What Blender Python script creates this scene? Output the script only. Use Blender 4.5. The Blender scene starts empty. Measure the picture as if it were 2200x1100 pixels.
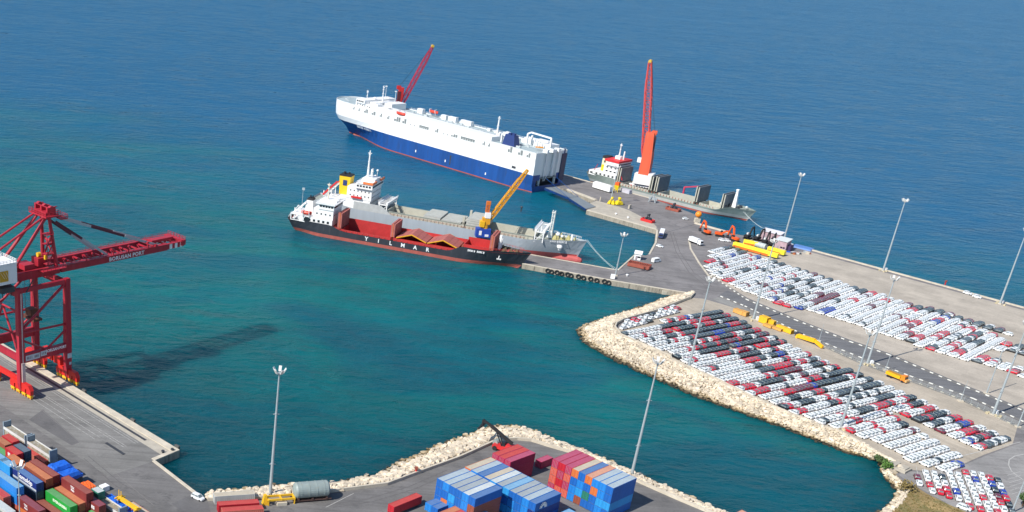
import bpy, math, random
from mathutils import Vector, Matrix
random.seed(7)
R = math.radians
SC = bpy.context.scene
COL = SC.collection
# ------------------------------------------------------------------ camera, sky, sun, exposure
F_PX, PITCH, ROLL, PPX, PPY, CAM_H = 2387.72, 0.4470, -0.0803, 610.66, 917.12, 163.68
SUN_AZ, SUN_EL = 215.8, 43.0            # where the sun stands (measured from +X), degrees
EXPOSURE = 0.30
_ct, _st = math.cos(PITCH), math.sin(PITCH)
_c, _s = math.cos(ROLL), math.sin(ROLL)
_right, _down, _fwd = Vector((1, 0, 0)), Vector((0, -_st, -_ct)), Vector((0, _ct, -_st))
CR, CD = _c * _right + _s * _down, -_s * _right + _c * _down
cam = bpy.data.cameras.new('camera')
cam.sensor_width = 36.0
cam.lens = F_PX / 2200 * 36.0
cam.shift_x = (1100 - PPX) / 2200
cam.shift_y = (PPY - 550) / 2200
cam.clip_start, cam.clip_end = 1.0, 40000.0
cam_o = bpy.data.objects.new('camera', cam)
COL.objects.link(cam_o)
cam_o.matrix_world = Matrix(((CR.x, -CD.x, -_fwd.x, 0), (CR.y, -CD.y, -_fwd.y, 0), (CR.z, -CD.z, -_fwd.z, CAM_H), (0, 0, 0, 1)))
SC.camera = cam_o
w = bpy.data.worlds.new('World'); SC.world = w; w.use_nodes = True
nt = w.node_tree
sky = nt.nodes.new('ShaderNodeTexSky'); sky.sky_type = 'NISHITA'; sky.sun_disc = False
sky.sun_elevation = R(SUN_EL); sky.sun_rotation = R(90 - SUN_AZ)
sky.altitude = 50; sky.air_density = 1.0; sky.dust_density = 0.15; sky.ozone_density = 3.0
bg = nt.nodes['Background']; bg.inputs['Strength'].default_value = 0.11
nt.links.new(sky.outputs[0], bg.inputs[0])
sun = bpy.data.lights.new('sun', 'SUN'); sun.energy = 4.6; sun.angle = R(0.53); sun.color = (1.0, 0.95, 0.87)
sun_o = bpy.data.objects.new('sun', sun); COL.objects.link(sun_o)
_sd = Vector((math.cos(R(SUN_AZ)) * math.cos(R(SUN_EL)), math.sin(R(SUN_AZ)) * math.cos(R(SUN_EL)), math.sin(R(SUN_EL))))
sun_o.rotation_euler = (-_sd).to_track_quat('-Z', 'Y').to_euler()
SC.view_settings.view_transform = 'Standard'; SC.view_settings.look = 'None'
SC.view_settings.exposure = EXPOSURE; SC.view_settings.gamma = 1.0
SC.view_settings.use_curve_mapping = False


def G(u, v, z=0.0):
    """The survey: the point at height z that stands at this place of the port plan (the plan was traced from the picture)."""
    d = (u - PPX) * CR + (v - PPY) * CD + F_PX * _fwd
    t = (z - CAM_H) / d.z
    return Vector((d.x * t, d.y * t, z))


# ------------------------------------------------------------------ materials
_M = {}


def M(name, col, rough=0.5, metal=0.0, var=0.12, scale=0.4, stain=None, stain_at=0.62, bump=0.0, bscale=4.0, spec=0.5, vert=False):
    if name in _M:
        return _M[name]
    m = bpy.data.materials.new(name); m.use_nodes = True
    n, l = m.node_tree.nodes, m.node_tree.links
    p = n['Principled BSDF']
    p.inputs['Roughness'].default_value = rough; p.inputs['Metallic'].default_value = metal
    p.inputs['Specular IOR Level'].default_value = spec
    tc = n.new('ShaderNodeTexCoord')
    src = tc.outputs['Object']
    if vert:
        mp = n.new('ShaderNodeMapping'); mp.inputs['Scale'].default_value = (1, 1, 0.12)
        l.new(src, mp.inputs[0]); src = mp.outputs[0]
    nz = n.new('ShaderNodeTexNoise'); nz.inputs['Scale'].default_value = scale; nz.inputs['Detail'].default_value = 6
    nz.inputs['Roughness'].default_value = 0.65
    l.new(src, nz.inputs['Vector'])
    mr = n.new('ShaderNodeMapRange'); mr.inputs[1].default_value = 0.3; mr.inputs[2].default_value = 0.7
    mr.inputs[3].default_value = 1 - var; mr.inputs[4].default_value = 1 + var
    l.new(nz.outputs[0], mr.inputs[0])
    hs = n.new('ShaderNodeMix'); hs.data_type = 'RGBA'; hs.blend_type = 'MULTIPLY'; hs.inputs[0].default_value = 1
    hs.inputs[6].default_value = (*col, 1)
    l.new(mr.outputs[0], hs.inputs[7])
    out = hs.outputs[2]
    if stain:
        n2 = n.new('ShaderNodeTexNoise'); n2.inputs['Scale'].default_value = scale * 2.7; n2.inputs['Detail'].default_value = 8
        n2.inputs['Roughness'].default_value = 0.7
        l.new(src, n2.inputs['Vector'])
        m2 = n.new('ShaderNodeMapRange'); m2.inputs[1].default_value = stain_at - 0.04; m2.inputs[2].default_value = stain_at + 0.1
        l.new(n2.outputs[0], m2.inputs[0])
        x = n.new('ShaderNodeMix'); x.data_type = 'RGBA'
        l.new(m2.outputs[0], x.inputs[0]); l.new(out, x.inputs[6]); x.inputs[7].default_value = (*stain, 1)
        out = x.outputs[2]
    l.new(out, p.inputs['Base Color'])
    if bump:
        b = n.new('ShaderNodeBump'); b.inputs['Strength'].default_value = bump; b.inputs['Distance'].default_value = 0.1
        n3 = n.new('ShaderNodeTexNoise'); n3.inputs['Scale'].default_value = bscale; n3.inputs['Detail'].default_value = 5
        l.new(tc.outputs['Object'], n3.inputs['Vector']); l.new(n3.outputs[0], b.inputs['Height']); l.new(b.outputs[0], p.inputs['Normal'])
    _M[name] = m
    return m


RUST = (0.16, 0.06, 0.03)
WHITE = M('white_paint', (0.80, 0.80, 0.79), 0.45, var=0.05, scale=0.3, stain=(0.5, 0.45, 0.4), stain_at=0.74)
PURE = M('clean_white_paint', (0.86, 0.86, 0.85), 0.4, var=0.03)
LETTER = M('lettering_white', (0.85, 0.85, 0.85), 0.5, var=0.03)
CRANE = M('crane_red', (0.40, 0.018, 0.036), 0.5, var=0.2, scale=0.35, stain=(0.33, 0.07, 0.075), stain_at=0.6, vert=True)
CRANE2 = M('bogie_red', (0.62, 0.02, 0.015), 0.45, var=0.1)
ORANGE = M('crane_orange', (0.70, 0.105, 0.045), 0.5, var=0.14, scale=0.3, stain=(0.55, 0.14, 0.08), stain_at=0.6, vert=True)
JIB = M('jib_red', (0.62, 0.065, 0.05), 0.45, var=0.1)
YELLOW = M('machine_yellow', (0.80, 0.46, 0.02), 0.5, var=0.1, stain=RUST, stain_at=0.72)
BEAMY = M('beam_yellow', (0.90, 0.76, 0.04), 0.5, var=0.06)
AMBER = M('jib_amber', (0.72, 0.34, 0.02), 0.5, var=0.1, stain=RUST, stain_at=0.68)
EXC = M('excavator_orange', (0.80, 0.11, 0.015), 0.45, var=0.08)
BLACK = M('black_rubber', (0.018, 0.018, 0.02), 0.75, var=0.2)
DARK = M('dark_steel', (0.045, 0.048, 0.055), 0.55, var=0.2)
GLASS = M('dark_glass', (0.02, 0.026, 0.032), 0.12, var=0.1)
STEEL = M('galvanised_steel', (0.40, 0.45, 0.47), 0.5, metal=0.2, var=0.1, scale=1.0)
LAMP = M('lamp_housing', (0.62, 0.62, 0.60), 0.4, var=0.06)
CONC = M('concrete', (0.43, 0.39, 0.32), 0.9, var=0.16, scale=0.25, stain=(0.24, 0.21, 0.17), stain_at=0.64)
CONC_L = M('pale_concrete', (0.56, 0.50, 0.40), 0.9, var=0.16, scale=0.3, stain=(0.34, 0.29, 0.22), stain_at=0.62)
WALLC = M('quay_wall_concrete', (0.33, 0.29, 0.23), 0.9, var=0.22, scale=0.35, stain=(0.10, 0.085, 0.07), stain_at=0.56, vert=True)
NAVY = M('navy_blue', (0.022, 0.045, 0.17), 0.45, var=0.1)
REDP = M('red_paint', (0.62, 0.03, 0.03), 0.45, var=0.12)
RUSTY = M('rusty_brown', (0.33, 0.085, 0.055), 0.7, var=0.25, scale=0.8, stain=(0.14, 0.05, 0.035), stain_at=0.58)
TARP = M('blue_tarpaulin', (0.015, 0.13, 0.62), 0.4, var=0.12, scale=0.8, bump=0.5, bscale=1.2)
TARPO = M('orange_tarpaulin', (0.85, 0.14, 0.02), 0.45, var=0.12, bump=0.5, bscale=1.2)
ROPE = M('mooring_rope', (0.55, 0.60, 0.58), 0.8, var=0.1)


# ------------------------------------------------------------------ mesh builder
class MB:
    def __init__(s):
        s.v, s.f, s.m = [], [], []

    def add(s, vs, fs, m=0):
        o = len(s.v)
        s.v += [tuple(v) for v in vs]
        s.f += [tuple(i + o for i in f) for f in fs]
        s.m += [m] * len(fs)
        return s

    def box(s, x0, x1, y0, y1, z0, z1, m=0):
        return s.add([(x0, y0, z0), (x1, y0, z0), (x1, y1, z0), (x0, y1, z0), (x0, y0, z1), (x1, y0, z1), (x1, y1, z1), (x0, y1, z1)],
                     [(0, 3, 2, 1), (4, 5, 6, 7), (0, 1, 5, 4), (1, 2, 6, 5), (2, 3, 7, 6), (3, 0, 4, 7)], m)

    def frustum(s, x0, x1, y0, y1, z0, X0, X1, Y0, Y1, z1, m=0, mtop=None):
        fs = [(0, 3, 2, 1), (4, 5, 6, 7), (0, 1, 5, 4), (1, 2, 6, 5), (2, 3, 7, 6), (3, 0, 4, 7)]
        s.add([(x0, y0, z0), (x1, y0, z0), (x1, y1, z0), (x0, y1, z0), (X0, Y0, z1), (X1, Y0, z1), (X1, Y1, z1), (X0, Y1, z1)], fs, m)
        if mtop is not None:
            s.m[-5] = mtop
        return s

    def bar(s, p, q, wd, ht=None, m=0, up=(0, 0, 1)):
        p, q = Vector(p), Vector(q); ht = wd if ht is None else ht
        d = q - p
        if d.length < 1e-6:
            return s
        d.normalize(); u = Vector(up)
        if abs(d.dot(u)) > 0.98:
            u = Vector((1, 0, 0))
        a = d.cross(u).normalized(); b = a.cross(d).normalized()
        vs = []
        for c in (p, q):
            for i, j in ((-1, -1), (1, -1), (1, 1), (-1, 1)):
                vs.append(c + a * (i * wd / 2) + b * (j * ht / 2))
        return s.add(vs, [(3, 2, 1, 0), (4, 5, 6, 7), (0, 1, 5, 4), (1, 2, 6, 5), (2, 3, 7, 6), (3, 0, 4, 7)], m)

    def tube(s, p, q, r0, r1=None, n=8, m=0, cap=True):
        p, q = Vector(p), Vector(q); r1 = r0 if r1 is None else r1
        d = (q - p).normalized(); u = Vector((0, 0, 1)) if abs(d.z) < 0.95 else Vector((1, 0, 0))
        a = d.cross(u).normalized(); b = a.cross(d)
        vs = []
        for c, r in ((p, r0), (q, r1)):
            for k in range(n):
                t = 2 * math.pi * k / n
                vs.append(c + a * (r * math.cos(t)) + b * (r * math.sin(t)))
        fs = [(k, (k + 1) % n, n + (k + 1) % n, n + k) for k in range(n)]
        if cap:
            fs += [tuple(range(n - 1, -1, -1)), tuple(range(n, 2 * n))]
        return s.add(vs, fs, m)

    def prism(s, poly, z0, z1, m=0, mside=None, bottom=True):
        n = len(poly)
        ar = sum(poly[i][0] * poly[(i + 1) % n][1] - poly[(i + 1) % n][0] * poly[i][1] for i in range(n))
        if ar < 0:
            poly = list(reversed(poly))
        vs = [(x[0], x[1], z0) for x in poly] + [(x[0], x[1], z1) for x in poly]
        s.add(vs, [tuple(range(n, 2 * n))], m)
        o = len(s.v) - 2 * n
        fs = [(o + k, o + (k + 1) % n, o + n + (k + 1) % n, o + n + k) for k in range(n)]
        if bottom:
            fs.append(tuple(o + k for k in range(n - 1, -1, -1)))
        s.f += fs; s.m += [m if mside is None else mside] * len(fs)
        return s

    def loft(s, rings, m=0, cap0=True, cap1=True, closed=True):
        n = len(rings[0]); o = len(s.v)
        for r in rings:
            s.v += [tuple(p) for p in r]
        for i in range(len(rings) - 1):
            for k in range(n if closed else n - 1):
                a, b = o + i * n + k, o + i * n + (k + 1) % n
                s.f.append((a, b, b + n, a + n)); s.m.append(m[k] if isinstance(m, (list, tuple)) else m)
        mm = m[0] if isinstance(m, (list, tuple)) else m
        if cap0:
            s.f.append(tuple(o + k for k in range(n - 1, -1, -1))); s.m.append(mm)
        if cap1:
            e = o + (len(rings) - 1) * n
            s.f.append(tuple(e + k for k in range(n))); s.m.append(mm)
        return s

    def ball(s, c, r, n=8, k=5, m=0, sz=1.0):
        rings = []
        for i in range(1, k):
            t = math.pi * i / k
            rings.append([(c[0] + r * math.sin(t) * math.cos(2 * math.pi * j / n), c[1] + r * math.sin(t) * math.sin(2 * math.pi * j / n), c[2] - r * sz * math.cos(t)) for j in range(n)])
        return s.loft(rings, m)

    def truss(s, p, q, wd, ht, n, r, rb, m=0, taper=(1, 1), up=(0, 0, 1)):
        """square lattice girder between p and q"""
        p, q = Vector(p), Vector(q); d = (q - p).normalized(); u = Vector(up)
        a = d.cross(u).normalized(); b = a.cross(d).normalized()
        cs = []
        for i in range(n + 1):
            t = i / n; e0, e1 = taper
            f = 1.0
            if t < 0.08 * 1.0:
                f = e0 + (1 - e0) * t / 0.08
            if t > 0.75:
                f = 1 + (e1 - 1) * (t - 0.75) / 0.25
            c = p + (q - p) * t
            cs.append([c + a * (x * wd / 2 * f) + b * (y * ht / 2 * f) for x, y in ((-1, -1), (1, -1), (1, 1), (-1, 1))])
        for i in range(n):
            for k in range(4):
                s.bar(cs[i][k], cs[i + 1][k], r, m=m)
                k2 = (k + 1) % 4
                s.bar(cs[i][k], cs[i + 1][k2], rb, m=m) if i % 2 else s.bar(cs[i][k2], cs[i + 1][k], rb, m=m)
                s.bar(cs[i][k], cs[i][k2], rb, m=m)
        return s

    def mesh(s, name, mats):
        me = bpy.data.meshes.new(name)
        me.from_pydata(s.v, [], s.f)
        for x in (mats if isinstance(mats, (list, tuple)) else [mats]):
            me.materials.append(x)
        if any(s.m):
            me.polygons.foreach_set('material_index', s.m)
        me.update()
        return me

    def build(s, name, mats, parent=None, **kw):
        return place(name, s.mesh(name, mats), parent, **kw)


def place(name, me, parent=None, loc=None, rot=0.0, label=None, cat=None, group=None, kind=None):
    o = bpy.data.objects.new(name, me); COL.objects.link(o)
    if parent is not None:
        o.parent = parent
    if loc is not None:
        o.location = loc
    if rot:
        o.rotation_euler = (0, 0, rot)
    return tag(o, label, cat, group, kind)


def tag(o, label=None, cat=None, group=None, kind=None):
    if label: o['label'] = label
    if cat: o['category'] = cat
    if group: o['group'] = group
    if kind: o['kind'] = kind
    return o


def thing(name, label, cat, loc=(0, 0, 0), rot=0.0, group=None):
    return place(name, None, None, loc, rot, label, cat, group)


def copy_tree(o, parent=None, loc=None, rot=None, label=None):
    c = o.copy(); COL.objects.link(c)
    if parent is not None: c.parent = parent
    if loc is not None: c.location = loc
    if rot is not None: c.rotation_euler = (0, 0, rot)
    if label: c['label'] = label
    for ch in KIDS.get(o.name, []) or o.children:
        copy_tree(ch, c)
    return c


KIDS = {}


def text_mesh(name, body, size, mat, parent, loc, rot, depth=0.03, sx=1.0, gap=1.0, bold=0.0):
    cu = bpy.data.curves.new(name, 'FONT'); cu.body = body; cu.size = size; cu.extrude = depth; cu.offset = bold
    cu.align_x = 'CENTER'; cu.align_y = 'CENTER'; cu.space_character = gap; cu.resolution_u = 2
    t = bpy.data.objects.new('tmp', cu); COL.objects.link(t)
    me = bpy.data.meshes.new_from_object(t.evaluated_get(bpy.context.evaluated_depsgraph_get()))
    bpy.data.objects.remove(t); bpy.data.curves.remove(cu)
    me.materials.clear(); me.materials.append(mat); me.name = name
    o = place(name, me, parent, loc); o.rotation_euler = rot; o.scale = (sx, 1, 1)
    return o


ORD = ['', 'first', 'second', 'third', 'fourth', 'fifth', 'sixth', 'seventh', 'eighth', 'ninth', 'tenth', 'eleventh', 'twelfth', 'thirteenth',
       'fourteenth', 'fifteenth', 'sixteenth', 'seventeenth', 'eighteenth', 'nineteenth']


def nth(i):
    if i < 20: return ORD[i]
    t = ['twent', 'thirt', 'fort', 'fift', 'sixt'][i // 10 - 2]
    return t + 'ieth' if i % 10 == 0 else t + 'y-' + ORD[i % 10]


def offset_line(pts, d):
    """polyline pushed sideways (left of travel positive)"""
    out = []
    for i, p in enumerate(pts):
        a = Vector(pts[max(i - 1, 0)][:2]); b = Vector(pts[min(i + 1, len(pts) - 1)][:2])
        t = (b - a).normalized(); out.append(Vector((p[0] - t.y * d, p[1] + t.x * d, p[2] if len(p) > 2 else 0)))
    return out


def ribbon(mb, pts, wd, z0, z1, m=0):
    """a low wall or kerb of rectangular section along a polyline; wd to the left of travel"""
    o = offset_line(pts, wd)
    rings = [[(a[0], a[1], z0), (b[0], b[1], z0), (b[0], b[1], z1), (a[0], a[1], z1)] for a, b in zip(pts, o)]
    return mb.loft(rings, m)


def sheet(name, px, z, mat, kind='structure'):
    pts = [G(*p) if not isinstance(p, Vector) else p for p in px]
    n = len(pts)
    ar = sum(pts[i][0] * pts[(i + 1) % n][1] - pts[(i + 1) % n][0] * pts[i][1] for i in range(n))
    if ar < 0: pts.reverse()
    mb = MB().add([(p.x, p.y, z) for p in pts], [tuple(range(n))])
    return mb.build(name, mat, kind=kind)


SEA = -2.5
# ------------------------------------------------------------------ sea
def sea_material():
    m = bpy.data.materials.new('sea_water'); m.use_nodes = True
    n, l = m.node_tree.nodes, m.node_tree.links
    p = n['Principled BSDF']
    p.inputs['IOR'].default_value = 1.33
    p.inputs['Roughness'].default_value = 0.34
    p.inputs['Specular IOR Level'].default_value = 0.2
    p.subsurface_method = 'BURLEY'; p.inputs['Subsurface Weight'].default_value = 0.85
    p.inputs['Subsurface Radius'].default_value = (0.6, 1.0, 1.0); p.inputs['Subsurface Scale'].default_value = 26.0
    g = n.new('ShaderNodeNewGeometry')

    def noise(scale, detail, rot=0.0, sx=1.0, sy=1.0, rough=0.55, dist=0.0):
        mp = n.new('ShaderNodeMapping'); mp.inputs['Rotation'].default_value = (0, 0, R(rot)); mp.inputs['Scale'].default_value = (sx, sy, 1)
        l.new(g.outputs['Position'], mp.inputs[0])
        z = n.new('ShaderNodeTexNoise'); z.inputs['Scale'].default_value = scale; z.inputs['Detail'].default_value = detail
        z.inputs['Roughness'].default_value = rough; z.inputs['Distortion'].default_value = dist
        l.new(mp.outputs[0], z.inputs['Vector'])
        return z.outputs[0]

    def math_(op, a, b):
        x = n.new('ShaderNodeMath'); x.operation = op
        for i, v in enumerate((a, b)):
            if isinstance(v, (int, float)): x.inputs[i].default_value = v
            else: l.new(v, x.inputs[i])
        return x.outputs[0]

    def rng(v, a, b, c, d, smooth=True):
        x = n.new('ShaderNodeMapRange'); x.interpolation_type = 'SMOOTHSTEP' if smooth else 'LINEAR'
        for i, k in enumerate((a, b, c, d)): x.inputs[i + 1].default_value = k
        l.new(v, x.inputs[0]); return x.outputs[0]

    def mix(f, a, b):
        x = n.new('ShaderNodeMix'); x.data_type = 'RGBA'
        l.new(f, x.inputs[0])
        for i, v in ((6, a), (7, b)):
            if isinstance(v, tuple): x.inputs[i].default_value = (*v, 1)
            else: l.new(v, x.inputs[i])
        return x.outputs[2]
    # water body: deep blue offshore, silty green over the shallow basin between the quays, dark patches of weed
    sp = n.new('ShaderNodeSeparateXYZ'); l.new(g.outputs['Position'], sp.inputs[0])
    depth = math_('ADD', sp.outputs[1], math_('MULTIPLY', sp.outputs[0], 0.35))
    big = noise(0.006, 4, 20, 1, 1.6, 0.6, 0.6)
    off = rng(math_('ADD', depth, math_('MULTIPLY', big, 320)), 640, 1120, 0, 1)
    shallow = noise(0.011, 4, 15, 0.8, 1.5, 0.55, 0.8)
    col = mix(rng(shallow, 0.36, 0.62, 0, 1), SEA_DARK, SEA_GREEN)
    near = rng(math_('ADD', depth, math_('MULTIPLY', shallow, 60)), 300, 520, 0, 1)
    col = mix(near, SEA_NEAR, col)
    col = mix(off, col, SEA_BLUE)
    weed = rng(noise(0.02, 5, 30, 0.7, 1.4, 0.6, 0.5), 0.60, 0.78, 0, 0.3)
    col = mix(math_('MULTIPLY', weed, math_('SUBTRACT', 1.0, off)), col, SEA_WEED)
    # a little foam where crests break
    foam = rng(noise(0.09, 8, 20, 0.6, 2.2, 0.72, 0.3), 0.742, 0.77, 0, 0.8)
    col = mix(foam, col, (0.55, 0.62, 0.64))
    # streaks: wave light and dark painted into the colour; roughness follows the same bands
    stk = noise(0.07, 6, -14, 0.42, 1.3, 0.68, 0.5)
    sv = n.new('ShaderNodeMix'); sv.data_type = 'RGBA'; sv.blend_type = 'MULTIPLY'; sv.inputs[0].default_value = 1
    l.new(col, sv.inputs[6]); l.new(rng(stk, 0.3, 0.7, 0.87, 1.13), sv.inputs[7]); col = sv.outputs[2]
    l.new(rng(stk, 0.3, 0.7, 0.27, 0.42), p.inputs['Roughness'])
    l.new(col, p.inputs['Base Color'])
    # wind waves of several lengths
    h = math_('MULTIPLY', noise(0.12, 4, -16, 0.6, 1.4, 0.55, 0.6), 3.2)
    h = math_('ADD', h, math_('MULTIPLY', noise(0.34, 4, -10, 0.5, 1.3, 0.55, 0.5), 1.1))
    h = math_('ADD', h, math_('MULTIPLY', noise(1.1, 3, -24, 0.6, 1.2, 0.6, 0.2), 0.28))
    gust = rng(noise(0.008, 4, 25, 0.6, 2.0, 0.6, 0.4), 0.3, 0.7, 0.75, 1.15)
    b = n.new('ShaderNodeBump'); b.inputs['Strength'].default_value = 1.0; b.inputs['Distance'].default_value = WAVE
    l.new(math_('MULTIPLY', h, gust), b.inputs['Height'])
    l.new(b.outputs[0], p.inputs['Normal'])
    return m


SEA_DARK, SEA_GREEN, SEA_NEAR = (0.001, 0.100, 0.138), (0.001, 0.140, 0.146), (0.001, 0.066, 0.092)
SEA_BLUE, SEA_WEED, WAVE = (0.001, 0.100, 0.218), (0.001, 0.045, 0.080), 1.35
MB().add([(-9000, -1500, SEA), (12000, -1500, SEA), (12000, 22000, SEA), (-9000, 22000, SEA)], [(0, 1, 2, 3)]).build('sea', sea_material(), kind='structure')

# ------------------------------------------------------------------ ground
def ground_material(name, col, col2, patch, seams=None, streak=None, var=0.2):
    m = M(name, col, 0.9, var=var, scale=0.06, stain=col2, stain_at=patch, bump=0.3, bscale=2.0)
    n, l = m.node_tree.nodes, m.node_tree.links
    p = n['Principled BSDF']; src = p.inputs['Base Color'].links[0].from_socket
    tc = [x for x in n if x.bl_idname == 'ShaderNodeTexCoord'][0]
    z = n.new('ShaderNodeTexNoise'); z.inputs['Scale'].default_value = 1.3; z.inputs['Detail'].default_value = 8; z.inputs['Roughness'].default_value = 0.75
    l.new(tc.outputs['Object'], z.inputs['Vector'])
    mr = n.new('ShaderNodeMapRange'); mr.inputs[1].default_value = 0.3; mr.inputs[2].default_value = 0.7; mr.inputs[3].default_value = 0.86; mr.inputs[4].default_value = 1.13
    l.new(z.outputs[0], mr.inputs[0])
    x = n.new('ShaderNodeMix'); x.data_type = 'RGBA'; x.blend_type = 'MULTIPLY'; x.inputs[0].default_value = 1
    l.new(src, x.inputs[6]); l.new(mr.outputs[0], x.inputs[7]); out = x.outputs[2]
    if seams:                                   # paving laid in strips: rot, strip width, darkness
        rot, wd, dk = seams
        mp = n.new('ShaderNodeMapping'); mp.inputs['Rotation'].default_value = (0, 0, R(-rot)); l.new(tc.outputs['Object'], mp.inputs[0])
        s2 = n.new('ShaderNodeTexBrick'); s2.inputs['Scale'].default_value = 1.0; s2.inputs['Brick Width'].default_value = wd * 4; s2.inputs['Row Height'].default_value = wd
        s2.inputs['Mortar Size'].default_value = 0.09; s2.inputs['Mortar Smooth'].default_value = 0.6; s2.inputs['Bias'].default_value = 0
        s2.inputs['Color1'].default_value = (1.06, 1.06, 1.06, 1); s2.inputs['Color2'].default_value = (0.92, 0.92, 0.92, 1); s2.inputs['Mortar'].default_value = (dk, dk, dk, 1)
        l.new(mp.outputs[0], s2.inputs['Vector'])
        y = n.new('ShaderNodeMix'); y.data_type = 'RGBA'; y.blend_type = 'MULTIPLY'; y.inputs[0].default_value = 1
        l.new(out, y.inputs[6]); l.new(s2.outputs[0], y.inputs[7]); out = y.outputs[2]
    if streak:                                  # wheel marks along one direction
        rot, a, b = streak
        mp = n.new('ShaderNodeMapping'); mp.inputs['Rotation'].default_value = (0, 0, R(-rot)); mp.inputs['Scale'].default_value = (0.012, 0.55, 1)
        l.new(tc.outputs['Object'], mp.inputs[0])
        z2 = n.new('ShaderNodeTexNoise'); z2.inputs['Scale'].default_value = 1; z2.inputs['Detail'].default_value = 6; z2.inputs['Roughness'].default_value = 0.7
        l.new(mp.outputs[0], z2.inputs['Vector'])
        r2 = n.new('ShaderNodeMapRange'); r2.inputs[1].default_value = 0.35; r2.inputs[2].default_value = 0.68; r2.inputs[3].default_value = a; r2.inputs[4].default_value = b
        l.new(z2.outputs[0], r2.inputs[0])
        y = n.new('ShaderNodeMix'); y.data_type = 'RGBA'; y.blend_type = 'MULTIPLY'; y.inputs[0].default_value = 1
        l.new(out, y.inputs[6]); l.new(r2.outputs[0], y.inputs[7]); out = y.outputs[2]
    l.new(out, p.inputs['Base Color'])
    return m


YARD = ground_material('yard_asphalt', (0.160, 0.154, 0.150), (0.105, 0.102, 0.102), 0.58, streak=(-44, 0.82, 1.16), var=0.24)
QUAYP = ground_material('quay_paving', (0.20, 0.195, 0.185), (0.15, 0.148, 0.142), 0.6, streak=(-45, 0.80, 1.22))
PORT = ground_material('port_asphalt', (0.205, 0.193, 0.190), (0.145, 0.138, 0.138), 0.56, streak=(-70, 0.84, 1.14), var=0.26)
ROADA = ground_material('road_asphalt', (0.145, 0.145, 0.150), (0.17, 0.168, 0.17), 0.62, streak=(-59, 0.8, 1.2))
STRIP = ground_material('verge_concrete', (0.24, 0.235, 0.22), (0.18, 0.18, 0.17), 0.6, streak=(-60, 0.85, 1.15))
LOT = ground_material('beige_block_paving', (0.42, 0.365, 0.29), (0.34, 0.295, 0.24), 0.62, seams=(-58, 1.9, 0.82))
LOT2 = ground_material('beige_concrete_paving', (0.43, 0.38, 0.315), (0.35, 0.31, 0.265), 0.6, seams=(-46, 3.4, 0.86))
DRYG = ground_material('dry_grass_ground', (0.30, 0.215, 0.095), (0.15, 0.145, 0.05), 0.52, var=0.35)
DRIVE = ground_material('patched_asphalt', (0.275, 0.265, 0.255), (0.21, 0.20, 0.195), 0.56, streak=(-20, 0.86, 1.12))
PATCH = ground_material('new_asphalt', (0.130, 0.126, 0.126), (0.10, 0.098, 0.10), 0.58)

U45 = Vector((math.cos(R(-44.9)), math.sin(R(-44.9)), 0))
q_tip, q_in, q_end = G(386, 968), G(333, 990), G(424, 1060)
q_start = q_tip - U45 * 330
rev1_in = [G(*p) for p in ((424, 1060), (446, 1074), (600, 1069), (720, 1055), (830, 1041), (905, 1013), (985, 984), (1058, 951), (1078, 946), (1110, 944), (1142, 947), (1180, 959), (1236, 975), (1300, 1003), (1376, 1037), (1450, 1070), (1545, 1110), (1700, 1190))]
rev1_out = [G(p[0], p[1], SEA) for p in ((428, 1060), (452, 1062), (590, 1046), (705, 1043), (800, 1024), (890, 983), (960, 952), (1042, 922), (1078, 916), (1106, 917), (1150, 928), (1196, 950), (1248, 969), (1312, 995), (1388, 1030), (1466, 1066), (1562, 1108), (1715, 1185))]
yard_poly = [q_start, q_tip, q_in] + rev1_in + [Vector((420, 120, 0)), Vector((420, -120, 0)), Vector((-500, -120, 0)), q_start + Vector((-260, -260, 0))]
MB().prism(yard_poly, -7, 0, 0, 1).build('container_yard_ground', [YARD, WALLC], kind='structure')
# the crane quay: paler paving along the water, cap beam
sheet('quay_paving', [q_start, q_tip, q_in, q_in + (q_start - q_in).normalized() * 0 + Vector((-12, -12, 0)) * 1.05, q_start + Vector((-21, -21, 0))], 0.02, QUAYP)

rev2_in = [G(*p) for p in ((1491, 634), (1484, 642), (1405, 672), (1340, 690), (1325, 698), (1322, 706), (1334, 722), (1440, 768), (1444, 776), (1482, 793), (1540, 818), (1620, 858), (1700, 893), (1748, 911), (1768, 920), (1800, 929), (1862, 962), (1915, 995), (1940, 1012))]
rev2_out = [G(p[0], p[1], SEA) for p in ((1470, 630), (1440, 637), (1380, 660), (1310, 681), (1255, 700), (1241, 711), (1252, 735), (1320, 775), (1345, 786), (1400, 812), (1470, 842), (1545, 871), (1620, 897), (1680, 918), (1712, 932), (1760, 950), (1815, 972), (1862, 984), (1886, 990))]
shore_in = [G(*p) for p in ((1940, 1012), (1905, 1008), (1922, 1024), (1945, 1042), (1951, 1055), (1938, 1080), (1905, 1108), (1880, 1122))]
shore_out = [G(p[0], p[1], SEA) for p in ((1886, 990), (1893, 1010), (1902, 1028), (1918, 1045), (1930, 1058), (1918, 1080), (1888, 1104), (1866, 1120))]
land = rev2_in + [G(*p) for p in ((1925, 1018), (1946, 1040), (1952, 1058), (1930, 1090), (1890, 1120), (1840, 1250))] + \
    [Vector((330, 60, 0)), Vector((900, 60, 0)), Vector((900, 200, 0))] + [G(2600, 772), G(2200, 661), G(1740, 536), G(1650, 516), G(1566, 500), G(1494, 480), G(1499, 470), G(1495, 461), G(1408, 429), G(1258, 388), G(1207, 374)]
HD = Vector((math.cos(R(131.1)), math.sin(R(131.1)), 0)); RT = Vector((HD.y, -HD.x, 0))
pier0 = G(1217, 408)
land += [G(1207, 374) + HD * 178, G(1207, 374) + HD * 178 - RT * 16, Vector((178.5, 752.5, 0)) + HD * 165 + RT * 1.5, pier0 + RT * 1.0 + HD * 8, pier0]
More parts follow.
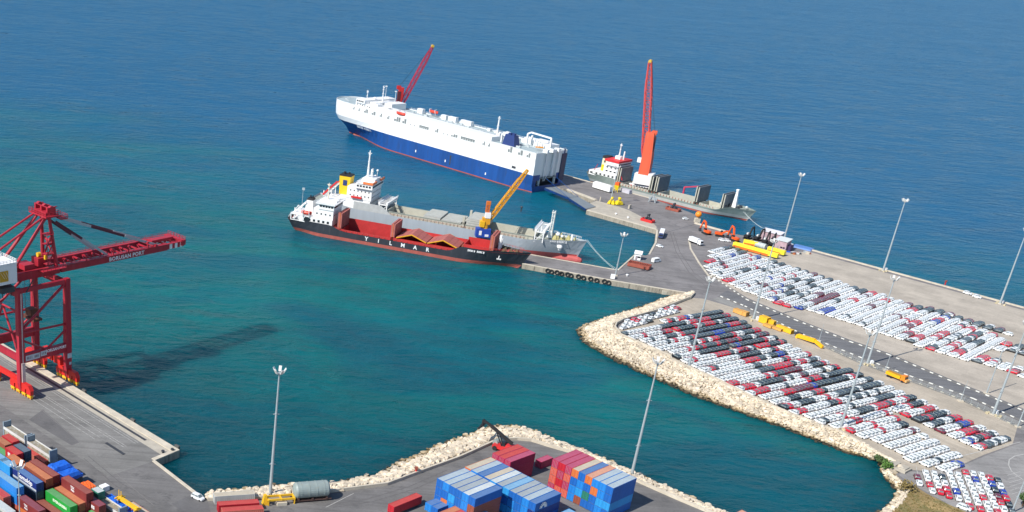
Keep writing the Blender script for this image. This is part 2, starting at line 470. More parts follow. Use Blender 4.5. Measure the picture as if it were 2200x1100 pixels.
land += [G(*p) for p in ((1278, 431), (1262, 440), (1260, 452), (1410, 494), (1407, 521), (1393, 546), (1388, 549), (1364, 546), (1326, 580), (1136, 546), (1122, 567), (1318, 604), (1440, 624))]
MB().prism(land, -7, 0, 0, 1).build('port_ground', [PORT, WALLC], kind='structure')
sheet('upper_lot_paving', [(1530, 545), (1527, 592), (1606, 640), (1712, 685), (1829, 731), (1911, 759), (2039, 813), (2148, 857), (2330, 932), (2330, 702), (2190, 664), (1745, 543), (1640, 536)], 0.02, LOT2)
sheet('lower_lot_paving', [(1488, 640), (1512, 642), (1600, 668), (1700, 712), (1769, 744), (1854, 782), (1952, 817), (2064, 858), (2186, 917), (2175, 955), (2114, 977), (2058, 1002), (1990, 1012), (1935, 1008), (1862, 960), (1768, 918), (1620, 856), (1480, 790), (1336, 720), (1326, 706), (1410, 674)], 0.02, LOT)
sheet('road', [(1562, 624), (1600, 639), (1712, 686), (1829, 732), (1911, 760), (2039, 814), (2148, 858), (2420, 975), (2420, 1010), (2091, 859), (1954, 809), (1845, 768), (1723, 719), (1600, 659), (1566, 645), (1545, 634)], 0.035, ROADA)
sheet('road_verge', [(1545, 638), (1600, 661), (1723, 721), (1845, 770), (1954, 811), (2091, 861), (2420, 1012), (2420, 1040), (2186, 919), (2064, 860), (1952, 819), (1854, 784), (1769, 746), (1700, 714), (1600, 670), (1530, 643)], 0.035, STRIP)
sheet('dry_grass_bank', [(1950, 1046), (1965, 1044), (1990, 1060), (2040, 1085), (2120, 1118), (2200, 1180), (1880, 1180), (1884, 1122), (1925, 1092)], 0.05, DRYG)
sheet('junction_asphalt', [(2116, 980), (2178, 957), (2200, 950), (2420, 1050), (2420, 1250), (2160, 1180), (2030, 1078), (1958, 1040), (1930, 1020), (1945, 1012), (1992, 1014), (2060, 1004)], 0.03, DRIVE)


sheet('asphalt_patch', [(368, 1082), (410, 1064), (424, 1066), (446, 1078), (452, 1100), (392, 1100)], 0.025, PATCH)
sheet('asphalt_patch', [(62, 902), (92, 880), (172, 950), (154, 957)], 0.025, PATCH)
sheet('asphalt_patch', [(1395, 552), (1470, 566), (1476, 590), (1402, 580)], 0.02, PORT)


def line_on(name, px, wd, mat, z=0.05, dash=None):
    pts = [G(*p) for p in px]; mb = MB()
    L = 0.0
    for a, b in zip(pts, pts[1:]):
        d = (b - a); ln = d.length; d.normalize(); nrm = Vector((-d.y, d.x, 0)) * wd / 2
        if dash:
            on, off = dash; t = 0
            while t < ln:
                e = min(t + on, ln)
                p, q = a + d * t, a + d * e
                mb.add([(p - nrm)[:2] + (z,), (q - nrm)[:2] + (z,), (q + nrm)[:2] + (z,), (p + nrm)[:2] + (z,)], [(0, 1, 2, 3)]); t += on + off
        else:
            mb.add([(a - nrm)[:2] + (z,), (b - nrm)[:2] + (z,), (b + nrm)[:2] + (z,), (a + nrm)[:2] + (z,)], [(0, 1, 2, 3)])
    return mb.build(name, mat, kind='structure')


PAINT = M('worn_road_paint', (0.50, 0.49, 0.46), 0.8, var=0.25, scale=1.5, stain=(0.25, 0.245, 0.235), stain_at=0.55)
QPAINT = M('faded_quay_paint', (0.33, 0.325, 0.31), 0.85, var=0.3, scale=0.5, stain=(0.2, 0.195, 0.185), stain_at=0.52)
# quay rails and lane lines on the crane quay
for i, o in enumerate((4.5, 7.5, 8.6, 12.2, 13.2, 15.5, 17.5)):
    a = q_tip - U45 * 255 + Vector((-1, -1, 0)).normalized() * o
    b = q_tip - U45 * (12 if i < 5 else 22) + Vector((-1, -1, 0)).normalized() * o
    n_ = Vector((1, 1, 0)).normalized() * (0.16 if i else 0.5)
    MB().add([(a - n_)[:2] + (0.05,), (b - n_)[:2] + (0.05,), (b + n_)[:2] + (0.05,), (a + n_)[:2] + (0.05,)], [(0, 1, 2, 3)]).build('quay_lane_line', QPAINT if i else DARK, kind='structure')
line_on('road_line', [(2192, 950), (2150, 960), (2060, 981)], 0.3, PAINT, 0.06)
arc = [(2200, 976), (2180, 980), (2168, 988), (2167, 1000), (2173, 1012), (2185, 1022), (2200, 1032)]
line_on('turning_circle_line', arc, 0.3, PAINT, 0.06)
for i in range(9):
    x = 1968 + i * 17.3; line_on('parking_bay_line', [(x, 1003 + i * 1.2), (x + (19 + i * 0.9) * min(1, 0.4 + i * 0.1), 1003 + i * 1.2 + 82 * min(1, 0.4 + i * 0.1))], 0.16, PAINT, 0.055)
for i in range(6):
    line_on('parking_bay_line', [(2163 + i * 2, 1022 + i * 8), (2192 + i * 2, 1013 + i * 8)], 0.15, PAINT, 0.055)
SKID = M('tyre_mark', (0.125, 0.118, 0.117), 0.85, var=0.3, scale=0.8)
for pts_ in ([(1440, 500), (1452, 540), (1480, 585), (1520, 618)], [(1446, 498), (1460, 540), (1490, 585), (1530, 616)], [(1300, 415), (1345, 440), (1420, 462), (1470, 482)], [(1340, 570), (1420, 588), (1500, 604)], [(1350, 592), (1430, 606), (1510, 616)],
             [(180, 985), (250, 1045), (330, 1085)], [(190, 980), (262, 1040), (345, 1082)], [(700, 1085), (790, 1072), (880, 1045), (960, 1010)], [(715, 1090), (800, 1078), (890, 1051), (975, 1014)]):
    line_on('tyre_mark', pts_, 0.3, SKID, 0.028)
line_on('yard_line', [(0, 803), (118, 905), (250, 1018), (330, 1086)], 0.16, M('seam_grey', (0.21, 0.2, 0.19), 0.9), 0.03)
line_on('yard_line', [(760, 1060), (700, 1090)], 0.2, PAINT, 0.03)
line_on('pier_seam', [(1407, 546), (1490, 560)], 0.35, DARK, 0.03)
line_on('pier_seam', [(1430, 500), (1492, 482)], 0.3, DARK, 0.03)


# ------------------------------------------------------------------ kerbs painted in blocks, walls and quay caps
def painted_kerb(px, name, label, on=1.6, off=2.5, white=None, dark=None):
    pts = [G(*p) for p in px]; mb = MB(); t0 = 0.0
    for a, b in zip(pts, pts[1:]):
        d = b - a; ln = d.length; d.normalize(); nrm = Vector((-d.y, d.x, 0)); t = 0.0; k = 0
        while t < ln:
            e = min(t + (on if k % 2 == 0 else off), ln)
            p, q = a + d * t, a + d * e; h = 0.34 if k % 2 == 0 else 0.335
            wv = nrm * (0.24 if k % 2 == 0 else 0.235)
            vs = [p - wv, q - wv, q + wv, p + wv]
            mb.add([(v.x, v.y, 0) for v in vs] + [(v.x, v.y, h) for v in vs], [(4, 5, 6, 7), (0, 1, 5, 4), (1, 2, 6, 5), (2, 3, 7, 6), (3, 0, 4, 7)], 0 if k % 2 == 0 else 1)
            t = e; k += 1
    return mb.build(name, [white or M('kerb_white', (0.74, 0.73, 0.66), 0.8, var=0.12), dark or M('kerb_dark', (0.17, 0.165, 0.155), 0.8)], label=label, cat='kerb', group='painted kerbs along the port road')


painted_kerb([(1527, 592), (1604, 644), (1709, 688), (1826, 734.5), (1908, 762), (2036, 816), (2145, 860), (2420, 978)], 'painted_kerb', 'black and white painted kerb between the upper car lot and the road')
painted_kerb([(1548, 637), (1600, 658), (1723, 718), (1845, 767), (1954, 808), (2091, 857), (2420, 1008)], 'painted_kerb', 'brightest black and white kerb along the near edge of the dark road')
painted_kerb([(1700, 712), (1769, 744), (1854, 781), (1952, 816), (2064, 858), (2100, 876), (2186, 918)], 'painted_kerb', 'painted kerb at the foot of the wire fence above the lower car lot', 1.3, 3.2, M('kerb_cream', (0.50, 0.47, 0.38), 0.85, var=0.15), STRIP)
plain = MB(); ribbon(plain, [G(*p) for p in ((1478, 513), (1482, 535), (1500, 565), (1520, 592), (1528, 597))], 0.9, 0, 0.25)
plain.build('kerb', CONC_L, label='plain cream kerb bending round the pale corner of the upper lot', cat='kerb')
cap = MB()
ribbon(cap, [q_start, q_tip], -2.6, 0.0, 0.30); ribbon(cap, [q_tip, q_in], -1.6, 0.0, 0.28); ribbon(cap, [q_in, q_end], -1.0, 0, 0.3)
cap.build('quay_cap', CONC_L, kind='structure')
cap = MB()
ribbon(cap, [G(2600, 772), G(2200, 661), G(1740, 536)], 1.6, 0, 0.5)
ribbon(cap, [G(1566, 500), G(1494, 480)], 1.4, 0, 0.8)
ribbon(cap, [G(1406, 428), G(1258, 388), G(1207, 374)], 1.2, 0, 0.3)
ribbon(cap, [G(1260, 452), G(1410, 494)], 2.0, 0, 0.25)
ribbon(cap, [G(1410, 494), G(1407, 521), G(1393, 546)], 1.0, 0, 0.25)
ribbon(cap, [G(1364, 546), G(1326, 580)], 0.8, 0, 0.22); ribbon(cap, [G(1326, 580), G(1136, 546)], 0.7, 0, 0.25)
ribbon(cap, [G(1122, 567), G(1318, 604), G(1440, 624), G(1488, 632)], 1.0, 0, 0.28)
ribbon(cap, [pier0, G(1278, 431)], 2.2, 0, 0.7)
cap.build('pier_cap', CONC_L, kind='structure')
sheet('pier_apron', [(1222, 409), (1262, 439), (1282, 431), (1330, 444), (1352, 452), (1402, 478), (1411, 488), (1409, 492), (1264, 451)], 0.02, CONC)
sheet('quay_edge_paving', [q_start, q_tip, q_tip + (q_in - q_tip) * 0.62, q_start + (q_in - q_tip) * 0.62], 0.03, CONC)

wall = MB(); ribbon(wall, rev1_in[1:], -0.7, 0, 1.0)
wall.build('parapet_wall', CONC_L, label='low pale concrete parapet along the rocks round the container yard', cat='wall')
wall = MB(); ribbon(wall, rev2_in, -0.6, 0, 1.3)
wall.build('sea_wall', CONC_L, label='low concrete sea wall between the parked cars and the rock slope', cat='wall')


# ------------------------------------------------------------------ rock slopes
def rock_mesh(name, seed, mat):
    rnd = random.Random(seed); mb = MB(); n = 6; rings = []
    ax = rnd.uniform(0.75, 1.25), rnd.uniform(0.65, 1.1), rnd.uniform(0.55, 0.85)
    for i in range(1, 4):
        t = math.pi * i / 4; rings.append([])
        for j in range(n):
            a = 2 * math.pi * (j + rnd.uniform(-0.3, 0.3)) / n; r = rnd.uniform(0.72, 1.18)
            rings[-1].append((ax[0] * r * math.sin(t) * math.cos(a), ax[1] * r * math.sin(t) * math.sin(a), ax[2] * -math.cos(t) * rnd.uniform(0.8, 1.15)))
    mb.loft(rings, 0)
    return mb


def rock_material(name, col, alt, wet_z):
    m = M(name, col, 0.9, var=0.2, scale=0.5, stain=alt, stain_at=0.60, bump=0.4, bscale=1.5)
    n, l = m.node_tree.nodes, m.node_tree.links; p = n['Principled BSDF']; src = p.inputs['Base Color'].links[0].from_socket
    oi = n.new('ShaderNodeObjectInfo'); g = n.new('ShaderNodeNewGeometry'); sp = n.new('ShaderNodeSeparateXYZ'); l.new(g.outputs['Position'], sp.inputs[0])
    vr = n.new('ShaderNodeTexVoronoi'); vr.inputs['Scale'].default_value = 0.55; l.new(g.outputs['Position'], vr.inputs['Vector'])
    bw = n.new('ShaderNodeSeparateColor'); l.new(vr.outputs['Color'], bw.inputs[0])
    mv = n.new('ShaderNodeMapRange'); mv.inputs[3].default_value = 0.66; mv.inputs[4].default_value = 1.14; l.new(bw.outputs[0], mv.inputs[0])
    x0 = n.new('ShaderNodeMix'); x0.data_type = 'RGBA'; x0.blend_type = 'MULTIPLY'; x0.inputs[0].default_value = 1
    l.new(src, x0.inputs[6]); l.new(mv.outputs[0], x0.inputs[7])
    # tide line: weed and wet stone just above the water
    ng = n.new('ShaderNodeTexNoise'); ng.inputs['Scale'].default_value = 0.12; ng.inputs['Detail'].default_value = 4; l.new(g.outputs['Position'], ng.inputs['Vector'])
    ad = n.new('ShaderNodeMath'); ad.operation = 'MULTIPLY_ADD'; ad.inputs[1].default_value = -1.2; l.new(ng.outputs[0], ad.inputs[0]); l.new(sp.outputs[2], ad.inputs[2])
    w1 = n.new('ShaderNodeMapRange'); w1.inputs[1].default_value = wet_z + 1.4 - 0.6; w1.inputs[2].default_value = wet_z + 0.55 - 0.6; w1.inputs[3].default_value = 0; w1.inputs[4].default_value = 0.75; l.new(ad.outputs[0], w1.inputs[0])
    x1 = n.new('ShaderNodeMix'); x1.data_type = 'RGBA'; l.new(w1.outputs[0], x1.inputs[0]); l.new(x0.outputs[2], x1.inputs[6]); x1.inputs[7].default_value = (0.40, 0.25, 0.06, 1)
    w2 = n.new('ShaderNodeMapRange'); w2.inputs[1].default_value = wet_z + 1.05; w2.inputs[2].default_value = wet_z + 0.55; l.new(sp.outputs[2], w2.inputs[0])
    x2 = n.new('ShaderNodeMix'); x2.data_type = 'RGBA'; l.new(w2.outputs[0], x2.inputs[0]); l.new(x1.outputs[2], x2.inputs[6]); x2.inputs[7].default_value = (0.05, 0.04, 0.025, 1)
    l.new(x2.outputs[2], p.inputs['Base Color'])
    return m


ROCK = rock_material('armour_stone', (0.70, 0.60, 0.46), (0.52, 0.41, 0.28), SEA)


def along(pts, t):
    ds = [(b - a).length for a, b in zip(pts, pts[1:])]; s = t * sum(ds)
    for a, b, d in zip(pts, pts[1:], ds):
        if s <= d: return a + (b - a) * (s / d if d else 0)
        s -= d
    return pts[-1]


def resample(pa, pb, n):
    out = []
    for k in range(len(pa) - 1):
        seg = max(1, int(max((pa[k + 1] - pa[k]).length, (pb[k + 1] - pb[k]).length) / n))
        for i in range(seg):
            t = i / seg; out.append((pa[k].lerp(pa[k + 1], t), pb[k].lerp(pb[k + 1], t)))
    out.append((pa[-1], pb[-1])); return out


def revetment(name, label, pin, pout, step, size, singles, crest, seed, jit=1.0):
    rnd = random.Random(seed)
    root = thing(name, label, 'breakwater', (0, 0, 0))
    pairs = resample(pin, pout, step)
    rings = []
    for a, b in pairs:
        top = a.lerp(b, 0.18); dn = a.lerp(b, 1.06)
        rings.append([(a.x, a.y, 0.2), (top.x, top.y, crest - size * 0.55), (b.x, b.y, SEA - 0.3), (dn.x, dn.y, SEA - 2), (a.x, a.y, -3.5)])
    MB().loft(rings, 0, closed=True).build('slope_core', ROCK, root)
    protos = [rock_mesh('rock', 100 + seed + i, ROCK) for i in range(7)]
    pm = [p.mesh('rock', ROCK) for p in protos]
    spots = []
    for a, b in pairs:
        ln = max((a - b).length, 0.6); k = max(2, int(ln / (size * 0.82)))
        for i in range(k + 1):
            t = (i + rnd.uniform(-0.35, 0.35)) / k
            if t < 0.13: t = 0.13
            p = a.lerp(b, t); p = p + Vector((rnd.uniform(-1, 1), rnd.uniform(-1, 1), 0)) * size * 0.35
            z = crest - size * 0.35 if t < 0.2 else crest - size * 0.35 + (SEA + 0.15 - crest + size * 0.35) * (t - 0.2) / 0.8
            spots.append((p.x, p.y, z + rnd.uniform(-0.15, 0.25) * size, size * rnd.choice((0.34, 0.42, 0.5, 0.6, 0.82)) * rnd.uniform(0.8, 1.25)))
    spots.sort(key=lambda s: (Vector(s[:3]) - Vector((0, 0, CAM_H))).length / s[3])
    rest = MB()
    for i, (x, y, z, s) in enumerate(spots):
        rz = rnd.uniform(0, 6.28); k = rnd.randrange(7)
        if i < singles:
            o = place('rock', pm[k], root, (x, y, z), rz); o.scale = (s, s, s)
        else:
            c, sn = math.cos(rz) * s, math.sin(rz) * s
            rest.add([(x + v[0] * c - v[1] * sn, y + v[0] * sn + v[1] * c, z + v[2] * s) for v in protos[k].v], protos[k].f)
    rest.build('rocks', ROCK, root, kind='stuff')
    return root


revetment('rock_revetment', 'pale boulder slope round the container yard in the foreground', rev1_in[1:], rev1_out[1:], 1.05, 1.55, 300, 0.9, 1)
revetment('rock_breakwater', 'broad cream rock slope curving below the lower car lot', rev2_in, rev2_out, 0.78, 1.05, 300, 1.25, 2)
revetment('rock_shore', 'short brown rocky shore beside the dry grass bank', shore_in, shore_out, 1.0, 1.15, 60, 0.3, 3)
# ------------------------------------------------------------------ ships
def hull(L, zdeck, hw_w, hw_d, rows, rake_b, rake_s, xs, bow_from=0.82, stern_to=0.12):
    """open shell; rows = [(z or fraction-of-deck, material of the strake above it)]"""
    mb = MB(); rings = []
    for x in xs:
        zd = zdeck(x); side = []
        for z in rows:
            zz = zd if z == 'deck' else min(z(x) if callable(z) else z, zd - 0.05)
            f = max(0.0, min(1.0, zz / zd)) ** 0.8
            hb = hw_w(x) + (hw_d(x) - hw_w(x)) * f
            sb = max(0.0, (x / L - bow_from) / (1 - bow_from)); ss = max(0.0, 1 - x / L / stern_to)
            side.append((x + sb * sb * rake_b * f - ss * ss * rake_s * f, hb, zz))
        rings.append([(a, b, c) for a, b, c in reversed(side)] + [(a, -b, c) for a, b, c in side])
    return mb, rings


def edge_at(rings, i, inset=0.25):
    p, q = rings[i][0], rings[i][-1]
    return (p[0], max(p[1] - inset, 0.02), p[2]), (q[0], min(q[1] + inset, -0.02), q[2])


def deck_strips(mb, rings, xs, drop, holds, m):
    for i in range(len(xs) - 1):
        a, b = edge_at(rings, i); c, d = edge_at(rings, i + 1); xm = (xs[i] + xs[i + 1]) / 2
        z0, z1 = a[2] - drop(xs[i]), c[2] - drop(xs[i + 1])
        h = [h for h in holds if h[0] - 1e-3 <= xs[i] and xs[i + 1] <= h[1] + 1e-3]
        if h:
            w = h[0][2]
            mb.add([(a[0], a[1], z0), (xs[i], w, z0), (xs[i + 1], w, z1), (c[0], c[1], z1)], [(0, 1, 2, 3)], m)
            mb.add([(b[0], b[1], z0), (xs[i], -w, z0), (xs[i + 1], -w, z1), (d[0], d[1], z1)], [(3, 2, 1, 0)], m)
        else:
            mb.add([(a[0], a[1], z0), (b[0], b[1], z0), (d[0], d[1], z1), (c[0], c[1], z1)], [(0, 1, 2, 3)], m)


def hold_box(mb, x0, x1, w, zf, zc, zdk, m_in, m_out, th=0.45, far=None):
    """coaming standing on the deck and the hold walls below it, open on top"""
    for y0, y1 in ((w, w + th), (-w - th, -w)):
        mb.box(x0 - th, x1 + th, y0, y1, zdk - 0.3, far if far and y0 > 0 else zc, m_out)
        mb.box(x0, x1, y0 * 1.0, y1, zf, zdk - 0.31, m_in)
    for a, b in ((x0 - th, x0), (x1, x1 + th)):
        mb.box(a, b, -w, w, zdk - 0.3, zc - 0.01, m_out); mb.box(a, b, -w, w, zf, zdk - 0.31, m_in)
    # inner faces
    e = 0.03
    mb.box(x0, x1, w - e, w - 0.005, zf, (far or zc) - 0.05, m_in); mb.box(x0, x1, -w + 0.005, -w + e, zf, zc - 0.05, m_in)
    mb.box(x0 + 0.005, x0 + e, -w + e, w - e, zf, zc - 0.05, m_in); mb.box(x1 - e, x1 - 0.005, -w + e, w - e, zf, zc - 0.05, m_in)
    mb.box(x0, x1, -w + e, w - e, zf - 0.2, zf, m_in)


def rail(mb, pts, h=1.1, r=0.09, post=2.0, m=0, closed=False):
    pts = [Vector(p) for p in pts] + ([Vector(pts[0])] if closed else [])
    for a, b in zip(pts, pts[1:]):
        n = max(1, int((b - a).length / post))
        for k in range(n + 1):
            p = a.lerp(b, k / n); mb.bar(p, p + Vector((0, 0, h)), r, m=m)
        for f in (0.5, 1.0):
            mb.bar(a + Vector((0, 0, h * f)), b + Vector((0, 0, h * f)), r * 0.8, m=m)


def windows(mb, x0, x1, y, z, n, wd, ht, face='y', m=0):
    """row of panes standing 4 cm proud of a wall"""
    for k in range(n):
        c = x0 + (x1 - x0) * (k + 0.5) / n
        if face == 'y': mb.box(c - wd / 2, c + wd / 2, y - 0.04, y + 0.04, z, z + ht, m)
        else: mb.box(y - 0.04, y + 0.04, c - wd / 2, c + wd / 2, z, z + ht, m)


def mast(mb, x, y, z0, h, r=0.35, m=0, arms=(0.6, 0.8), lattice=False):
    if lattice: mb.truss((x, y, z0), (x, y, z0 + h), r * 2.2, r * 2.2, int(h / 1.6), 0.16, 0.1, m, up=(1, 0, 0))
    else: mb.tube((x, y, z0), (x, y, z0 + h), r, r * 0.5, 8, m)
    for a in arms:
        mb.bar((x, y - h * 0.13, z0 + h * a), (x, y + h * 0.13, z0 + h * a), 0.16, m=m)
        mb.box(x - 0.5, x + 0.5, y - 0.5, y + 0.5, z0 + h * a - 0.2, z0 + h * a + 0.1, m)
    mb.bar((x - 1.1, y, z0 + h * 0.9), (x + 1.1, y, z0 + h * 0.9), 0.22, 0.35, m=m)


def smooth01(t):
    t = max(0.0, min(1.0, t)); return t * t * (3 - 2 * t)


def xs_for(L, cuts, n=30):
    xs = sorted(set([round(L * k / n, 3) for k in range(n + 1)] + [0.97 * L, 0.985 * L] + list(cuts)))
    out = [xs[0]]
    for x in xs[1:]:
        if x - out[-1] > 0.25 or x in cuts: out.append(x)
    return out


GREYH = M('ship_grey', (0.34, 0.38, 0.42), 0.5, var=0.1, scale=0.2, stain=(0.22, 0.20, 0.19), stain_at=0.66, vert=True)
GREEN_G = M('deck_grey_green', (0.30, 0.33, 0.29), 0.7, var=0.14, scale=0.3, stain=(0.24, 0.17, 0.11), stain_at=0.66)
CREAMG = M('coaming_cream_grey', (0.44, 0.43, 0.36), 0.7, var=0.12, stain=(0.28, 0.2, 0.13), stain_at=0.66)
BOOT = M('boot_topping_red', (0.36, 0.085, 0.065), 0.65, var=0.16, scale=0.25, stain=(0.25, 0.09, 0.06), stain_at=0.58, vert=True)
BOOTP = M('boot_topping_pink_red', (0.50, 0.10, 0.095), 0.65, var=0.14, scale=0.25, stain=(0.36, 0.10, 0.08), stain_at=0.6, vert=True)
HBLACK = M('hull_black', (0.028, 0.032, 0.042), 0.5, var=0.25, scale=0.2, stain=(0.07, 0.07, 0.075), stain_at=0.62, vert=True)
HOLDRED = M('hold_red', (0.46, 0.028, 0.028), 0.55, var=0.15, scale=0.3, stain=(0.30, 0.03, 0.025), stain_at=0.6)
DECKRED = M('deck_red', (0.40, 0.085, 0.07), 0.75, var=0.2, scale=0.4, stain=(0.22, 0.06, 0.045), stain_at=0.58)
COVER = M('hatch_cover_red_brown', (0.40, 0.12, 0.10), 0.7, var=0.18, scale=0.4, stain=(0.29, 0.1, 0.08), stain_at=0.6)
PANELG = M('hatch_panel_grey', (0.16, 0.18, 0.20), 0.6, var=0.15, stain=(0.10, 0.10, 0.11), stain_at=0.6)
COVERG = M('hatch_cover_grey', (0.40, 0.41, 0.38), 0.7, var=0.12, stain=(0.30, 0.26, 0.2), stain_at=0.66)
BLUEH = M('hull_blue', (0.012, 0.072, 0.27), 0.45, var=0.2, scale=0.16, stain=(0.02, 0.06, 0.19), stain_at=0.56, vert=True)
CARW = M('hull_white', (0.82, 0.82, 0.80), 0.4, var=0.03, scale=0.08, stain=(0.66, 0.64, 0.60), stain_at=0.72, vert=True)
DECKB = M('weather_deck_blue_grey', (0.36, 0.44, 0.46), 0.6, var=0.1, scale=0.15, stain=(0.30, 0.35, 0.36), stain_at=0.6)
OPENG = M('shaded_opening_grey', (0.20, 0.22, 0.22), 0.8, var=0.1)
YFUN = M('funnel_yellow', (0.82, 0.52, 0.02), 0.45, var=0.05)
LIFER = M('lifeboat_red_orange', (0.72, 0.06, 0.03), 0.4, var=0.05)
WOOD = M('varnished_brown', (0.42, 0.14, 0.04), 0.6, var=0.1)


def lifeboat(parent, x, y, z, rot=0.0, L=7.5):
    mb = MB(); rings = []
    for t in (-1, -0.8, -0.4, 0, 0.4, 0.8, 1):
        wv = 1.25 * (1 - abs(t) ** 3 * 0.9); h0 = -0.9 + 0.5 * abs(t) ** 3
        rings.append([(t * L / 2, wv * a, b) for a, b in ((0.25, h0), (0.85, -0.25), (1, 0.35), (0.72, 1.05), (0, 1.3), (-0.72, 1.05), (-1, 0.35), (-0.85, -0.25), (-0.25, h0))])
    mb.loft(rings)
    o = mb.build('lifeboat', LIFER, parent, loc=(x, y, z)); o.rotation_euler = (0, 0, rot)
    d = MB()
    for s in (-1, 1):
        d.bar((s * L * 0.3, -0.4, -2.2), (s * L * 0.3, -1.7, 2.0), 0.35); d.bar((s * L * 0.3, -1.7, 2.0), (s * L * 0.3, 0.2, 2.3), 0.3)
    d.build('davit', WHITE, o)
    return o


def scribble(name, words, ht, wd, mat, parent, loc, rot, seed=3):
    """a painted name that the picture does not let one read: rows of letter-sized strokes"""
    rnd = random.Random(seed); mb = MB(); n = sum(words) + len(words) - 1; x = -n * wd / 2
    for wi in words:
        for k in range(wi):
            a, b, t = x + wd * 0.12, x + wd * 0.85, ht * 0.22
            mb.box(a, a + t, -ht / 2, ht / 2, -0.03, 0.03)
            if rnd.random() < 0.7: mb.box(b - t, b, -ht / 2, ht / 2, -0.03, 0.03)
            for yy in rnd.sample((-ht / 2 + t / 2, 0.0, ht / 2 - t / 2), 2): mb.box(a + t + 0.002, b - t - 0.002, yy - t / 2, yy + t / 2, -0.03, 0.03)
            x += wd
        x += wd
    o = mb.build(name, mat, parent, loc=loc); o.rotation_euler = rot
    return o


# ---- the car carrier
CAR_FWD, CAR_SX = 4.5, 1.05


def car_carrier():
    L, B, H = 186.0, 32.0, 25.8
    S = G(1150, 418, SEA); org = S + RT * 16.2 + HD * CAR_FWD; org.z = SEA
    root = thing('car_carrier', 'huge white and blue car carrier ship with its stern ramp down on the pier', 'ship', org, R(131.1)); root.scale = (CAR_SX, 1, 1)
    zd = lambda x: H
    def hw_w(x): return 16 * (1 - smooth01((x / L - 0.66) / 0.34) ** 1.15) * (1 if x > 12 else 0.9 + 0.1 * x / 12) + 0.02
    def hw_d(x):
        t = (x / L - 0.92) / 0.08
        return 16 if t <= 0 else 16 * max(0.0, 1 - t ** 2.8) ** 0.5 + 0.05
    xs = xs_for(L, (), 36) + []
    xs = sorted(set(xs + [0.92 * L, 0.94 * L, 0.96 * L, 0.975 * L, 0.99 * L, 0.995 * L]))
    mb = MB(); rings = []
    rows = [-3, 0, 0.7, 5, 11.3, 11.45, 15, 20, H]
    for x in xs:
        side = []
        for z in rows:
            if z <= 11.3: f = (max(z, 0) / 11.3) ** 1.5 * 0.82
            else: f = 0.82 + 0.18 * min(1, (z - 11.3) / 5)
            hb = hw_w(x) + (hw_d(x) - hw_w(x)) * f
            sb = max(0.0, (x / L - 0.8) / 0.2)
            side.append((x + sb * sb * 11 * (max(0.0, min(1.0, z / 14.0)) ** 0.9) + (0.0), hb, z))
        rings.append([(a, b, c) for a, b, c in reversed(side)] + [(a, -b, c) for a, b, c in side])
    mrow = [1, 1, 1, 0, 0, 0, 2, 2]              # strakes from the top: white, blue, boot
    mats = [1, 1, 1, 1, 0, 0, 2, 2]
    ml = mats + [2] + mats[::-1]
    mb.loft(rings, ml, cap0=False, cap1=True, closed=False)
    # stern: white cheeks either side of a dark recess
    mb.box(0, 0.4, 8.5, 16, 11.3, H, 1); mb.box(0, 0.4, -16, -8.0, 11.3, H, 1)
    mb.box(1.3, 1.7, -7.6, 8.1, 8.0, H - 0.6, 1); mb.box(0.0, 1.6, 8.1, 8.5, 4, H - 0.4, 1); mb.box(0.0, 1.6, -8.0, -7.6, 4, H - 0.4, 1)
    mb.box(0.02, 0.5, -14.3, 14.3, -2, 4.0, 0); mb.box(5, 5.4, -14, 14, 4, 9.4, 4); mb.box(0, 0.4, 12, 15.9, 4, 11.3, 0); mb.box(0, 0.4, -15.9, -12, 4, 11.3, 0); mb.box(0.1, 0.5, 8.5, 12, 7.5, 11.3, 0); mb.box(0.1, 0.5, -12, -8, 7.5, 11.3, 0)
    mb.box(0, 5, -13, 13, 3.7, 4.0, 4); mb.box(-0.2, 1.2, -8, 8.5, 8.6, 9.4, 3)
    mb.build('hull', [BLUEH, CARW, BOOT, OPENG, DARK], root)
    p = MB()
    for y in (-3.4,): p.box(-0.3, 0.9, y - 0.9, y + 0.9, 9.5, H + 1.2)
    for y in (-6.5, -0.5, 5.5): p.box(-0.9, 2.8, y - 0.9, y + 0.9, H - 0.6, H + 1.6)
    p.box(0.6, 1.2, 3.4, 4.4, 9.5, H - 1)
    p.bar((0.1, -7, H - 1), (-0.6, 4.5, 7), 0.25); p.bar((0.1, 7, H - 1), (-0.6, 5.5, 7), 0.25)
    p.build('ramp_post', WHITE, root)
    d = MB().box(-0.6, 0.2, -15.9, -11.0, 6, H - 2, 0); d.box(-0.55, 0.2, -13.4, -12.8, H - 2, H + 1, 0)
    d.build('stern_door', M('door_navy', (0.015, 0.03, 0.09), 0.4, var=0.1), root)
    dk = MB()
    for i in range(len(xs) - 1):
        a, b = edge_at(rings, i, 0.05); c, e = edge_at(rings, i + 1, 0.05)
        dk.add([(a[0], a[1], H - 0.55), (b[0], b[1], H - 0.55), (e[0], e[1], H - 0.55), (c[0], c[1], H - 0.55)], [(0, 1, 2, 3)])
    dk.build('weather_deck', DECKB, root)
    bw = MB()
    for s in (-1, 1):
        for i in range(len(xs) - 1):
            a = edge_at(rings, i, 0.0)[0 if s > 0 else 1]; c = edge_at(rings, i + 1, 0.0)[0 if s > 0 else 1]
            if (Vector(a) - Vector(c)).length > 0.05: bw.bar((a[0], a[1] - s * 0.15, H - 0.1), (c[0], c[1] - s * 0.15, H - 0.1), 0.3, 0.5)
    bw.build('gunwale', CARW, root)
    # long deckhouse slab with galleries along the port side
    sl = MB(); sl.box(38, 150, 5.5, 15.0, H - 0.5, H + 2.5)
    sl.box(6, 30, -15, -6, H - 0.5, H + 2.2)
    sl.build('side_house', CARW, root)
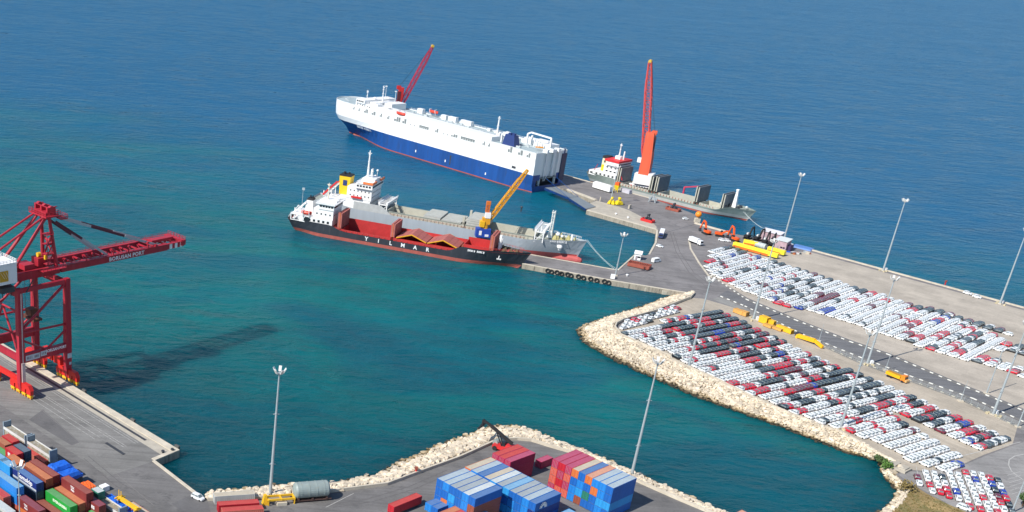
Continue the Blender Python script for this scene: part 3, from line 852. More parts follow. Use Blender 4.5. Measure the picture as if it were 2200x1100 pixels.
    # galleries on the ship's side: recess shade painted as grey panels, frame and stanchions
    spots = [(168, 2.2, 2.4), (162, 2.2, 2.4), (155, 4.5, 2.8), (147, 4.2, 2.6), (139.5, 2.6, 2.6), (132, 2.6, 2.6), (123, 6.5, 3.2), (116, 4, 3.2), (110, 1.2, 1.0), (106, 1.2, 1.0), (97, 9, 1.9), (85, 3.0, 2.6), (78.5, 1.2, 1.0),
             (75, 1.2, 1.0), (69, 6, 1.9), (57, 12.5, 1.9), (43, 2.4, 2.6), (38.5, 1.8, 2.2), (21, 3.8, 3.6), (12.5, 4, 3.2), (6.0, 3.2, 2.8)]
    for c, wd, ht in spots:
        yy = 16.0 if c < 158 else 16.0 - 0.0
        if c > 160: yy = 16.0 * math.sqrt(max(0.0, 1 - max(0.0, (c / L - 0.90) / 0.10) ** 2.2)) if c > 162 else 16.0
        z0 = 22.0; gl = MB()
        gl.box(c - wd / 2, c + wd / 2, yy - 0.3, yy + 0.02, z0, z0 + ht, 0)
        for k in range(int(wd / 2.2) + 2):
            x = c - wd / 2 + wd * k / (int(wd / 2.2) + 1); gl.box(x - 0.12, x + 0.12, yy - 0.2, yy + 0.10, z0, z0 + ht * (0.55 if wd > 8 else 1.0), 1)
        gl.box(c - wd / 2 - 0.2, c + wd / 2 + 0.2, yy - 0.2, yy + 0.16, z0 - 0.25, z0, 1)
        if wd < 8: gl.box(c + wd * 0.1, c + wd / 2 - 0.1, yy - 0.2, yy + 0.07, z0 + ht * 0.5, z0 + ht, 1)
        gl.build('side_gallery', [OPENG, CARW], root)
    ho = MB()
    for x, z, a, b in ((178, 13.4, 2.6, 1.6), (16, 12.4, 3.2, 1.6)): ho.box(x - a / 2, x + a / 2, hw_d(min(x, 160)) * (1 if x < 100 else 0.55) - 0.05, hw_d(min(x, 160)) * (1 if x < 100 else 0.55) + 0.05, z, z + b)
    ho.box(69, 70.4, 15.9, 16.06, 7.6, 9.2); ho.box(69.2, 70.2, 15.95, 16.05, 2.5, 7.6)
    ho.build('mooring_port', DARK, root)
    mk = MB()
    for x, z in ((102, 4.4), (74, 3.6), (38, 3.0)): mk.box(x - 0.4, x + 0.4, 15.98, 16.05, z, z + 1.6)
    mk.build('hull_mark', LETTER, root)
    scribble('ship_name', (7, 8), 1.9, 1.1, LETTER, root, (157.0, 14.0, 9.9), (R(122), 0, R(173)))
    # bridge house near the bow
    b = MB()
    b.box(150, 167, -15.4, 15.4, H - 0.5, H + 2.2); b.box(157, 166, -16.2, 16.2, H + 2.2, H + 4.9); b.box(150.5, 156.5, -9, 11, H + 2.2, H + 4.0)
    b.box(142, 150, -12, 3, H - 0.5, H + 4.2); b.box(145, 149, 9.5, 14.5, H - 0.5, H + 4)
    b.build('bridge', WHITE, root)
    wn = MB(); windows(wn, -15, 15, 166.0, H + 3.1, 14, 1.7, 1.1, 'x'); windows(wn, 158, 165.5, 16.2, H + 3.1, 4, 1.4, 1.1); windows(wn, 151, 166, 15.4, H + 0.4, 6, 0.9, 0.9)
    wn.build('windows', GLASS, root, kind='stuff')
    ms = MB(); mast(ms, 153, 2, H + 4, 12, 0.5, arms=(0.5, 0.75)); mast(ms, 171, 0, H - 0.5, 10, 0.45, arms=(0.55, 0.8)); mast(ms, 148, -6, H + 4, 9, 0.2, arms=(0.9,)); mast(ms, 161, -9, H + 4.8, 9.5, 0.16, arms=(0.95,))
    ms.tube((150, 5, H + 4), (150, 5, H + 8), 0.35, 0.5); ms.ball((158, 5, H + 6), 1.0); ms.ball((155, -6, H + 6), 0.8)
    ms.build('signal_mast', WHITE, root)
    for x, y, a, bb, h in ((128, -13.5, 5, 3, 3.4), (136, 10.5, 3, 2.6, 3.0), (105, -13.6, 4.5, 3, 3.2), (97, -13.6, 7, 3, 3.4), (84, -13.6, 9.5, 3, 3.2), (47, -12, 4, 3, 2.6), (17, -13, 9, 4, 3.6), (27, -12.6, 8, 5, 3.0), (64, -14, 2.5, 2, 1.6), (58, -14, 2, 2, 1.4), (40, 8, 2, 2, 1.6)):
        MB().box(x - a / 2, x + a / 2, y - bb / 2, y + bb / 2, H - 0.5, H - 0.5 + h).build('ventilator_box', WHITE, root)
    rl = MB(); rail(rl, [(8, -15.6, H), (140, -15.6, H)], 1.2, 0.12, 3.2); rail(rl, [(6, 3, H), (30, 3, H)], 1.2, 0.12, 2.4); rail(rl, [(0.5, -15, H), (0.5, 15, H)], 1.2, 0.12, 2.4); rail(rl, [(178, 12, H), (186, 8, H), (190, 0, H), (186, -8, H)], 1.1, 0.12, 2)
    rl.build('railing', WHITE, root, kind='stuff')
    m2 = MB(); mast(m2, 46, 0, H - 0.5, 14.5, 0.75, arms=(0.55, 0.93)); m2.box(43, 45, -3, 1, H, H + 3)
    m2.build('aft_mast', WHITE, root)
    f = MB(); f.frustum(20.5, 30.5, 7.2, 13.2, H - 0.5, 22.2, 29.4, 8, 12.4, H + 6.4); f.box(23, 25, 9.3, 11.3, H + 6.4, H + 7.6); f.box(26, 28, 9.3, 11.3, H + 6.4, H + 7.4)
    f.build('funnel', NAVY, root)
    for pts in ([(33, 11, H), (33, 11, H + 5.5), (30.5, 10, H + 7.2), (28, 9, H + 6.8)], [(21, 0, H), (21, 0, H + 7.4), (19, -0.5, H + 8.6), (6.5, -6, H + 6.8), (6.5, -6, H + 1)], [(21, -5, H), (21, -5, H + 6)]):
        g = MB()
        for a, c in zip(pts, pts[1:]): g.bar(a, c, 1.0)
        g.build('vent_pipe', WHITE, root)
    for k in range(4): MB().tube((11 + k * 2, -3, H), (11 + k * 2, -3, H + 3.5 + k % 2), 0.5).build('vent_pipe', WHITE, root)
    lifeboat(root, 121, 15.2, H + 1.9, 0, 8.6); lifeboat(root, 116, -13.4, H + 2.6, math.pi, 8.6)
    rnd = random.Random(21); ft = MB()
    for k in range(60):
        x = rnd.uniform(10, 148); y = rnd.uniform(-11, 4.5) if x > 34 else rnd.uniform(-5, 14); a = rnd.uniform(0.3, 1.3); ft.box(x - a, x + a, y - a * 0.6, y + a * 0.6, H - 0.55, H + rnd.uniform(-0.1, 0.9))
    for y in (-9.5, -4, 1.5): ft.bar((36, y, H - 0.3), (140, y, H - 0.3), 0.25)
    for k in range(14): ft.bar((40 + k * 7.4, -12, H - 0.4), (40 + k * 7.4, 5.4, H - 0.4), 0.18)
    ft.build('deck_fitting', M('fitting_grey', (0.50, 0.54, 0.55), 0.6, var=0.1), root, kind='stuff')
    MB().box(101, 106, 0.5, 2.5, H - 0.5, H - 0.2).build('deck_hatch', M('ochre_paint', (0.6, 0.42, 0.18), 0.6), root)
    MB().bar((6, 2, H + 1.6), (9, 6, H + 1.6), 0.8).build('deck_crane', M('orange_yellow', (0.8, 0.3, 0.03), 0.5), root)
    bu = MB(); bu.ball((178.5, 0, -1.2), 3.0, 10, 7); bu.tube((166, 0, -1.4), (178.5, 0, -1.2), 2.4, 2.8, 10)
    bu.build('bulbous_bow', BOOT, root)
    # the stern ramp, let down in two leaves on to the pier apron
    inv = Matrix.Rotation(-R(131.1), 4, 'Z')
    def loc(u, v, z):
        q = inv @ (G(u, v, z) - org); q.x /= CAR_SX; return q
    a0, a1 = loc(1170, 403, 2.2), loc(1193, 401, 2.2); b0, b1 = loc(1222, 425, 1.4), loc(1243, 423, 1.4); c0, c1 = loc(1259, 449, 0.35), loc(1280, 444, 0.35)
    mb = MB()
    for p, q, r_, s in ((a0, a1, b1, b0), (b0, b1, c1, c0)):
        dn = Vector((0, 0, 0.9)); n0 = len(mb.v)
        mb.add([p, q, r_, s, p - dn, q - dn, r_ - dn * 0.4, s - dn * 0.4], [(0, 1, 2, 3), (3, 2, 1, 0)], 0)
        mb.add([p, s, s - dn * 1.2, p - dn * 1.8], [(0, 1, 2, 3), (3, 2, 1, 0)], 1); mb.add([q, r_, r_ - dn * 1.2, q - dn * 1.8], [(0, 1, 2, 3), (3, 2, 1, 0)], 1)
        mb.add([p - dn * 1.8, q - dn * 1.8, r_ - dn * 1.2, s - dn * 1.2], [(0, 1, 2, 3), (3, 2, 1, 0)], 1)
        for k in range(6): t = k / 6 + 0.08; mb.bar(p.lerp(s, t) - dn * 0.1, p.lerp(s, t) - dn * 1.5, 0.35, m=1)
    mb.bar(a0 + Vector((0, 0, 6)), b0, 0.18, m=1); mb.bar(a1 + Vector((0, 0, 6)), b1, 0.18, m=1)
    mb.build('stern_ramp', [M('ramp_grey', (0.19, 0.22, 0.24), 0.7, var=0.1), BLUEH], root)


car_carrier()


# ---- the black coaster
def black_ship():
    L, B = 123.0, 17.0
    hd = R(-20.0); h = Vector((math.cos(hd), math.sin(hd), 0))
    bow = G(1112, 577, SEA); org = bow - h * L; left = Vector((-h.y, h.x, 0)); org += left * 1.6
    root = thing('cargo_ship', 'black cargo ship with red holds lying nearest the camera at the finger pier', 'ship', org, hd)
    def zd(x):
        fore = 8.3; mid = 4.9; poop = 7.2
        if x < 30: return poop + (mid - poop) * smooth01((x - 20) / 10)
        return mid + (fore - mid) * smooth01((x - 86) / 9) + max(0, x - 105) * 0.04
    def hw_w(x): return 8.5 * (1 - smooth01((x / L - 0.72) / 0.28) ** 1.2) * (0.5 + 0.5 * smooth01(x / 16)) + 0.02
    def hw_d(x): return 8.5 * (1 - max(0.0, (x / L - 0.80) / 0.20) ** 2.0) * (0.82 + 0.18 * smooth01(x / 14)) + 0.02
    holds = [(27.5, 54.5, 6.3), (94.5, 107, 5.3), (57, 93, 6.3)]
    xs = xs_for(L, [v for a in holds for v in a[:2]] + [20, 22, 24, 26, 30, 86, 88, 90, 92], 32)
    mb, rings = hull(L, zd, hw_w, hw_d, [-3, 0, 1.75, 1.95, 3.2, 'deck'], 5.5, 4.0, xs)
    ml = [0, 0, 1, 1, 1]; ml = [1, 1, 1, 0, 0]
    mb.loft(rings, ml + [0] + ml[::-1], cap0=True, cap1=True, closed=False)
    mb.build('hull', [BOOT, HBLACK], root)
    bu = MB(); rr = []
    for x, r_ in ((113, 0.9), (118, 1.3), (122, 1.5), (125, 1.2), (126.6, 0.4)):
        rr.append([(x, r_ * math.cos(t * math.pi / 5), -1.0 + 1.6 * r_ / 2.2 * math.sin(t * math.pi / 5)) for t in range(10)])
    bu.loft(rr); bu.build('bulbous_bow', BOOT, root)
    dk = MB(); deck_strips(dk, rings, xs, lambda x: 1.0, holds, 0)
    dk.build('deck', DECKRED, root)
    hb = MB(); hold_box(hb, 27.5, 54.5, 6.3, -0.5, 5.5, 4.1, 0, 1, far=8.8); hold_box(hb, 94.5, 107, 5.3, 5.6, 9.0, 7.3, 0, 1, far=10.2)
    hold_box(hb, 57, 93, 6.3, 3.0, 6.0, 3.9, 0, 1, far=8.4)
    for s in (-1, 1):                       # coaming stays
        for k in range(21):
            x = 27 + k * 3.1; hb.bar((x, s * 6.8, 5.3), (x, s * 7.9, 4.2), 0.22, m=1)
    hb.build('hold_coaming', [HOLDRED, HOLDRED], root)
    rl = MB()
    for s in (-1, 1):
        rail(rl, [(24, s * 8.3, 5.6), (30, s * 8.3, 4.85), (86, s * 8.3, 4.85)], 1.1, 0.14, 1.8)
        rail(rl, [(105, s * 7.6, 8.4), (116, s * 5.2, 8.8), (124, s * 2.2, 9.0)], 1.0, 0.1, 1.6)
    rl.build('railing', M('rail_red', (0.45, 0.05, 0.045), 0.6), root, kind='stuff')
    # folded hatch covers standing on edge
    for x, z, ht in ((24.9, 6.0, 8.2), (54.8, 6.2, 7.0), (107.8, 8.2, 7.8)):
        c = MB(); c.box(x, x + 0.9, -6.6, 6.6, z, z + ht, 0); c.box(x + 1.25, x + 2.1, -6.6, 6.6, z, z + ht - 0.2, 0)
        for k in range(6): y = -6.2 + k * 2.48; c.box(x - 0.18, x, y - 0.12, y + 0.12, z, z + ht, 0); c.box(x + 2.1, x + 2.25, y - 0.12, y + 0.12, z, z + ht, 0)
        c.box(x + 0.9, x + 1.25, -6.72, -6.5, z, z + ht, 1); c.box(x + 0.9, x + 1.25, 6.5, 6.72, z, z + ht, 1)
        c.build('hatch_panel', [COVER, M('edge_orange', (0.55, 0.14, 0.04), 0.6)], root)
    # two tents of part-lifted covers with yellow edges
    for x0 in (58.2, 75.2):
        pts = [(x0, 6.1), (x0 + 8.2, 9.0), (x0 + 16.4, 6.1)]
        for (xa, za), (xb, zb) in zip(pts, pts[1:]):
            c = MB(); rings2 = [[(xa, -7.0, za), (xa, 7.0, za), (xa, 7.0, za + 0.6), (xa, -7.0, za + 0.6)], [(xb, -7.0, zb), (xb, 7.0, zb), (xb, 7.0, zb + 0.6), (xb, -7.0, zb + 0.6)]]
            c.loft(rings2, 0)
            for y in (-7.15, 7.15): c.bar((xa, y, za + 0.3), (xb, y, zb + 0.3), 0.22, 0.55, m=1)
            for k in (0.33, 0.66): c.bar((xa + (xb - xa) * k, -7, za + (zb - za) * k + 0.62), (xa + (xb - xa) * k, 7, za + (zb - za) * k + 0.62), 0.15, m=0)
            c.build('hatch_cover', [COVER, AMBER], root)
    e = MB()
    for k in range(7): e.box(93.2 + 0.01 * k, 94.2, -6 + k * 1.8, -5.2 + k * 1.8, 6, 8.4 - 0.1 * k)
    e.build('hatch_wheel', RUSTY, root)
    # accommodation
    a = MB(); a.box(3, 22, -7.6, 7.6, 6.2, 9.6); a.box(10.5, 22, -6.9, 6.9, 9.6, 14.6); a.box(13.5, 22.3, -7.3, 7.3, 14.6, 17.6); a.box(12, 23.2, -8.4, 8.4, 17.6, 18.0); a.box(12.5, 22, -3.0, 3.0, 18, 18.8)
    a.box(-2.2, 3, -7.2, 7.2, 6.2, 6.6)
    a.frustum(4.0, 8.8, -2.6, 2.6, 9.6, 4.6, 8.2, -2.2, 2.2, 17.0)
    for x in (-2.0, 0, 2.4, 4.5): a.box(x - 0.25, x + 0.25, -7.3, -6.9, 6.6, 9.4)
    a.box(-2.4, 10.5, -7.6, 7.6, 9.4, 9.75)
    for s in (-1, 1): a.bar((-1.5, s * 3, 9.7), (4.6, s * 3, 16.2), 0.5); a.bar((-1.5, s * 3, 9.7), (-1.5, s * 3, 12), 0.4)
    a.bar((-1.8, -3, 9.8), (-1.8, 3, 12), 0.3); a.bar((1.5, -3, 13), (1.5, 3, 13), 0.35)
    a.build('accommodation', WHITE, root)
    wn = MB(); windows(wn, -6.8, 6.8, 22.32, 15.9, 11, 1.05, 1.0, 'x'); windows(wn, 14, 22, -7.32, 15.9, 5, 1.2, 1.0); windows(wn, 5, 21, -7.62, 7.3, 6, 1.3, 1.3); windows(wn, 11.5, 21.5, -6.92, 11.6, 4, 0.8, 0.8); wn.box(6.2, 9.0, -7.64, -7.5, 6.4, 9.2); wn.box(6, 10, -2, 2, 9.6, 13)
    windows(wn, -5.5, 5.5, 22.02, 11.5, 5, 0.6, 0.6, 'x')
    wn.build('windows', GLASS, root, kind='stuff')
    f = MB(); f.frustum(4.6, 8.2, -2.2, 2.2, 17.0, 4.9, 7.9, -1.9, 1.9, 18.0); f.tube((6, 0, 18), (6, 0, 19.4), 0.5, 0.4); f.tube((7, 1, 18), (7, 1, 19), 0.35)
    f.build('funnel', BLACK, root)
    m = MB(); mast(m, 16, 0, 18.6, 9, 0.5, arms=(0.45, 0.65, 0.85)); lp = MB(); lp.tube((-0.5, 5, 9.8), (-0.5, 5, 21), 0.14); lp.box(-1.0, 0.4, 4.6, 5.4, 20.2, 21.4); lp.build('lamp_post', STEEL, root)
    m.build('signal_mast', M('mast_cream', (0.72, 0.66, 0.55), 0.6, var=0.1), root)
    rl2 = MB(); rail(rl2, [(-2, -7.4, 9.7), (10, -7.4, 9.7)], 1.1, 0.1, 1.6); rail(rl2, [(12.3, -8.2, 18), (12.3, 8.2, 18), (23, 8.2, 18), (23, -8.2, 18)], 1.1, 0.1, 1.6, closed=True); rail(rl2, [(-3.5, -6.5, 7), (-4.5, 0, 7), (-3.5, 6.5, 7)], 1.1, 0.1, 1.6)
    rl2.build('railing', WHITE, root, kind='stuff')
    lifeboat(root, 7, -7.4, 11.2, 0, 6)
    pst = MB(); pst.box(111.3, 112.5, -1.6, -0.2, 8.2, 15.6); pst.box(112.0, 112.5, 2.0, 3.0, 8.2, 13)
    pst.build('ventilator_post', PURE, root)
    win = MB()
    for x, y in ((114.5, -2), (114.5, 2), (118, 0), (112.5, 4.5), (120.8, 1)): win.tube((x, y - 0.9, 8.4), (x, y + 0.9, 8.4), 0.75, n=10); win.box(x - 1, x + 1, y - 1.1, y + 1.1, 7.4, 8.0)
    for x, y in ((116, 4), (116, -4), (119.5, 2.5), (119.5, -2.5), (122.3, 0)): win.tube((x, y, 7.6), (x, y, 8.9), 0.35)
    win.build('windlass', M('winch_olive', (0.13, 0.11, 0.06), 0.7, var=0.3), root)
    fm = MB(); fm.tube((121, 2, 8), (121, 2, 14.4), 0.1); fm.build('flag_staff', STEEL, root)
    an = MB(); an.bar((113.2, -6.35, 4.4), (113.4, -5.9, 6.2), 0.4); an.bar((112.2, -6.2, 4.5), (114.5, -6.0, 4.5), 0.6)
    an.build('anchor', LAMP, root)
    for i, ch in enumerate('YILMAR'):
        x = 42.4 + i * 6.75
        text_mesh('letter', ch, 2.9, LETTER, root, (x, -8.60, 3.3), (R(90), 0, 0), 0.05, 1.0, bold=0.06)
    scribble('ship_name', (5, 5), 0.95, 0.8, LETTER, root, (101.5, -8.25, 6.9), (R(86), 0, R(4)))
    return root


black_ship()


# ---- the grey bulk carrier between the black ship and the car carrier
def grey_ship():
    hd = R(-21.0); h = Vector((math.cos(hd), math.sin(hd), 0)); L, B = 147.0, 19.5
    tip = G(1264, 513, SEA + 12.0) - Vector((1.4, 4.0, 0)); org = tip - h * (L + 5.5); org.z = SEA
    root = thing('bulk_carrier', 'grey bulk carrier with open green holds and a yellow funnel behind the black ship', 'ship', org, hd)
    def zd(x): return 9.6 + 1.6 * smooth01((x - 121) / 14) + max(0, x - 135) * 0.06 + 1.2 * (1 - smooth01((x - 14) / 14))
    def hw_w(x): return 9.75 * (1 - smooth01((x / L - 0.74) / 0.26) ** 1.2) * (0.45 + 0.55 * smooth01(x / 20)) + 0.02
    def hw_d(x): return 9.75 * (1 - max(0.0, (x / L - 0.82) / 0.18) ** 2.2) * (0.85 + 0.15 * smooth01(x / 14)) + 0.02
    holds = [(43, 125, 7.4)]
    xs = xs_for(L, [43, 125, 121, 123, 127, 129, 131, 133, 135, 14, 18, 22, 26, 28], 34)
    mb, rings = hull(L, zd, hw_w, hw_d, [-3, 0, lambda x: 1.2 + 2.4 * smooth01((x - 96) / 26), lambda x: 1.4 + 2.4 * smooth01((x - 96) / 26), 7, 'deck'], 5.5, 3.0, xs)
    ml = [1, 1, 1, 0, 0]
    mb.loft(rings, ml + [0] + ml[::-1], closed=False)
    mb.build('hull', [BOOTP, GREYH], root)
    bu = MB(); rr = []
    for x, r_ in ((125, 3.0), (137, 2.7), (145, 2.5), (149.5, 2.1), (151.3, 1.4), (151.9, 0.4)):
        rr.append([(x, r_ * 0.9 * math.cos(t * math.pi / 6), 0.5 + r_ * math.sin(t * math.pi / 6)) for t in range(12)])
    bu.loft(rr); bu.build('bulbous_bow', BOOTP, root)
    dk = MB(); deck_strips(dk, rings, xs, lambda x: 0.9, holds, 0)
    dk.build('deck', GREEN_G, root)
    hb = MB(); hold_box(hb, 43, 125, 7.4, 4.5, 11.0, 8.7, 0, 0)
    for s in (-1, 1):
        for k in range(38): x = 43 + k * 2.15; hb.bar((x, s * 7.9, 10.6), (x, s * 8.7, 8.8), 0.2, m=1)
        hb.box(42.5, 125.5, s * 7.85 - 0.28, s * 7.85 + 0.28, 11.0, 11.25, 1)
    for x in (70, 97): hb.box(x - 0.8, x + 0.8, -7.36, 7.36, 4.5, 10.4, 0)
    hb.build('hold_coaming', [CREAMG, GREEN_G], root)
    for x0, x1, z0, z1 in ((64.5, 74, 11.3, 12.6), (74.6, 85.5, 11.3, 11.9), (88.5, 99.5, 11.3, 15.0)):
        c = MB()
        n = max(1, int((z1 - z0) / 1.0))
        for k in range(n): zz = z0 + (z1 - z0) * k / n; c.box(x0 + 0.05 * k, x1 - 0.05 * k, -8.2, 8.2, zz, zz + (z1 - z0) / n - 0.12)
        for k in range(9): y = -8.25 + k * 2.05; c.box(x0 + 0.3, x1 - 0.3, y, y + 0.15, z1 - 0.14, z1 + 0.02)
        c.build('hatch_cover', COVERG, root)
    c = MB(); c.box(86.4, 87.6, -8.6, -7.2, 9, 15.6); c.box(86.4, 87.6, 7.2, 8.6, 9, 15.6); c.box(86.4, 87.6, -8.6, 8.6, 11.2, 12.4)
    c.build('cover_gantry', CREAMG, root)
    # travelling gantries, one aft and one forward
    for x in (41, 128.5):
        g = MB()
        for s in (-1, 1):
            for a in (-2.2, 2.2): g.bar((x + a, s * 9.0, 9), (x + a, s * 9.0, 14.5), 0.5)
            g.bar((x - 2.6, s * 9.0, 14.5), (x + 2.6, s * 9.0, 14.5), 0.6); g.bar((x - 2.2, s * 9, 9.4), (x + 2.2, s * 9, 14.2), 0.25); g.bar((x - 2.2, s * 9, 11.5), (x + 2.2, s * 9, 11.5), 0.25)
        for a in (-2.2, 2.2): g.box(x + a - 0.6, x + a + 0.6, -9.4, 9.4, 14.5, 15.8)
        for k in range(9): y = -8.8 + k * 2.2; g.bar((x - 2.2, y, 15.4), (x + 2.2, y, 15.4), 0.22)
        rail(g, [(x - 2.8, -9.4, 15.8), (x - 2.8, 9.4, 15.8)], 1.0, 0.12, 1.6); rail(g, [(x + 2.8, -9.4, 15.8), (x + 2.8, 9.4, 15.8)], 1.0, 0.12, 1.6)
        g.build('travelling_gantry', WHITE, root)
    # accommodation block: sloped grey side, white tower
    a = MB(); a.box(14, 33, -8.2, 8.2, 8.6, 15.0); a.box(19, 33.5, -8.4, 8.4, 15.0, 21.5); a.box(24, 34, -9.8, 9.8, 21.5, 24.2); a.box(25, 34.4, -10.2, 10.2, 24.2, 24.6); a.box(26, 33.6, -5, 5, 24.6, 26.4); a.box(5, 14, -7, 7, 8.6, 12.4)
    for s in (-1, 1): a.bar((3.5, s * 3.4, 12.4), (11.5, s * 3.4, 21), 0.7); a.bar((3.5, s * 3.4, 12.4), (3.5, s * 3.4, 15.5), 0.5); a.bar((8, s * 3.4, 12.4), (8, s * 3.4, 17.5), 0.4)
    for k in range(5): a.bar((4.6 + k * 1.5, -3.4, 13.6 + k * 1.6), (4.6 + k * 1.5, 3.4, 13.6 + k * 1.6), 0.3)
    a.build('accommodation', WHITE, root)
    MB().bar((3.2, -3.9, 13.2), (11.2, -3.9, 21.8), 0.5, 0.9).build('boat_launch_rail', REDP, root); MB().bar((3.2, 3.9, 13.2), (11.2, 3.9, 21.8), 0.5, 0.9).build('boat_launch_rail', REDP, root); MB().box(22, 28, -9.6, -8.4, 15.6, 16.5).build('raft_canister', REDP, root)
    o = MB(); o.box(33.95, 34.45, -10.1, -3.5, 24.3, 25.6); o.box(28.5, 34.3, -10.3, -10.0, 24.3, 25.6); o.box(33.95, 34.45, 3.5, 10.1, 24.3, 25.6)
    o.build('bridge_wing_dodger', M('dodger_orange', (0.78, 0.20, 0.06), 0.5), root)
    sk = MB(); sk.prism([(30, 0), (44, 0), (37, 9), (30, 9)], 0, 1)
    sk = MB()
    for s in (-1, 1):
        y0, y1 = (s * 9.2, s * 9.6)
        vs = [(24, 9.4), (47, 9.4), (40, 13.8), (24, 13.8)]
        sk.add([(x, y0, z) for x, z in vs] + [(x, y1, z) for x, z in vs], [(0, 1, 2, 3), (7, 6, 5, 4), (0, 4, 5, 1), (1, 5, 6, 2), (2, 6, 7, 3), (3, 7, 4, 0)])
    sk.build('side_screen', M('screen_pale_grey', (0.42, 0.44, 0.44), 0.6, var=0.1, stain=(0.3, 0.27, 0.22), stain_at=0.66), root)
    wn = MB(); windows(wn, -9.2, 9.2, 34.02, 22.4, 13, 1.1, 1.1, 'x'); windows(wn, 24.6, 33.4, -9.82, 22.4, 5, 1.2, 1.0)
    for z in (10.4, 13, 16.4, 19): windows(wn, -7.6, 7.6, 33.52 if z > 15 else 33.02, z, 7, 0.7, 0.8, 'x')
    for z in (16.6, 19.2): windows(wn, 20, 33, -8.42, z, 6, 0.6, 0.7)
    wn.build('windows', GLASS, root, kind='stuff')
    f = MB(); f.frustum(12.6, 18.2, -3, 3, 15, 12.0, 18.6, -3.3, 3.3, 25.2, 0); f.box(12.0, 18.6, -3.3, 3.3, 25.2, 26.0, 1); f.tube((14, 0, 26), (14, 0, 27.2), 0.7, n=10, m=1); f.tube((16.4, 0.8, 26), (16.4, 0.8, 27), 0.5, n=10, m=1)
    f.build('funnel', [YFUN, BLACK], root)
    e = MB(); e.box(14.4, 16.8, -3.42, -3.2, 20.2, 23.2); e.build('funnel_emblem', NAVY, root)
    m = MB(); mast(m, 27.5, 0, 26.4, 14.5, 0.7, arms=(0.35, 0.6, 0.85)); m.tube((31, -3, 26.4), (31, -3, 30), 0.15); m.ball((31, -3, 30.4), 0.7); m.tube((32, 3, 26.4), (32, 3, 29.5), 0.15); m.ball((32, 3, 30), 0.7); m.ball((30, 6.5, 25.8), 0.9); m.box(29.4, 30.2, -1.0, 1.4, 27.4, 31)
    m.build('signal_mast', WHITE, root)
    rl = MB(); rail(rl, [(25, -10, 24.6), (25, 10, 24.6)], 1.1, 0.12, 1.6); rail(rl, [(14, -8.2, 15), (19, -8.2, 15)], 1.1, 0.12, 1.6); rail(rl, [(5, -7, 12.4), (5, 7, 12.4), (14, 7, 12.4)], 1.1, 0.12, 1.6)
    for s in (-1, 1): rail(rl, [(40, s * 9.3, 9.5), (121, s * 9.3, 9.5)], 1.0, 0.11, 2.0, m=1)
    rail(rl, [(131, 8.4, 11.2), (141, 5, 11.8), (149, 1.5, 12.2)], 1.0, 0.12, 1.4)
    rl.build('railing', [WHITE, RUSTY], root, kind='stuff')
    m = MB(); m.frustum(131.3, 134.3, -2.2, 2.2, 10.4, 132, 133.6, -1.2, 1.2, 14); mast(m, 132.8, 0, 13.5, 11.5, 0.62, arms=(0.9,), lattice=True); m.tube((133.5, 0, 13), (133.5, 0, 24), 0.4)
    m.build('foremast', M('mast_white', (0.74, 0.76, 0.72), 0.5, var=0.1), root)
    wi = MB()
    for x, y in ((136, -3), (136, 3), (139.5, 0), (142.5, 0.5)): wi.tube((x, y - 1.2, 11.6), (x, y + 1.2, 11.6), 0.95, n=10); wi.box(x - 1.2, x + 1.2, y - 1.4, y + 1.4, 10.4, 11.2)
    for x, y in ((138, 5), (138, -5), (142, 3), (142, -3), (146, 1.2), (146, -1.2), (144, 0)): wi.tube((x, y, 10.8), (x, y, 12.4), 0.4)
    wi.build('windlass', M('winch_cream_yellow', (0.5, 0.45, 0.2), 0.6, var=0.3), root)
    t = MB(); t.ball((137, -1.0, 13.0), 1.1); t.ball((139.5, -2.2, 12.6), 0.8); t.tube((144.5, -1, 11), (144.5, -1, 14), 0.6); t.build('ventilator_cowl', PURE, root)
    an = MB(); an.ball((139.6, -5.5, 7.6), 1.5, 8, 6, sz=0.8); an.bar((139.0, -5.3, 6.2), (140.6, -5.2, 6.2), 0.8); an.build('anchor', PURE, root)
    scribble('ship_name', (10,), 1.1, 0.9, M('name_grey', (0.48, 0.5, 0.52), 0.6), root, (138.6, -6.5, 10.5), (R(68), 0, R(16)))
    return root


grey_ship()


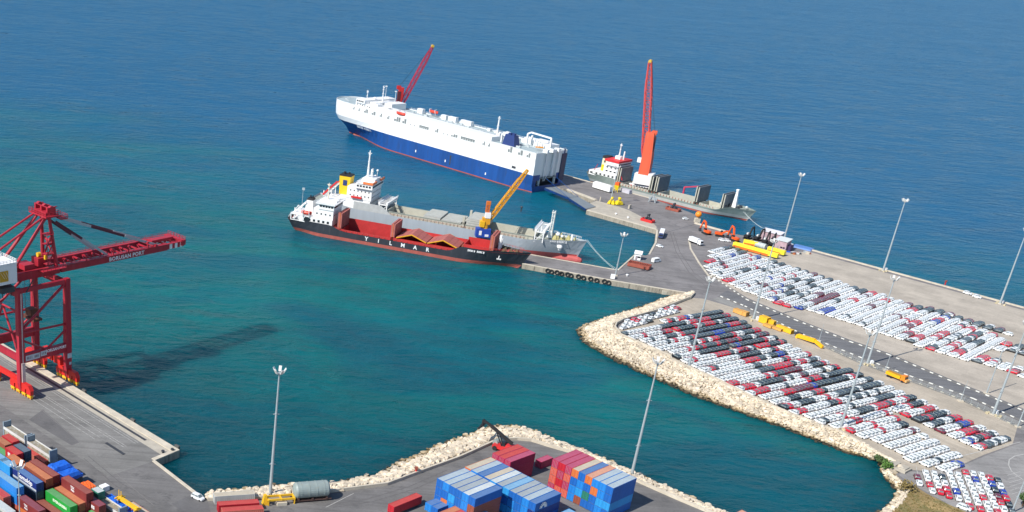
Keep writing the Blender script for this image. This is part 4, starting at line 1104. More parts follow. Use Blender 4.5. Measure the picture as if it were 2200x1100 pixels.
# ---- the small bulk ship beyond the pier
def far_ship():
    hd = R(-50.3); h = Vector((math.cos(hd), math.sin(hd), 0)); left = Vector((-h.y, h.x, 0))
    L = 122.0; org = G(1262, 393, SEA) + left * 9.5 - h * 2
    bow = G(1588, 478, SEA)
    v = (bow - G(1262, 393, SEA)); hd = math.atan2(v.y, v.x); L = v.length; h = v.normalized(); left = Vector((-h.y, h.x, 0)); org = G(1262, 393, SEA) + left * 9.0; org.z = SEA
    root = thing('cargo_ship', 'green grey cargo ship with upright hatch panels moored beyond the pier crane', 'ship', org, hd)
    def zd(x): return 4.0 + 3.4 * smooth01((x - L * 0.83) / (L * 0.09)) + 3.2 * (1 - smooth01((x - 18) / 8))
    def hw_w(x): return 8.6 * (1 - smooth01((x / L - 0.74) / 0.26) ** 1.2) * (0.5 + 0.5 * smooth01(x / 16)) + 0.02
    def hw_d(x): return 8.6 * (1 - max(0.0, (x / L - 0.82) / 0.18) ** 2.2) * (0.85 + 0.15 * smooth01(x / 12)) + 0.02
    a0, b1 = L * 0.215, L * 0.855
    holds = [(a0, L * 0.40, 6.9), (L * 0.475, L * 0.695, 6.9), (L * 0.735, b1, 5.9)]
    xs = xs_for(L, [v for q in holds for v in q[:2]] + [18, 20, 22, 24, L * 0.82, L * 0.84, L * 0.86, L * 0.88], 30)
    mb, rings = hull(L, zd, hw_w, hw_d, [-3, 0, 1.0, 2.6, 2.8, 'deck'], 5.0, 3.5, xs)
    ml = [1, 2, 2, 0, 0]
    mb.loft(rings, ml + [0] + ml[::-1], closed=False)
    HG = M('hull_sage_grey', (0.20, 0.24, 0.22), 0.6, var=0.12, scale=0.2, stain=(0.14, 0.12, 0.09), stain_at=0.66, vert=True)
    mb.build('hull', [BOOT, HG, M('hull_pale_grey', (0.40, 0.40, 0.37), 0.6, var=0.1, stain=(0.28, 0.22, 0.15), stain_at=0.66)], root)
    dk = MB(); deck_strips(dk, rings, xs, lambda x: 0.8, holds, 0); dk.build('deck', GREEN_G, root)
    hb = MB(); [hold_box(hb, q[0], q[1], q[2], -1.5 if q[1] < 0.8 * L else 2.4, 5.2, 3.2, 0, 0) for q in holds]
    for s in (-1, 1):
        for k in range(int((b1 - a0) / 2.2)): x = a0 + k * 2.2; hb.bar((x, s * 7.4, 5.0), (x, s * 8.2, 3.4), 0.25, m=1)
    hb.build('hold_coaming', [CREAMG, RUSTY], root)
    for x, ht in ((a0 - 3.2, 9.0), (L * 0.405, 8.6), (L * 0.44, 9.2), (L * 0.70, 9.0), (L * 0.862, 8.4)):
        p = MB(); p.box(x, x + 0.7, -7.2, 7.2, 5.4, 6.2 + ht); p.box(x + 1.5, x + 2.2, -7.2, 7.2, 5.4, 6.2 + ht - 0.3)
        for k in range(7): y = -7.2 + k * 2.4; p.box(x + 2.2, x + 2.3, y - 0.1, y + 0.1, 5.4, 6.2 + ht - 0.3)
        p.box(x, x + 0.7, -7.45, -7.2, 5.4, 6.2 + ht, 1); p.box(x + 1.5, x + 2.2, -7.45, -7.2, 5.4, 5.9 + ht, 1)
        p.build('hatch_panel', [PANELG, CREAMG], root)
    a = MB(); a.box(2, 20, -7.5, 7.5, 6, 9.2); a.box(9, 20, -6.8, 6.8, 9.2, 15); a.box(11, 20.4, -8, 8, 15, 17.6); a.box(-1.5, 6, -7.4, 7.4, 6, 9.0)
    a.build('accommodation', WHITE, root)
    wn = MB(); windows(wn, 3, 19, -7.52, 7.2, 5, 1.5, 1.1); windows(wn, 10, 19.5, -6.82, 10.4, 3, 1.6, 0.9); windows(wn, 10, 19.5, -6.82, 13, 3, 1.4, 0.8); windows(wn, -7.5, 7.5, 20.42, 15.8, 10, 1.1, 1.0, 'x'); windows(wn, -1, 5, -7.42, 7.0, 2, 2.0, 1.1)
    wn.build('windows', GLASS, root, kind='stuff')
    c = MB(); c.box(9.5, 20.8, -8.4, 8.4, 17.6, 18.9); c.build('bridge_dodger', M('dodger_red', (0.66, 0.03, 0.03), 0.5), root)
    f = MB(); f.box(4.5, 8.6, -2.8, 2.8, 9.2, 13.4, 1); f.box(4.5, 8.6, -2.8, 2.8, 13.4, 17.8, 0); f.box(4.4, 8.7, -2.9, 2.9, 17.8, 19.4, 2); f.box(6, 7.2, -2.9, -2.7, 15, 16.4, 3)
    f.build('funnel', [M('funnel_cream', (0.75, 0.68, 0.45), 0.5), YFUN, BLACK, DARK], root)
    m = MB(); mast(m, 15, 0, 18.9, 10.5, 0.55, arms=(0.3, 0.6, 0.85)); m.tube((18, 1, 18.9), (18, 1, 24.5), 0.5); m.box(13, 17, -1.6, 1.6, 18.9, 21)
    m.build('signal_mast', WHITE, root)
    rl = MB(); rail(rl, [(-2.5, -6.5, 7.5), (-3, 6.5, 7.5)], 1.2, 0.15, 1.5); rl.bar((1, -5, 9), (3, -5, 13.5), 0.3); rl.bar((1, 5, 9), (3, 5, 13.5), 0.3); rl.bar((19.5, -5.5, 15), (24.5, -6.5, 7), 0.55)
    rl.build('ladder', M('ladder_red', (0.42, 0.04, 0.05), 0.6), root)
    m = MB(); m.frustum(L - 11, L - 8.4, -1.1, 1.1, 6.4, L - 10.3, L - 9.2, -0.6, 0.6, 17.5); m.box(L - 10.6, L - 8.9, -0.9, 0.9, 17, 17.8); m.bar((L - 9.8, -1.6, 13), (L - 9.8, 1.6, 13), 0.6)
    m.build('foremast', PURE, root)
    wi = MB()
    for x, y in ((L - 6.5, -2), (L - 6.5, 2), (L - 14, -4), (L - 14, 4), (L - 12.5, 0)): wi.tube((x, y - 1, 7.3), (x, y + 1, 7.3), 0.8); wi.box(x - 1, x + 1, y - 1.2, y + 1.2, 6.5, 7)
    for x, y in ((L - 2, 0.8), (L - 16, -5.5), (L - 15, 2)): wi.ball((x, y, 8.0), 0.9, m=1)
    wi.build('windlass', [DARK, LAMP], root)
    lifeboat(root, 5, 7, 11)
    jb = MB(); jb.bar((L * 0.56, 7.6, 9.5), (L * 0.66, 14.0, 12.0), 0.8); jb.bar((L * 0.56, 7.6, 5), (L * 0.56, 7.6, 9.8), 0.9)
    jb.build('deck_crane', M('crane_pink_red', (0.55, 0.05, 0.10), 0.5), root)
    return root


far_ship()
# ------------------------------------------------------------------ cranes
def gantry_crane():
    """ship-to-shore crane: local x towards the water, y along the quay, z up; origin at the right-hand seaside leg"""
    yaw = R(48.0); org = G(146, 818)
    root = thing('gantry_crane', 'tall red ship-to-shore gantry crane with its boom out over the water at the left', 'crane', org, yaw)
    W = 19.6; D = 19.5
    for nm, x, y in (('s', 0, 0), ('s', 0, W), ('l', -D, 0), ('l', -D, W)):
        m = MB(); s = 1 if y else -1
        m.frustum(x - 1.1, x + 1.1, y - 0.9, y + 0.9, 4.2, x - 1.15, x + 1.15, y - 1.0, y + 1.0, 13)
        m.frustum(x - 1.15, x + 1.15, y - 1.0, y + 1.0, 13.02, x - 0.95, x + 0.95, y - 0.85, y + 0.85, 38.6)
        m.frustum(x - 0.7, x + 0.7, y - 0.6, y + 0.6, 1.6, x - 1.1, x + 1.1, y - 0.9, y + 0.9, 4.18)
        m.build('leg', CRANE, root)
    for y in (0, W):
        m = MB()
        m.bar((-D + 1.1, y, 13.2), (-1.1, y, 13.2), 1.5, 3.2)
        m.build('portal_beam', CRANE, root)
        m = MB()
        m.tube((-D, y, 22.5), (-0.2, y, 22.0), 0.42); m.tube((-D + 0.5, y, 23.5), (-0.4, y, 37.0), 0.5)
        m.tube((-D + 0.5, y, 20), (-D * 0.5, y, 14.8), 0.4); m.tube((-0.5, y, 20), (-D * 0.42, y, 14.8), 0.4)
        m.tube((-D, y, 38.0), (0, y, 38.2), 0.5)
        m.bar((-D - 0.5, y, 37.6), (0.4, y, 37.6), 1.2, 1.5)
        m.build('brace', CRANE, root)
    for x in (0, -D):
        m = MB(); m.bar((x, 0.8, 36.6), (x, W - 0.8, 36.6), 1.5, 2.2); m.bar((x, 0.8, 13.2), (x, W - 0.8, 13.2), 1.3, 2.0) if x else None
        if x: m.tube((x, 1, 14), (x, W / 2, 30), 0.4); m.tube((x, W - 1, 14), (x, W / 2, 30), 0.4); m.tube((x, 0, 30), (x, W, 30), 0.4)
        m.build('cross_beam', CRANE, root)
        # travel gear along the rail
        e = MB(); e.bar((x, 0.9, 5.2), (x, W - 0.9, 5.2), 0.9, 1.9) if x else None
        if x: e.build('sill_beam', CRANE2, root)
        for y in (0, W):
            e = MB()
            for s in (-1, 1):
                e.frustum(x - 0.75, x + 0.75, y + s * 3.3 - 3.0, y + s * 3.3 + 3.0, 3.3, x - 0.75, x + 0.75, y + s * 2.6 - 2.4, y + s * 2.6 + 2.4, 5.0)
                for k in (-1, 1): e.box(x - 0.65, x + 0.65, y + s * 3.3 + k * 1.6 - 1.25, y + s * 3.3 + k * 1.6 + 1.25, 1.7, 3.3)
            e.build('equaliser_beam', CRANE2, root)
        for y in (0, W):
            for s in (-1, 1):
                for k in (-1, 1):
                    c = y + s * 3.3 + k * 1.6; bg = MB()
                    bg.box(x - 0.55, x + 0.55, c - 1.1, c + 1.1, 0.7, 1.25); bg.frustum(x - 0.5, x + 0.5, c - 0.9, c + 0.9, 1.25, x - 0.5, x + 0.5, c - 0.3, c + 0.3, 1.75)
                    bg.build('bogie', YELLOW, root)
        wh = MB()
        for y in (0, W):
            for s in (-1, 1):
                for k in (-1, 1):
                    for q in (-0.7, 0.7):
                        c = y + s * 3.3 + k * 1.6 + q; wh.tube((x - 0.4, c, 0.45), (x + 0.4, c, 0.45), 0.42, n=10)
        wh.build('wheel', [M('wheel_orange', (0.62, 0.25, 0.03), 0.6, var=0.2)], root, kind='stuff')
    m = MB()                                    # electric house and stair on the seaside rail
    m.box(-0.8, 1.0, 8.5, 14.0, 5.2, 9.0); m.box(-0.8, 0.8, 3.5, 7.5, 5.0, 8.0)
    m.build('drive_house', CRANE2, root)
    zb = 40.2
    for y in (5.8, 13.8):
        m = MB(); m.bar((-D - 24, y, zb), (1.0, y, zb), 1.3, 2.7)
        m.build('back_girder', CRANE, root)
        m = MB(); m.bar((1.6, y, zb), (50, y, zb), 1.3, 2.5); m.bar((50, y, zb), (58.2, y, zb + 0.1), 1.3, 2.0)
        m.build('boom_girder', CRANE, root)
        st = MB()
        for a, b in ((51.0, 52.3), (53.6, 54.9), (56.2, 57.3)): st.box(a, b, y - 0.70, y + 0.70, zb - 0.95, zb + 1.0)
        st.build('boom_stripe', LETTER, root)
    m = MB()
    for k in range(14):
        x = 4 + k * 4.2; m.bar((x, 5.8, zb + 0.6), (x, 13.8, zb + 0.6), 0.5); m.bar((x, 5.8, zb + 0.6), (x + 4.2, 13.8, zb + 0.6), 0.25)
    for k in range(10): x = -40 + k * 4.2; m.bar((x, 5.8, zb + 0.6), (x, 13.8, zb + 0.6), 0.5)
    m.box(56.5, 58.8, 4.8, 14.8, zb - 0.4, zb + 1.6); m.box(45, 55.5, 8.4, 11.2, zb + 1.4, zb + 2.4); m.bar((44, 4.5, zb + 1.5), (44, 15, zb + 1.5), 0.9)
    m.build('boom_tie', CRANE, root)
    m = MB()
    for y in (4.6, 15.0):
        rail(m, [(2, y, zb + 1.2), (57.6, y, zb + 1.2)], 1.1, 0.09, 3.4); m.box(2, 57.6, y - 0.30, y + 0.45, zb + 1.28, zb + 1.36)
    rail(m, [(58.4, 4.8, zb + 1.6), (58.4, 14.8, zb + 1.6)], 1.2, 0.14, 1.6)
    for x in (12, 24, 31, 40): m.bar((x, 4.8, zb + 1.2), (x, 4.8, zb + 3.6), 0.3); m.box(x - 0.4, x + 0.4, 4.4, 5.2, zb + 3.2, zb + 3.7)
    m.build('walkway', CRANE, root)
    # A-frame: mast legs over the seaside legs, back stays, apex
    ap = 59.0
    m = MB()
    for y in (5.8, 13.8):
        m.tube((0, y, zb + 1.3), (-1.5, 9.8 + (y - 9.8) * 0.55, ap), 0.75, 0.6, 10)
        m.tube((-D + 0.5, y, zb + 1.3), (-2.6, 9.8 + (y - 9.8) * 0.6, ap), 0.62, 0.55, 10)
        m.tube((-D - 22, y, zb + 1.5), (-2.8, 9.8 + (y - 9.8) * 0.7, ap + 0.6), 0.38, 0.38, 8)
        m.tube((-D - 12, y, zb + 1.3), (-D - 12, y, zb + 7.5), 0.28)
    m.tube((-0.7, 8, 50), (-0.7, 11.6, 50), 0.4); m.tube((0, 5.8, zb + 2), (-0.8, 11.4, 51), 0.3); m.tube((0, 13.8, zb + 2), (-0.8, 8.2, 51), 0.3)
    m.build('mast_frame', CRANE, root)
    m = MB(); m.box(-4.6, 1.4, 4.8, 14.8, ap, ap + 0.5); m.box(-3.6, 0.6, 6.4, 13.2, ap + 0.5, ap + 1.6)
    for y in (6.4, 9.8, 13.2): m.box(-3.2, 0.2, y - 0.4, y + 0.4, ap + 1.6, ap + 3.2); m.tube((-1.5, y - 0.6, ap + 2.6), (-1.5, y + 0.6, ap + 2.6), 1.1, n=10)
    rail(m, [(-4.6, 4.8, ap + 0.5), (1.4, 4.8, ap + 0.5), (1.4, 14.8, ap + 0.5), (-4.6, 14.8, ap + 0.5)], 1.3, 0.15, 1.5, closed=True)
    m.box(1.4, 4.2, 4.6, 8, ap - 1.2, ap - 0.8); rail(m, [(1.4, 4.6, ap - 0.8), (4.2, 4.6, ap - 0.8), (4.2, 8, ap - 0.8)], 1.2, 0.14, 1.4)
    m.bar((-3, 5.8, ap + 3.1), (0.5, 5.8, ap + 3.4), 0.25); m.bar((-3, 5.8, ap + 3.3), (-3, 13.8, ap + 3.3), 0.25)
    m.build('apex_platform', CRANE, root)
    # fore stays: alternately grey and dark red links
    for y in (5.8, 13.8):
        for (xe, ze, n) in ((45.0, zb + 1.5, 3), (22.0, zb + 1.5, 2)):
            a = Vector((1.0, 9.8 + (y - 9.8) * 0.6, ap - (0.6 if n == 3 else 2.4))); b = Vector((xe, y, ze))
            for k in range(n):
                m = MB(); m.bar(a.lerp(b, k / n + 0.004), a.lerp(b, (k + 1) / n - 0.004), 0.42, 0.9)
                m.build('stay_link', STEEL if (k % 2 == 0) == (n == 3) else M('stay_dark_red', (0.10, 0.012, 0.03), 0.5), root)
    # stair tower and platforms at the boom hinge
    m = MB()
    for z in (42.5, 46, 49.5, 53): m.box(-4.2, -1.5, 5.0, 8.2, z, z + 0.15); rail(m, [(-4.2, 5.0, z + 0.15), (-1.5, 5.0, z + 0.15)], 1.1, 0.1, 1.3)
    for z in (42.5, 46, 49.5): m.bar((-4.0, 5.4, z), (-1.6, 5.4, z + 3.5), 0.5, 0.12); m.bar((-4.2, 5.0, z), (-4.2, 5.0, z + 3.6), 0.16)
    m.box(-8, 1.5, 2.0, 5.0, zb + 1.2, zb + 1.5); rail(m, [(-8, 2, zb + 1.5), (1.5, 2, zb + 1.5)], 1.1, 0.12, 1.5)
    m.box(-6, -3, 8, 12, zb + 1.4, zb + 4.2); m.box(-12, -8, 7.2, 12.5, zb + 1.2, zb + 3)
    m.build('access_platform', CRANE, root)
    m = MB(); m.box(-4.2, -3.2, 6.4, 7.2, zb + 4, zb + 5.4); m.tube((-5, 10, zb + 5), (-3.8, 10, zb + 5), 0.8, n=10); m.build('hoist_motor', YELLOW, root)
    m = MB()
    m.box(-D - 21.8, -D - 1.8, -2.2, 7.6, zb + 1.5, zb + 8.2, 0)
    for k in range(22): y = -2.0 + k * 0.43; 
    for k in range(30): x = -D - 21.4 + k * 0.66; m.box(x, x + 0.18, -2.26, -2.2, zb + 1.7, zb + 8.0, 0)
    m.box(-D - 22, -D - 1.6, -2.4, 7.8, zb + 8.2, zb + 8.5, 0)
    rail(m, [(-D - 21.8, -2.2, zb + 8.5), (-D - 1.8, -2.2, zb + 8.5), (-D - 1.8, 7.6, zb + 8.5)], 1.0, 0.12, 1.2)
    m.build('machinery_house', WHITE, root)
    m = MB(); m.box(-D - 8.4, -D - 5.2, -2.34, -2.22, zb + 2.6, zb + 6.2)
    o = m.build('emblem', M('emblem_gold', (0.55, 0.30, 0.015), 0.5), root)
    m = MB()
    for k in range(3): m.bar((-D - 8.1 + k * 1.0, -2.38, zb + 5.8), (-D - 6.7 + k * 0.75, -2.38, zb + 3.6), 0.25, 0.04)
    m.build('emblem_stroke', LETTER, o)
    m = MB(); m.box(-D - 7, -D - 2, -1, 6, zb - 2, zb - 0.2); m.bar((-D + 2, -1.4, zb - 3), (-D + 5, -1.4, zb + 1), 0.3)
    for k in range(6): m.tube((-D - 9 + k * 1.6, 3, zb - 0.5), (-D - 9 + k * 1.6, 3, zb - 5), 0.14)
    m.build('service_gear', DARK, root)
    m = MB(); m.box(-9.5, -6.5, 8.2, 11.4, 24, 26.4); m.box(-9.8, -6.2, 6.0, 13.6, 22.6, 23.4)
    for x in (-9, -7):
        for y in (7.5, 12): m.tube((x, y, 23.4), (x * 1.0, y, zb), 0.07)
    m.build('spreader', M('spreader_dark', (0.14, 0.05, 0.03), 0.6, var=0.3), root)
    text_mesh('lettering', 'BORUSAN PORT', 2.0, LETTER, root, (30.5, 5.8 - 0.70, zb - 0.22), (R(90), 0, 0), 0.03, 1.06, 1.05, bold=0.05)
    text_mesh('lettering', 'BORUSAN PORT', 1.5, LETTER, root, (-5.4, -0.80, 13.9), (R(90), 0, 0), 0.03, 0.78, bold=0.03)
    for b_ in ((-18.0, -12.2, -0.84, -0.77, 12.2, 14.2), (-11.9, -9.4, -0.84, -0.77, 12.6, 14.4), (-0.8, 1.0, -1.12, -1.02, 9.2, 11.0), (-0.1, 0.8, -1.12, -1.0, 6.6, 7.6)):
        MB().box(*b_).build('name_plate', M('plate_grey_white', (0.52, 0.52, 0.54), 0.6, var=0.05), root)
    scribble('plate_mark', (4, 3), 0.9, 0.6, M('plate_ink', (0.2, 0.18, 0.2), 0.6), root, (-15.1, -0.85, 13.2), (R(90), 0, 0), 5)
    scribble('plate_mark', (3,), 0.8, 0.6, M('plate_ink', (0.2, 0.18, 0.2), 0.6), root, (-10.6, -0.85, 13.5), (R(90), 0, 0), 6)
    m = MB(); m.bar((-D + 0.2, -1.0, 5), (-D + 0.2, -1.0, 37), 0.25, 0.4); m.box(-D - 0.5, -D + 0.8, -1.5, -1.0, 4.6, 12)
    m.build('cable_duct', M('duct_pale', (0.55, 0.42, 0.40), 0.6, var=0.2), root)
    return root


gantry_crane()


def harbour_crane(name, label, base, yaw_tower, tip, hub_z, tower_h, tower_mat, jib_mat, white_base=True, jib_w=2.6, tw=1.0):
    """mobile harbour crane: undercarriage, turret, tower, lattice jib"""
    root = thing(name, label, 'crane', base, yaw_tower)
    t = Matrix.Rotation(-yaw_tower, 4, 'Z') @ (Vector(tip) - Vector(base))
    m = MB(); m.box(-7, 7, -3, 3, 1.0, 2.4); m.box(-8.5, 8.5, -1.2, 1.2, 1.2, 2.0)
    m.build('chassis', WHITE if white_base else tower_mat, root)
    w_ = MB()
    for k in range(8):
        x = -6.3 + k * 1.8
        for y in (-2.7, 2.7): w_.tube((x, y - 0.5, 0.8), (x, y + 0.5, 0.8), 0.8, n=10)
    w_.build('tyre', BLACK, root, kind='stuff')
    for x, y in ((-6.5, -6.5), (6.5, -6.5), (6.5, 6.5), (-6.5, 6.5)):
        p = MB(); p.box(x - 1.6, x + 1.6, y - 1.4, y + 1.4, 0.05, 0.45); p.bar((x, y, 0.5), (x, y * 0.4, 1.6), 0.6)
        p.build('outrigger_pad', REDP, root)
    m = MB(); m.tube((0, 0, 2.4), (0, 0, 4.0), 2.6, n=16); m.build('slew_ring', DARK, root)
    m = MB()
    m.prism([(-6.4, -4.2), (4.6, -4.6), (6.0, -2.6), (6.0, 2.6), (4.6, 4.6), (-6.4, 4.2), (-7.4, 2.4), (-7.4, -2.4)], 3.2, 9.6)
    m.box(-6.6, -3.4, -3.6, 3.6, 9.6, 11.0)
    m.build('turret', PURE if white_base else tower_mat, root)
    m = MB(); rail(m, [(-6.2, -3.2, 9.4), (-6.2, 3.2, 9.4)], 1.2, 0.15, 1.5); m.bar((4.8, -3.3, 4), (0.5, -3.3, 9.2), 0.5, 0.2); rail(m, [(-2.5, 3.2, 8), (4.5, 3.2, 8), (4.5, -3.2, 8)], 1.2, 0.15, 1.5)
    m.build('turret_rail', LAMP, root)
    m = MB(); m.loft([[(x * q + o, y * q, z) for x, y in ((-1.9, -1.9), (1.9, -1.9), (1.9, 1.9), (-1.9, 1.9))] for z, q, o in ((9.6, tw * 1.12, 0), (20, tw * 1.05, 0.1), (tower_h - 2, tw * 0.90, 1.2), (tower_h, tw * 0.84, 1.3))])
    m.box(-2.4, 0.6, -1.6, -1.1, tower_h - 1.5, tower_h + 1.2); m.box(-2.4, 0.6, 1.1, 1.6, tower_h - 1.5, tower_h + 1.2)
    m.build('tower', tower_mat, root)
    m = MB(); m.box(0.4 - 1.75 * tw - 0.2, 0.4 - 1.75 * tw, -1.0, 1.0, tower_h - 12.5, tower_h - 2.8); m.box(-1.6, 0.6, -1.72 * tw - 0.25, -1.72 * tw, tower_h - 12.5, tower_h - 2.8)
    m.build('tower_ladder_cage', M('cage_dark_red', (0.12, 0.03, 0.035), 0.6), root)
    c = MB(); c.box(1.9 * tw + 0.4, 1.9 * tw + 3.2, -1.3, 1.3, hub_z - 2.2, hub_z + 0.8); c.build('cab', PURE, root)
    g = MB(); g.box(1.9 * tw + 3.2, 1.9 * tw + 3.26, -1.0, 1.0, hub_z - 1.4, hub_z + 0.5); g.box(1.9 * tw + 0.8, 1.9 * tw + 2.9, -1.36, -1.3, hub_z - 1.2, hub_z + 0.5); g.build('window', GLASS, root)
    hub = Vector((1.8, 0, hub_z)); tdir = t - hub
    m = MB(); m.truss(hub, t, jib_w, jib_w * 0.9, 18, 0.55 if tw > 1 else 0.42, 0.26, 0, taper=(0.5, 0.45), up=(0, 1, 0) if abs(tdir.normalized().z) > 0.9 else (0, 0, 1))
    m.build('jib', jib_mat, root)
    h = MB(); h.box(t.x - 1.0, t.x + 1.0, t.y - 1.2, t.y + 1.2, t.z - 0.6, t.z + 0.9); h.tube((t.x, t.y - 1.3, t.z + 0.4), (t.x, t.y + 1.3, t.z + 0.4), 1.0, n=10)
    h.build('jib_head', M('sheave_ochre', (0.62, 0.40, 0.05), 0.5), root)
    r = MB()
    for y in (-0.8, 0.8): r.bar((-0.8, y, tower_h + 0.8), (t.x, t.y + y * 0.6, t.z + 0.8), 0.1)
    r.build('hoist_rope', DARK, root)
    return root


b1 = G(1378, 404); tip1 = b1 + Vector((-9.0, 9.0, 81.0))
harbour_crane('harbour_crane', 'orange mobile harbour crane with a white turret and upright lattice jib on the pier', b1, R(152), tip1, 19, 37.5, ORANGE, JIB, jib_w=4.0, tw=1.65)
b2 = G(849, 283); 
t2 = b2 + Vector((21.5, 4, 65.5))
harbour_crane('harbour_crane', 'red mobile harbour crane whose slanting jib rises behind the white car carrier', b2, math.atan2(4, 21.5), t2, 20, 34, REDP, M('jib_crimson', (0.50, 0.02, 0.05), 0.5, var=0.1), white_base=False, jib_w=3.0)


def deck_crane():
    """yellow crane working on the black ship's forward hatch"""
    base = G(1037, 508, SEA + 7.5)
    root = thing('deck_crane', 'amber lattice jib crane on a blue base standing on the black ship', 'crane', base, 0)
    MB().box(-4.2, 3.6, -2.2, 2.2, 0, 4.6).build('base_house', M('base_blue', (0.02, 0.07, 0.38), 0.5, var=0.1), root)
    e = MB(); e.box(-2.6, -1.2, -2.3, -2.2, 1.2, 3.6); e.box(0.6, 2.6, -2.32, -2.2, 0.6, 1.8); e.build('base_plate', LETTER, root)
    m = MB(); m.tube((0.6, 0, 4.6), (0.6, 0, 8.5), 1.5, 1.2, 10, 0); m.box(-1.6, 2.6, -1.4, 1.4, 7.0, 10.4, 0); m.box(-2.6, -0.2, -1.8, 1.8, 5.5, 8.6, 1)
    m.build('pedestal', [AMBER, YELLOW], root)
    MB().box(-0.4, 2.4, -1.6, 1.6, 10.4, 13.4).build('cab', PURE, root)
    m = MB(); m.truss((0.4, 0, 13.4), (0.4, 0, 17.5), 1.6, 1.6, 4, 0.4, 0.25, up=(1, 0, 0)); m.box(-0.7, 1.6, -0.9, 0.9, 17.4, 19.2)
    m.build('mast', M('mast_orange', (0.66, 0.17, 0.03), 0.5, var=0.15), root)
    tip = Vector((18.5, 2.0, 37.0)); piv = Vector((2.2, 0, 9.6))
    m = MB(); m.truss(piv, tip, 2.0, 2.0, 18, 0.42, 0.24, taper=(0.6, 0.5)); m.build('jib', AMBER, root)
    r = MB(); r.bar((0.6, 0, 19), tip, 0.09); r.bar(tip, tip + Vector((0, 0, -19)), 0.09); r.build('hoist_rope', DARK, root)
    h = MB(); h.ball(tip + Vector((0, 0, -20)), 0.7); h.box(tip.x - 0.3, tip.x + 0.3, -0.3 + 2, 0.3 + 2, tip.z - 22.4, tip.z - 20.4); h.build('hook_block', DARK, root)
    return root


deck_crane()


# ------------------------------------------------------------------ light masts
def light_mast(first, px, h, label, z=0.0, head=True, thick=1.0, rot=0.0, group='tall floodlight masts of the port'):
    base = G(px[0], px[1]) if not isinstance(px, Vector) else px
    root = thing('light_mast', label, 'floodlight mast', base, rot, group)
    m = MB(); m.tube((0, 0, 0.4), (0, 0, h), 0.50 * thick, 0.22 * thick, 10)
    for f in (0.27, 0.68): m.tube((0, 0, h * f), (0, 0, h * f + 0.35), 0.60 * thick - 0.3 * thick * f, n=10)
    for f in (0.27, 0.68): m.bar((-0.9 * thick, 0, h * f), (0.9 * thick, 0, h * f), 0.22)
    m.build('pole', STEEL, root)
    p = MB(); p.box(-0.9, 0.9, -0.9, 0.9, 0, 0.5); p.build('foundation', CONC_L, root)
    if head:
        c = MB(); c.tube((0, 0, h - 0.2), (0, 0, h + 0.25), 0.5, n=10)
        for k in range(5): a = k * math.pi / 2.5; c.bar((0, 0, h), (1.25 * math.cos(a), 1.25 * math.sin(a), h + 0.35), 0.14)
        c.build('lamp_ring', STEEL, root)
        for k in range(5):
            a = k * math.pi / 2.5; ca, sa = math.cos(a), math.sin(a); l = MB()
            l.loft([[(1.0 * ca - 0.42 * sa, 1.0 * sa + 0.42 * ca, h + 0.35), (1.0 * ca + 0.42 * sa, 1.0 * sa - 0.42 * ca, h + 0.35), (1.25 * ca + 0.42 * sa, 1.25 * sa - 0.42 * ca, h + 0.2), (1.25 * ca - 0.42 * sa, 1.25 * sa + 0.42 * ca, h + 0.2)],
                    [(1.9 * ca - 0.42 * sa, 1.9 * sa + 0.42 * ca, h + 1.75), (1.9 * ca + 0.42 * sa, 1.9 * sa - 0.42 * ca, h + 1.75), (2.0 * ca + 0.42 * sa, 2.0 * sa - 0.42 * ca, h + 1.55), (2.0 * ca - 0.42 * sa, 2.0 * sa + 0.42 * ca, h + 1.55)]])
            l.build('floodlight', LAMP, root)
    return root


MASTS = [((580, 1065), 40, 'floodlight mast beside the yellow frame at the foot of the foreground rock slope'),
         ((1357, 1020), 39.5, 'floodlight mast rising beside the large blue and pink container stack'),
         ((1897, 582), 38.5, 'floodlight mast on the sea edge of the upper quay behind the long car lot'),
         ((1682, 523), 39.5, 'floodlight mast rising out of the water side behind the white roofed sheds'),
         ((1805, 920), 37, 'floodlight mast standing on the sea wall notch midway along the lower lot'),
         ((1863, 782), 37.5, 'floodlight mast in the verge beside the road with pale stones round its foot'),
         ((1480, 787), 36.5, 'floodlight mast in the notch of the sea wall near the breakwater corner'),
         ((1618, 687), 37, 'floodlight mast in the verge beside the yellow crane boxes'),
         ((2148, 653), 38, 'floodlight mast on the upper quay beside the two white cars'),
         ((2133, 891), 37, 'floodlight mast in the verge near the right end of the wire fence')]
for px, h, lb in MASTS:
    r = light_mast(None, px, h, lb, rot=random.uniform(0, 0.7))
    if px[0] > 1500:
        b = r.location; sgn = random.choice((-1, 1))
        s = MB(); s.box(1.1, 2.3, -0.7, 0.7, 0, 1.7); s.build('switch_cabinet', PURE, r)
        for k in range(5):
            a = random.uniform(0, 6.28); d = random.uniform(1.6, 2.8)
            q = MB(); q.box(-0.45, 0.45, -0.35, 0.35, 0, random.uniform(0.5, 0.9)); q.build('guard_block', M('guard_block_cream', (0.58, 0.50, 0.32), 0.8, var=0.2), r, loc=(d * math.cos(a), d * math.sin(a), 0), rot=a)
light_mast(None, (1322, 592), 20.5, 'short floodlight mast at the root of the finger pier', thick=0.7)
light_mast(None, (1311, 437), 22.5, 'short floodlight mast among yellow grabs on the pier', thick=0.7)
lm = light_mast(None, G(45, 1180), 24.5, 'thin floodlight mast standing among the stacked containers at the left edge', thick=0.5)
light_mast(None, (2119, 846), 24, 'slender white pole mast on the paving of the upper lot', head=False, thick=0.55, group='slender lamp poles')
light_mast(None, (2173, 1102), 22, 'slender white pole at the corner of the turning area', head=False, thick=0.5, group='slender lamp poles')
light_mast(None, (2186, 917), 22, 'slender white pole beside the end of the wire fence', head=False, thick=0.5, group='slender lamp poles')
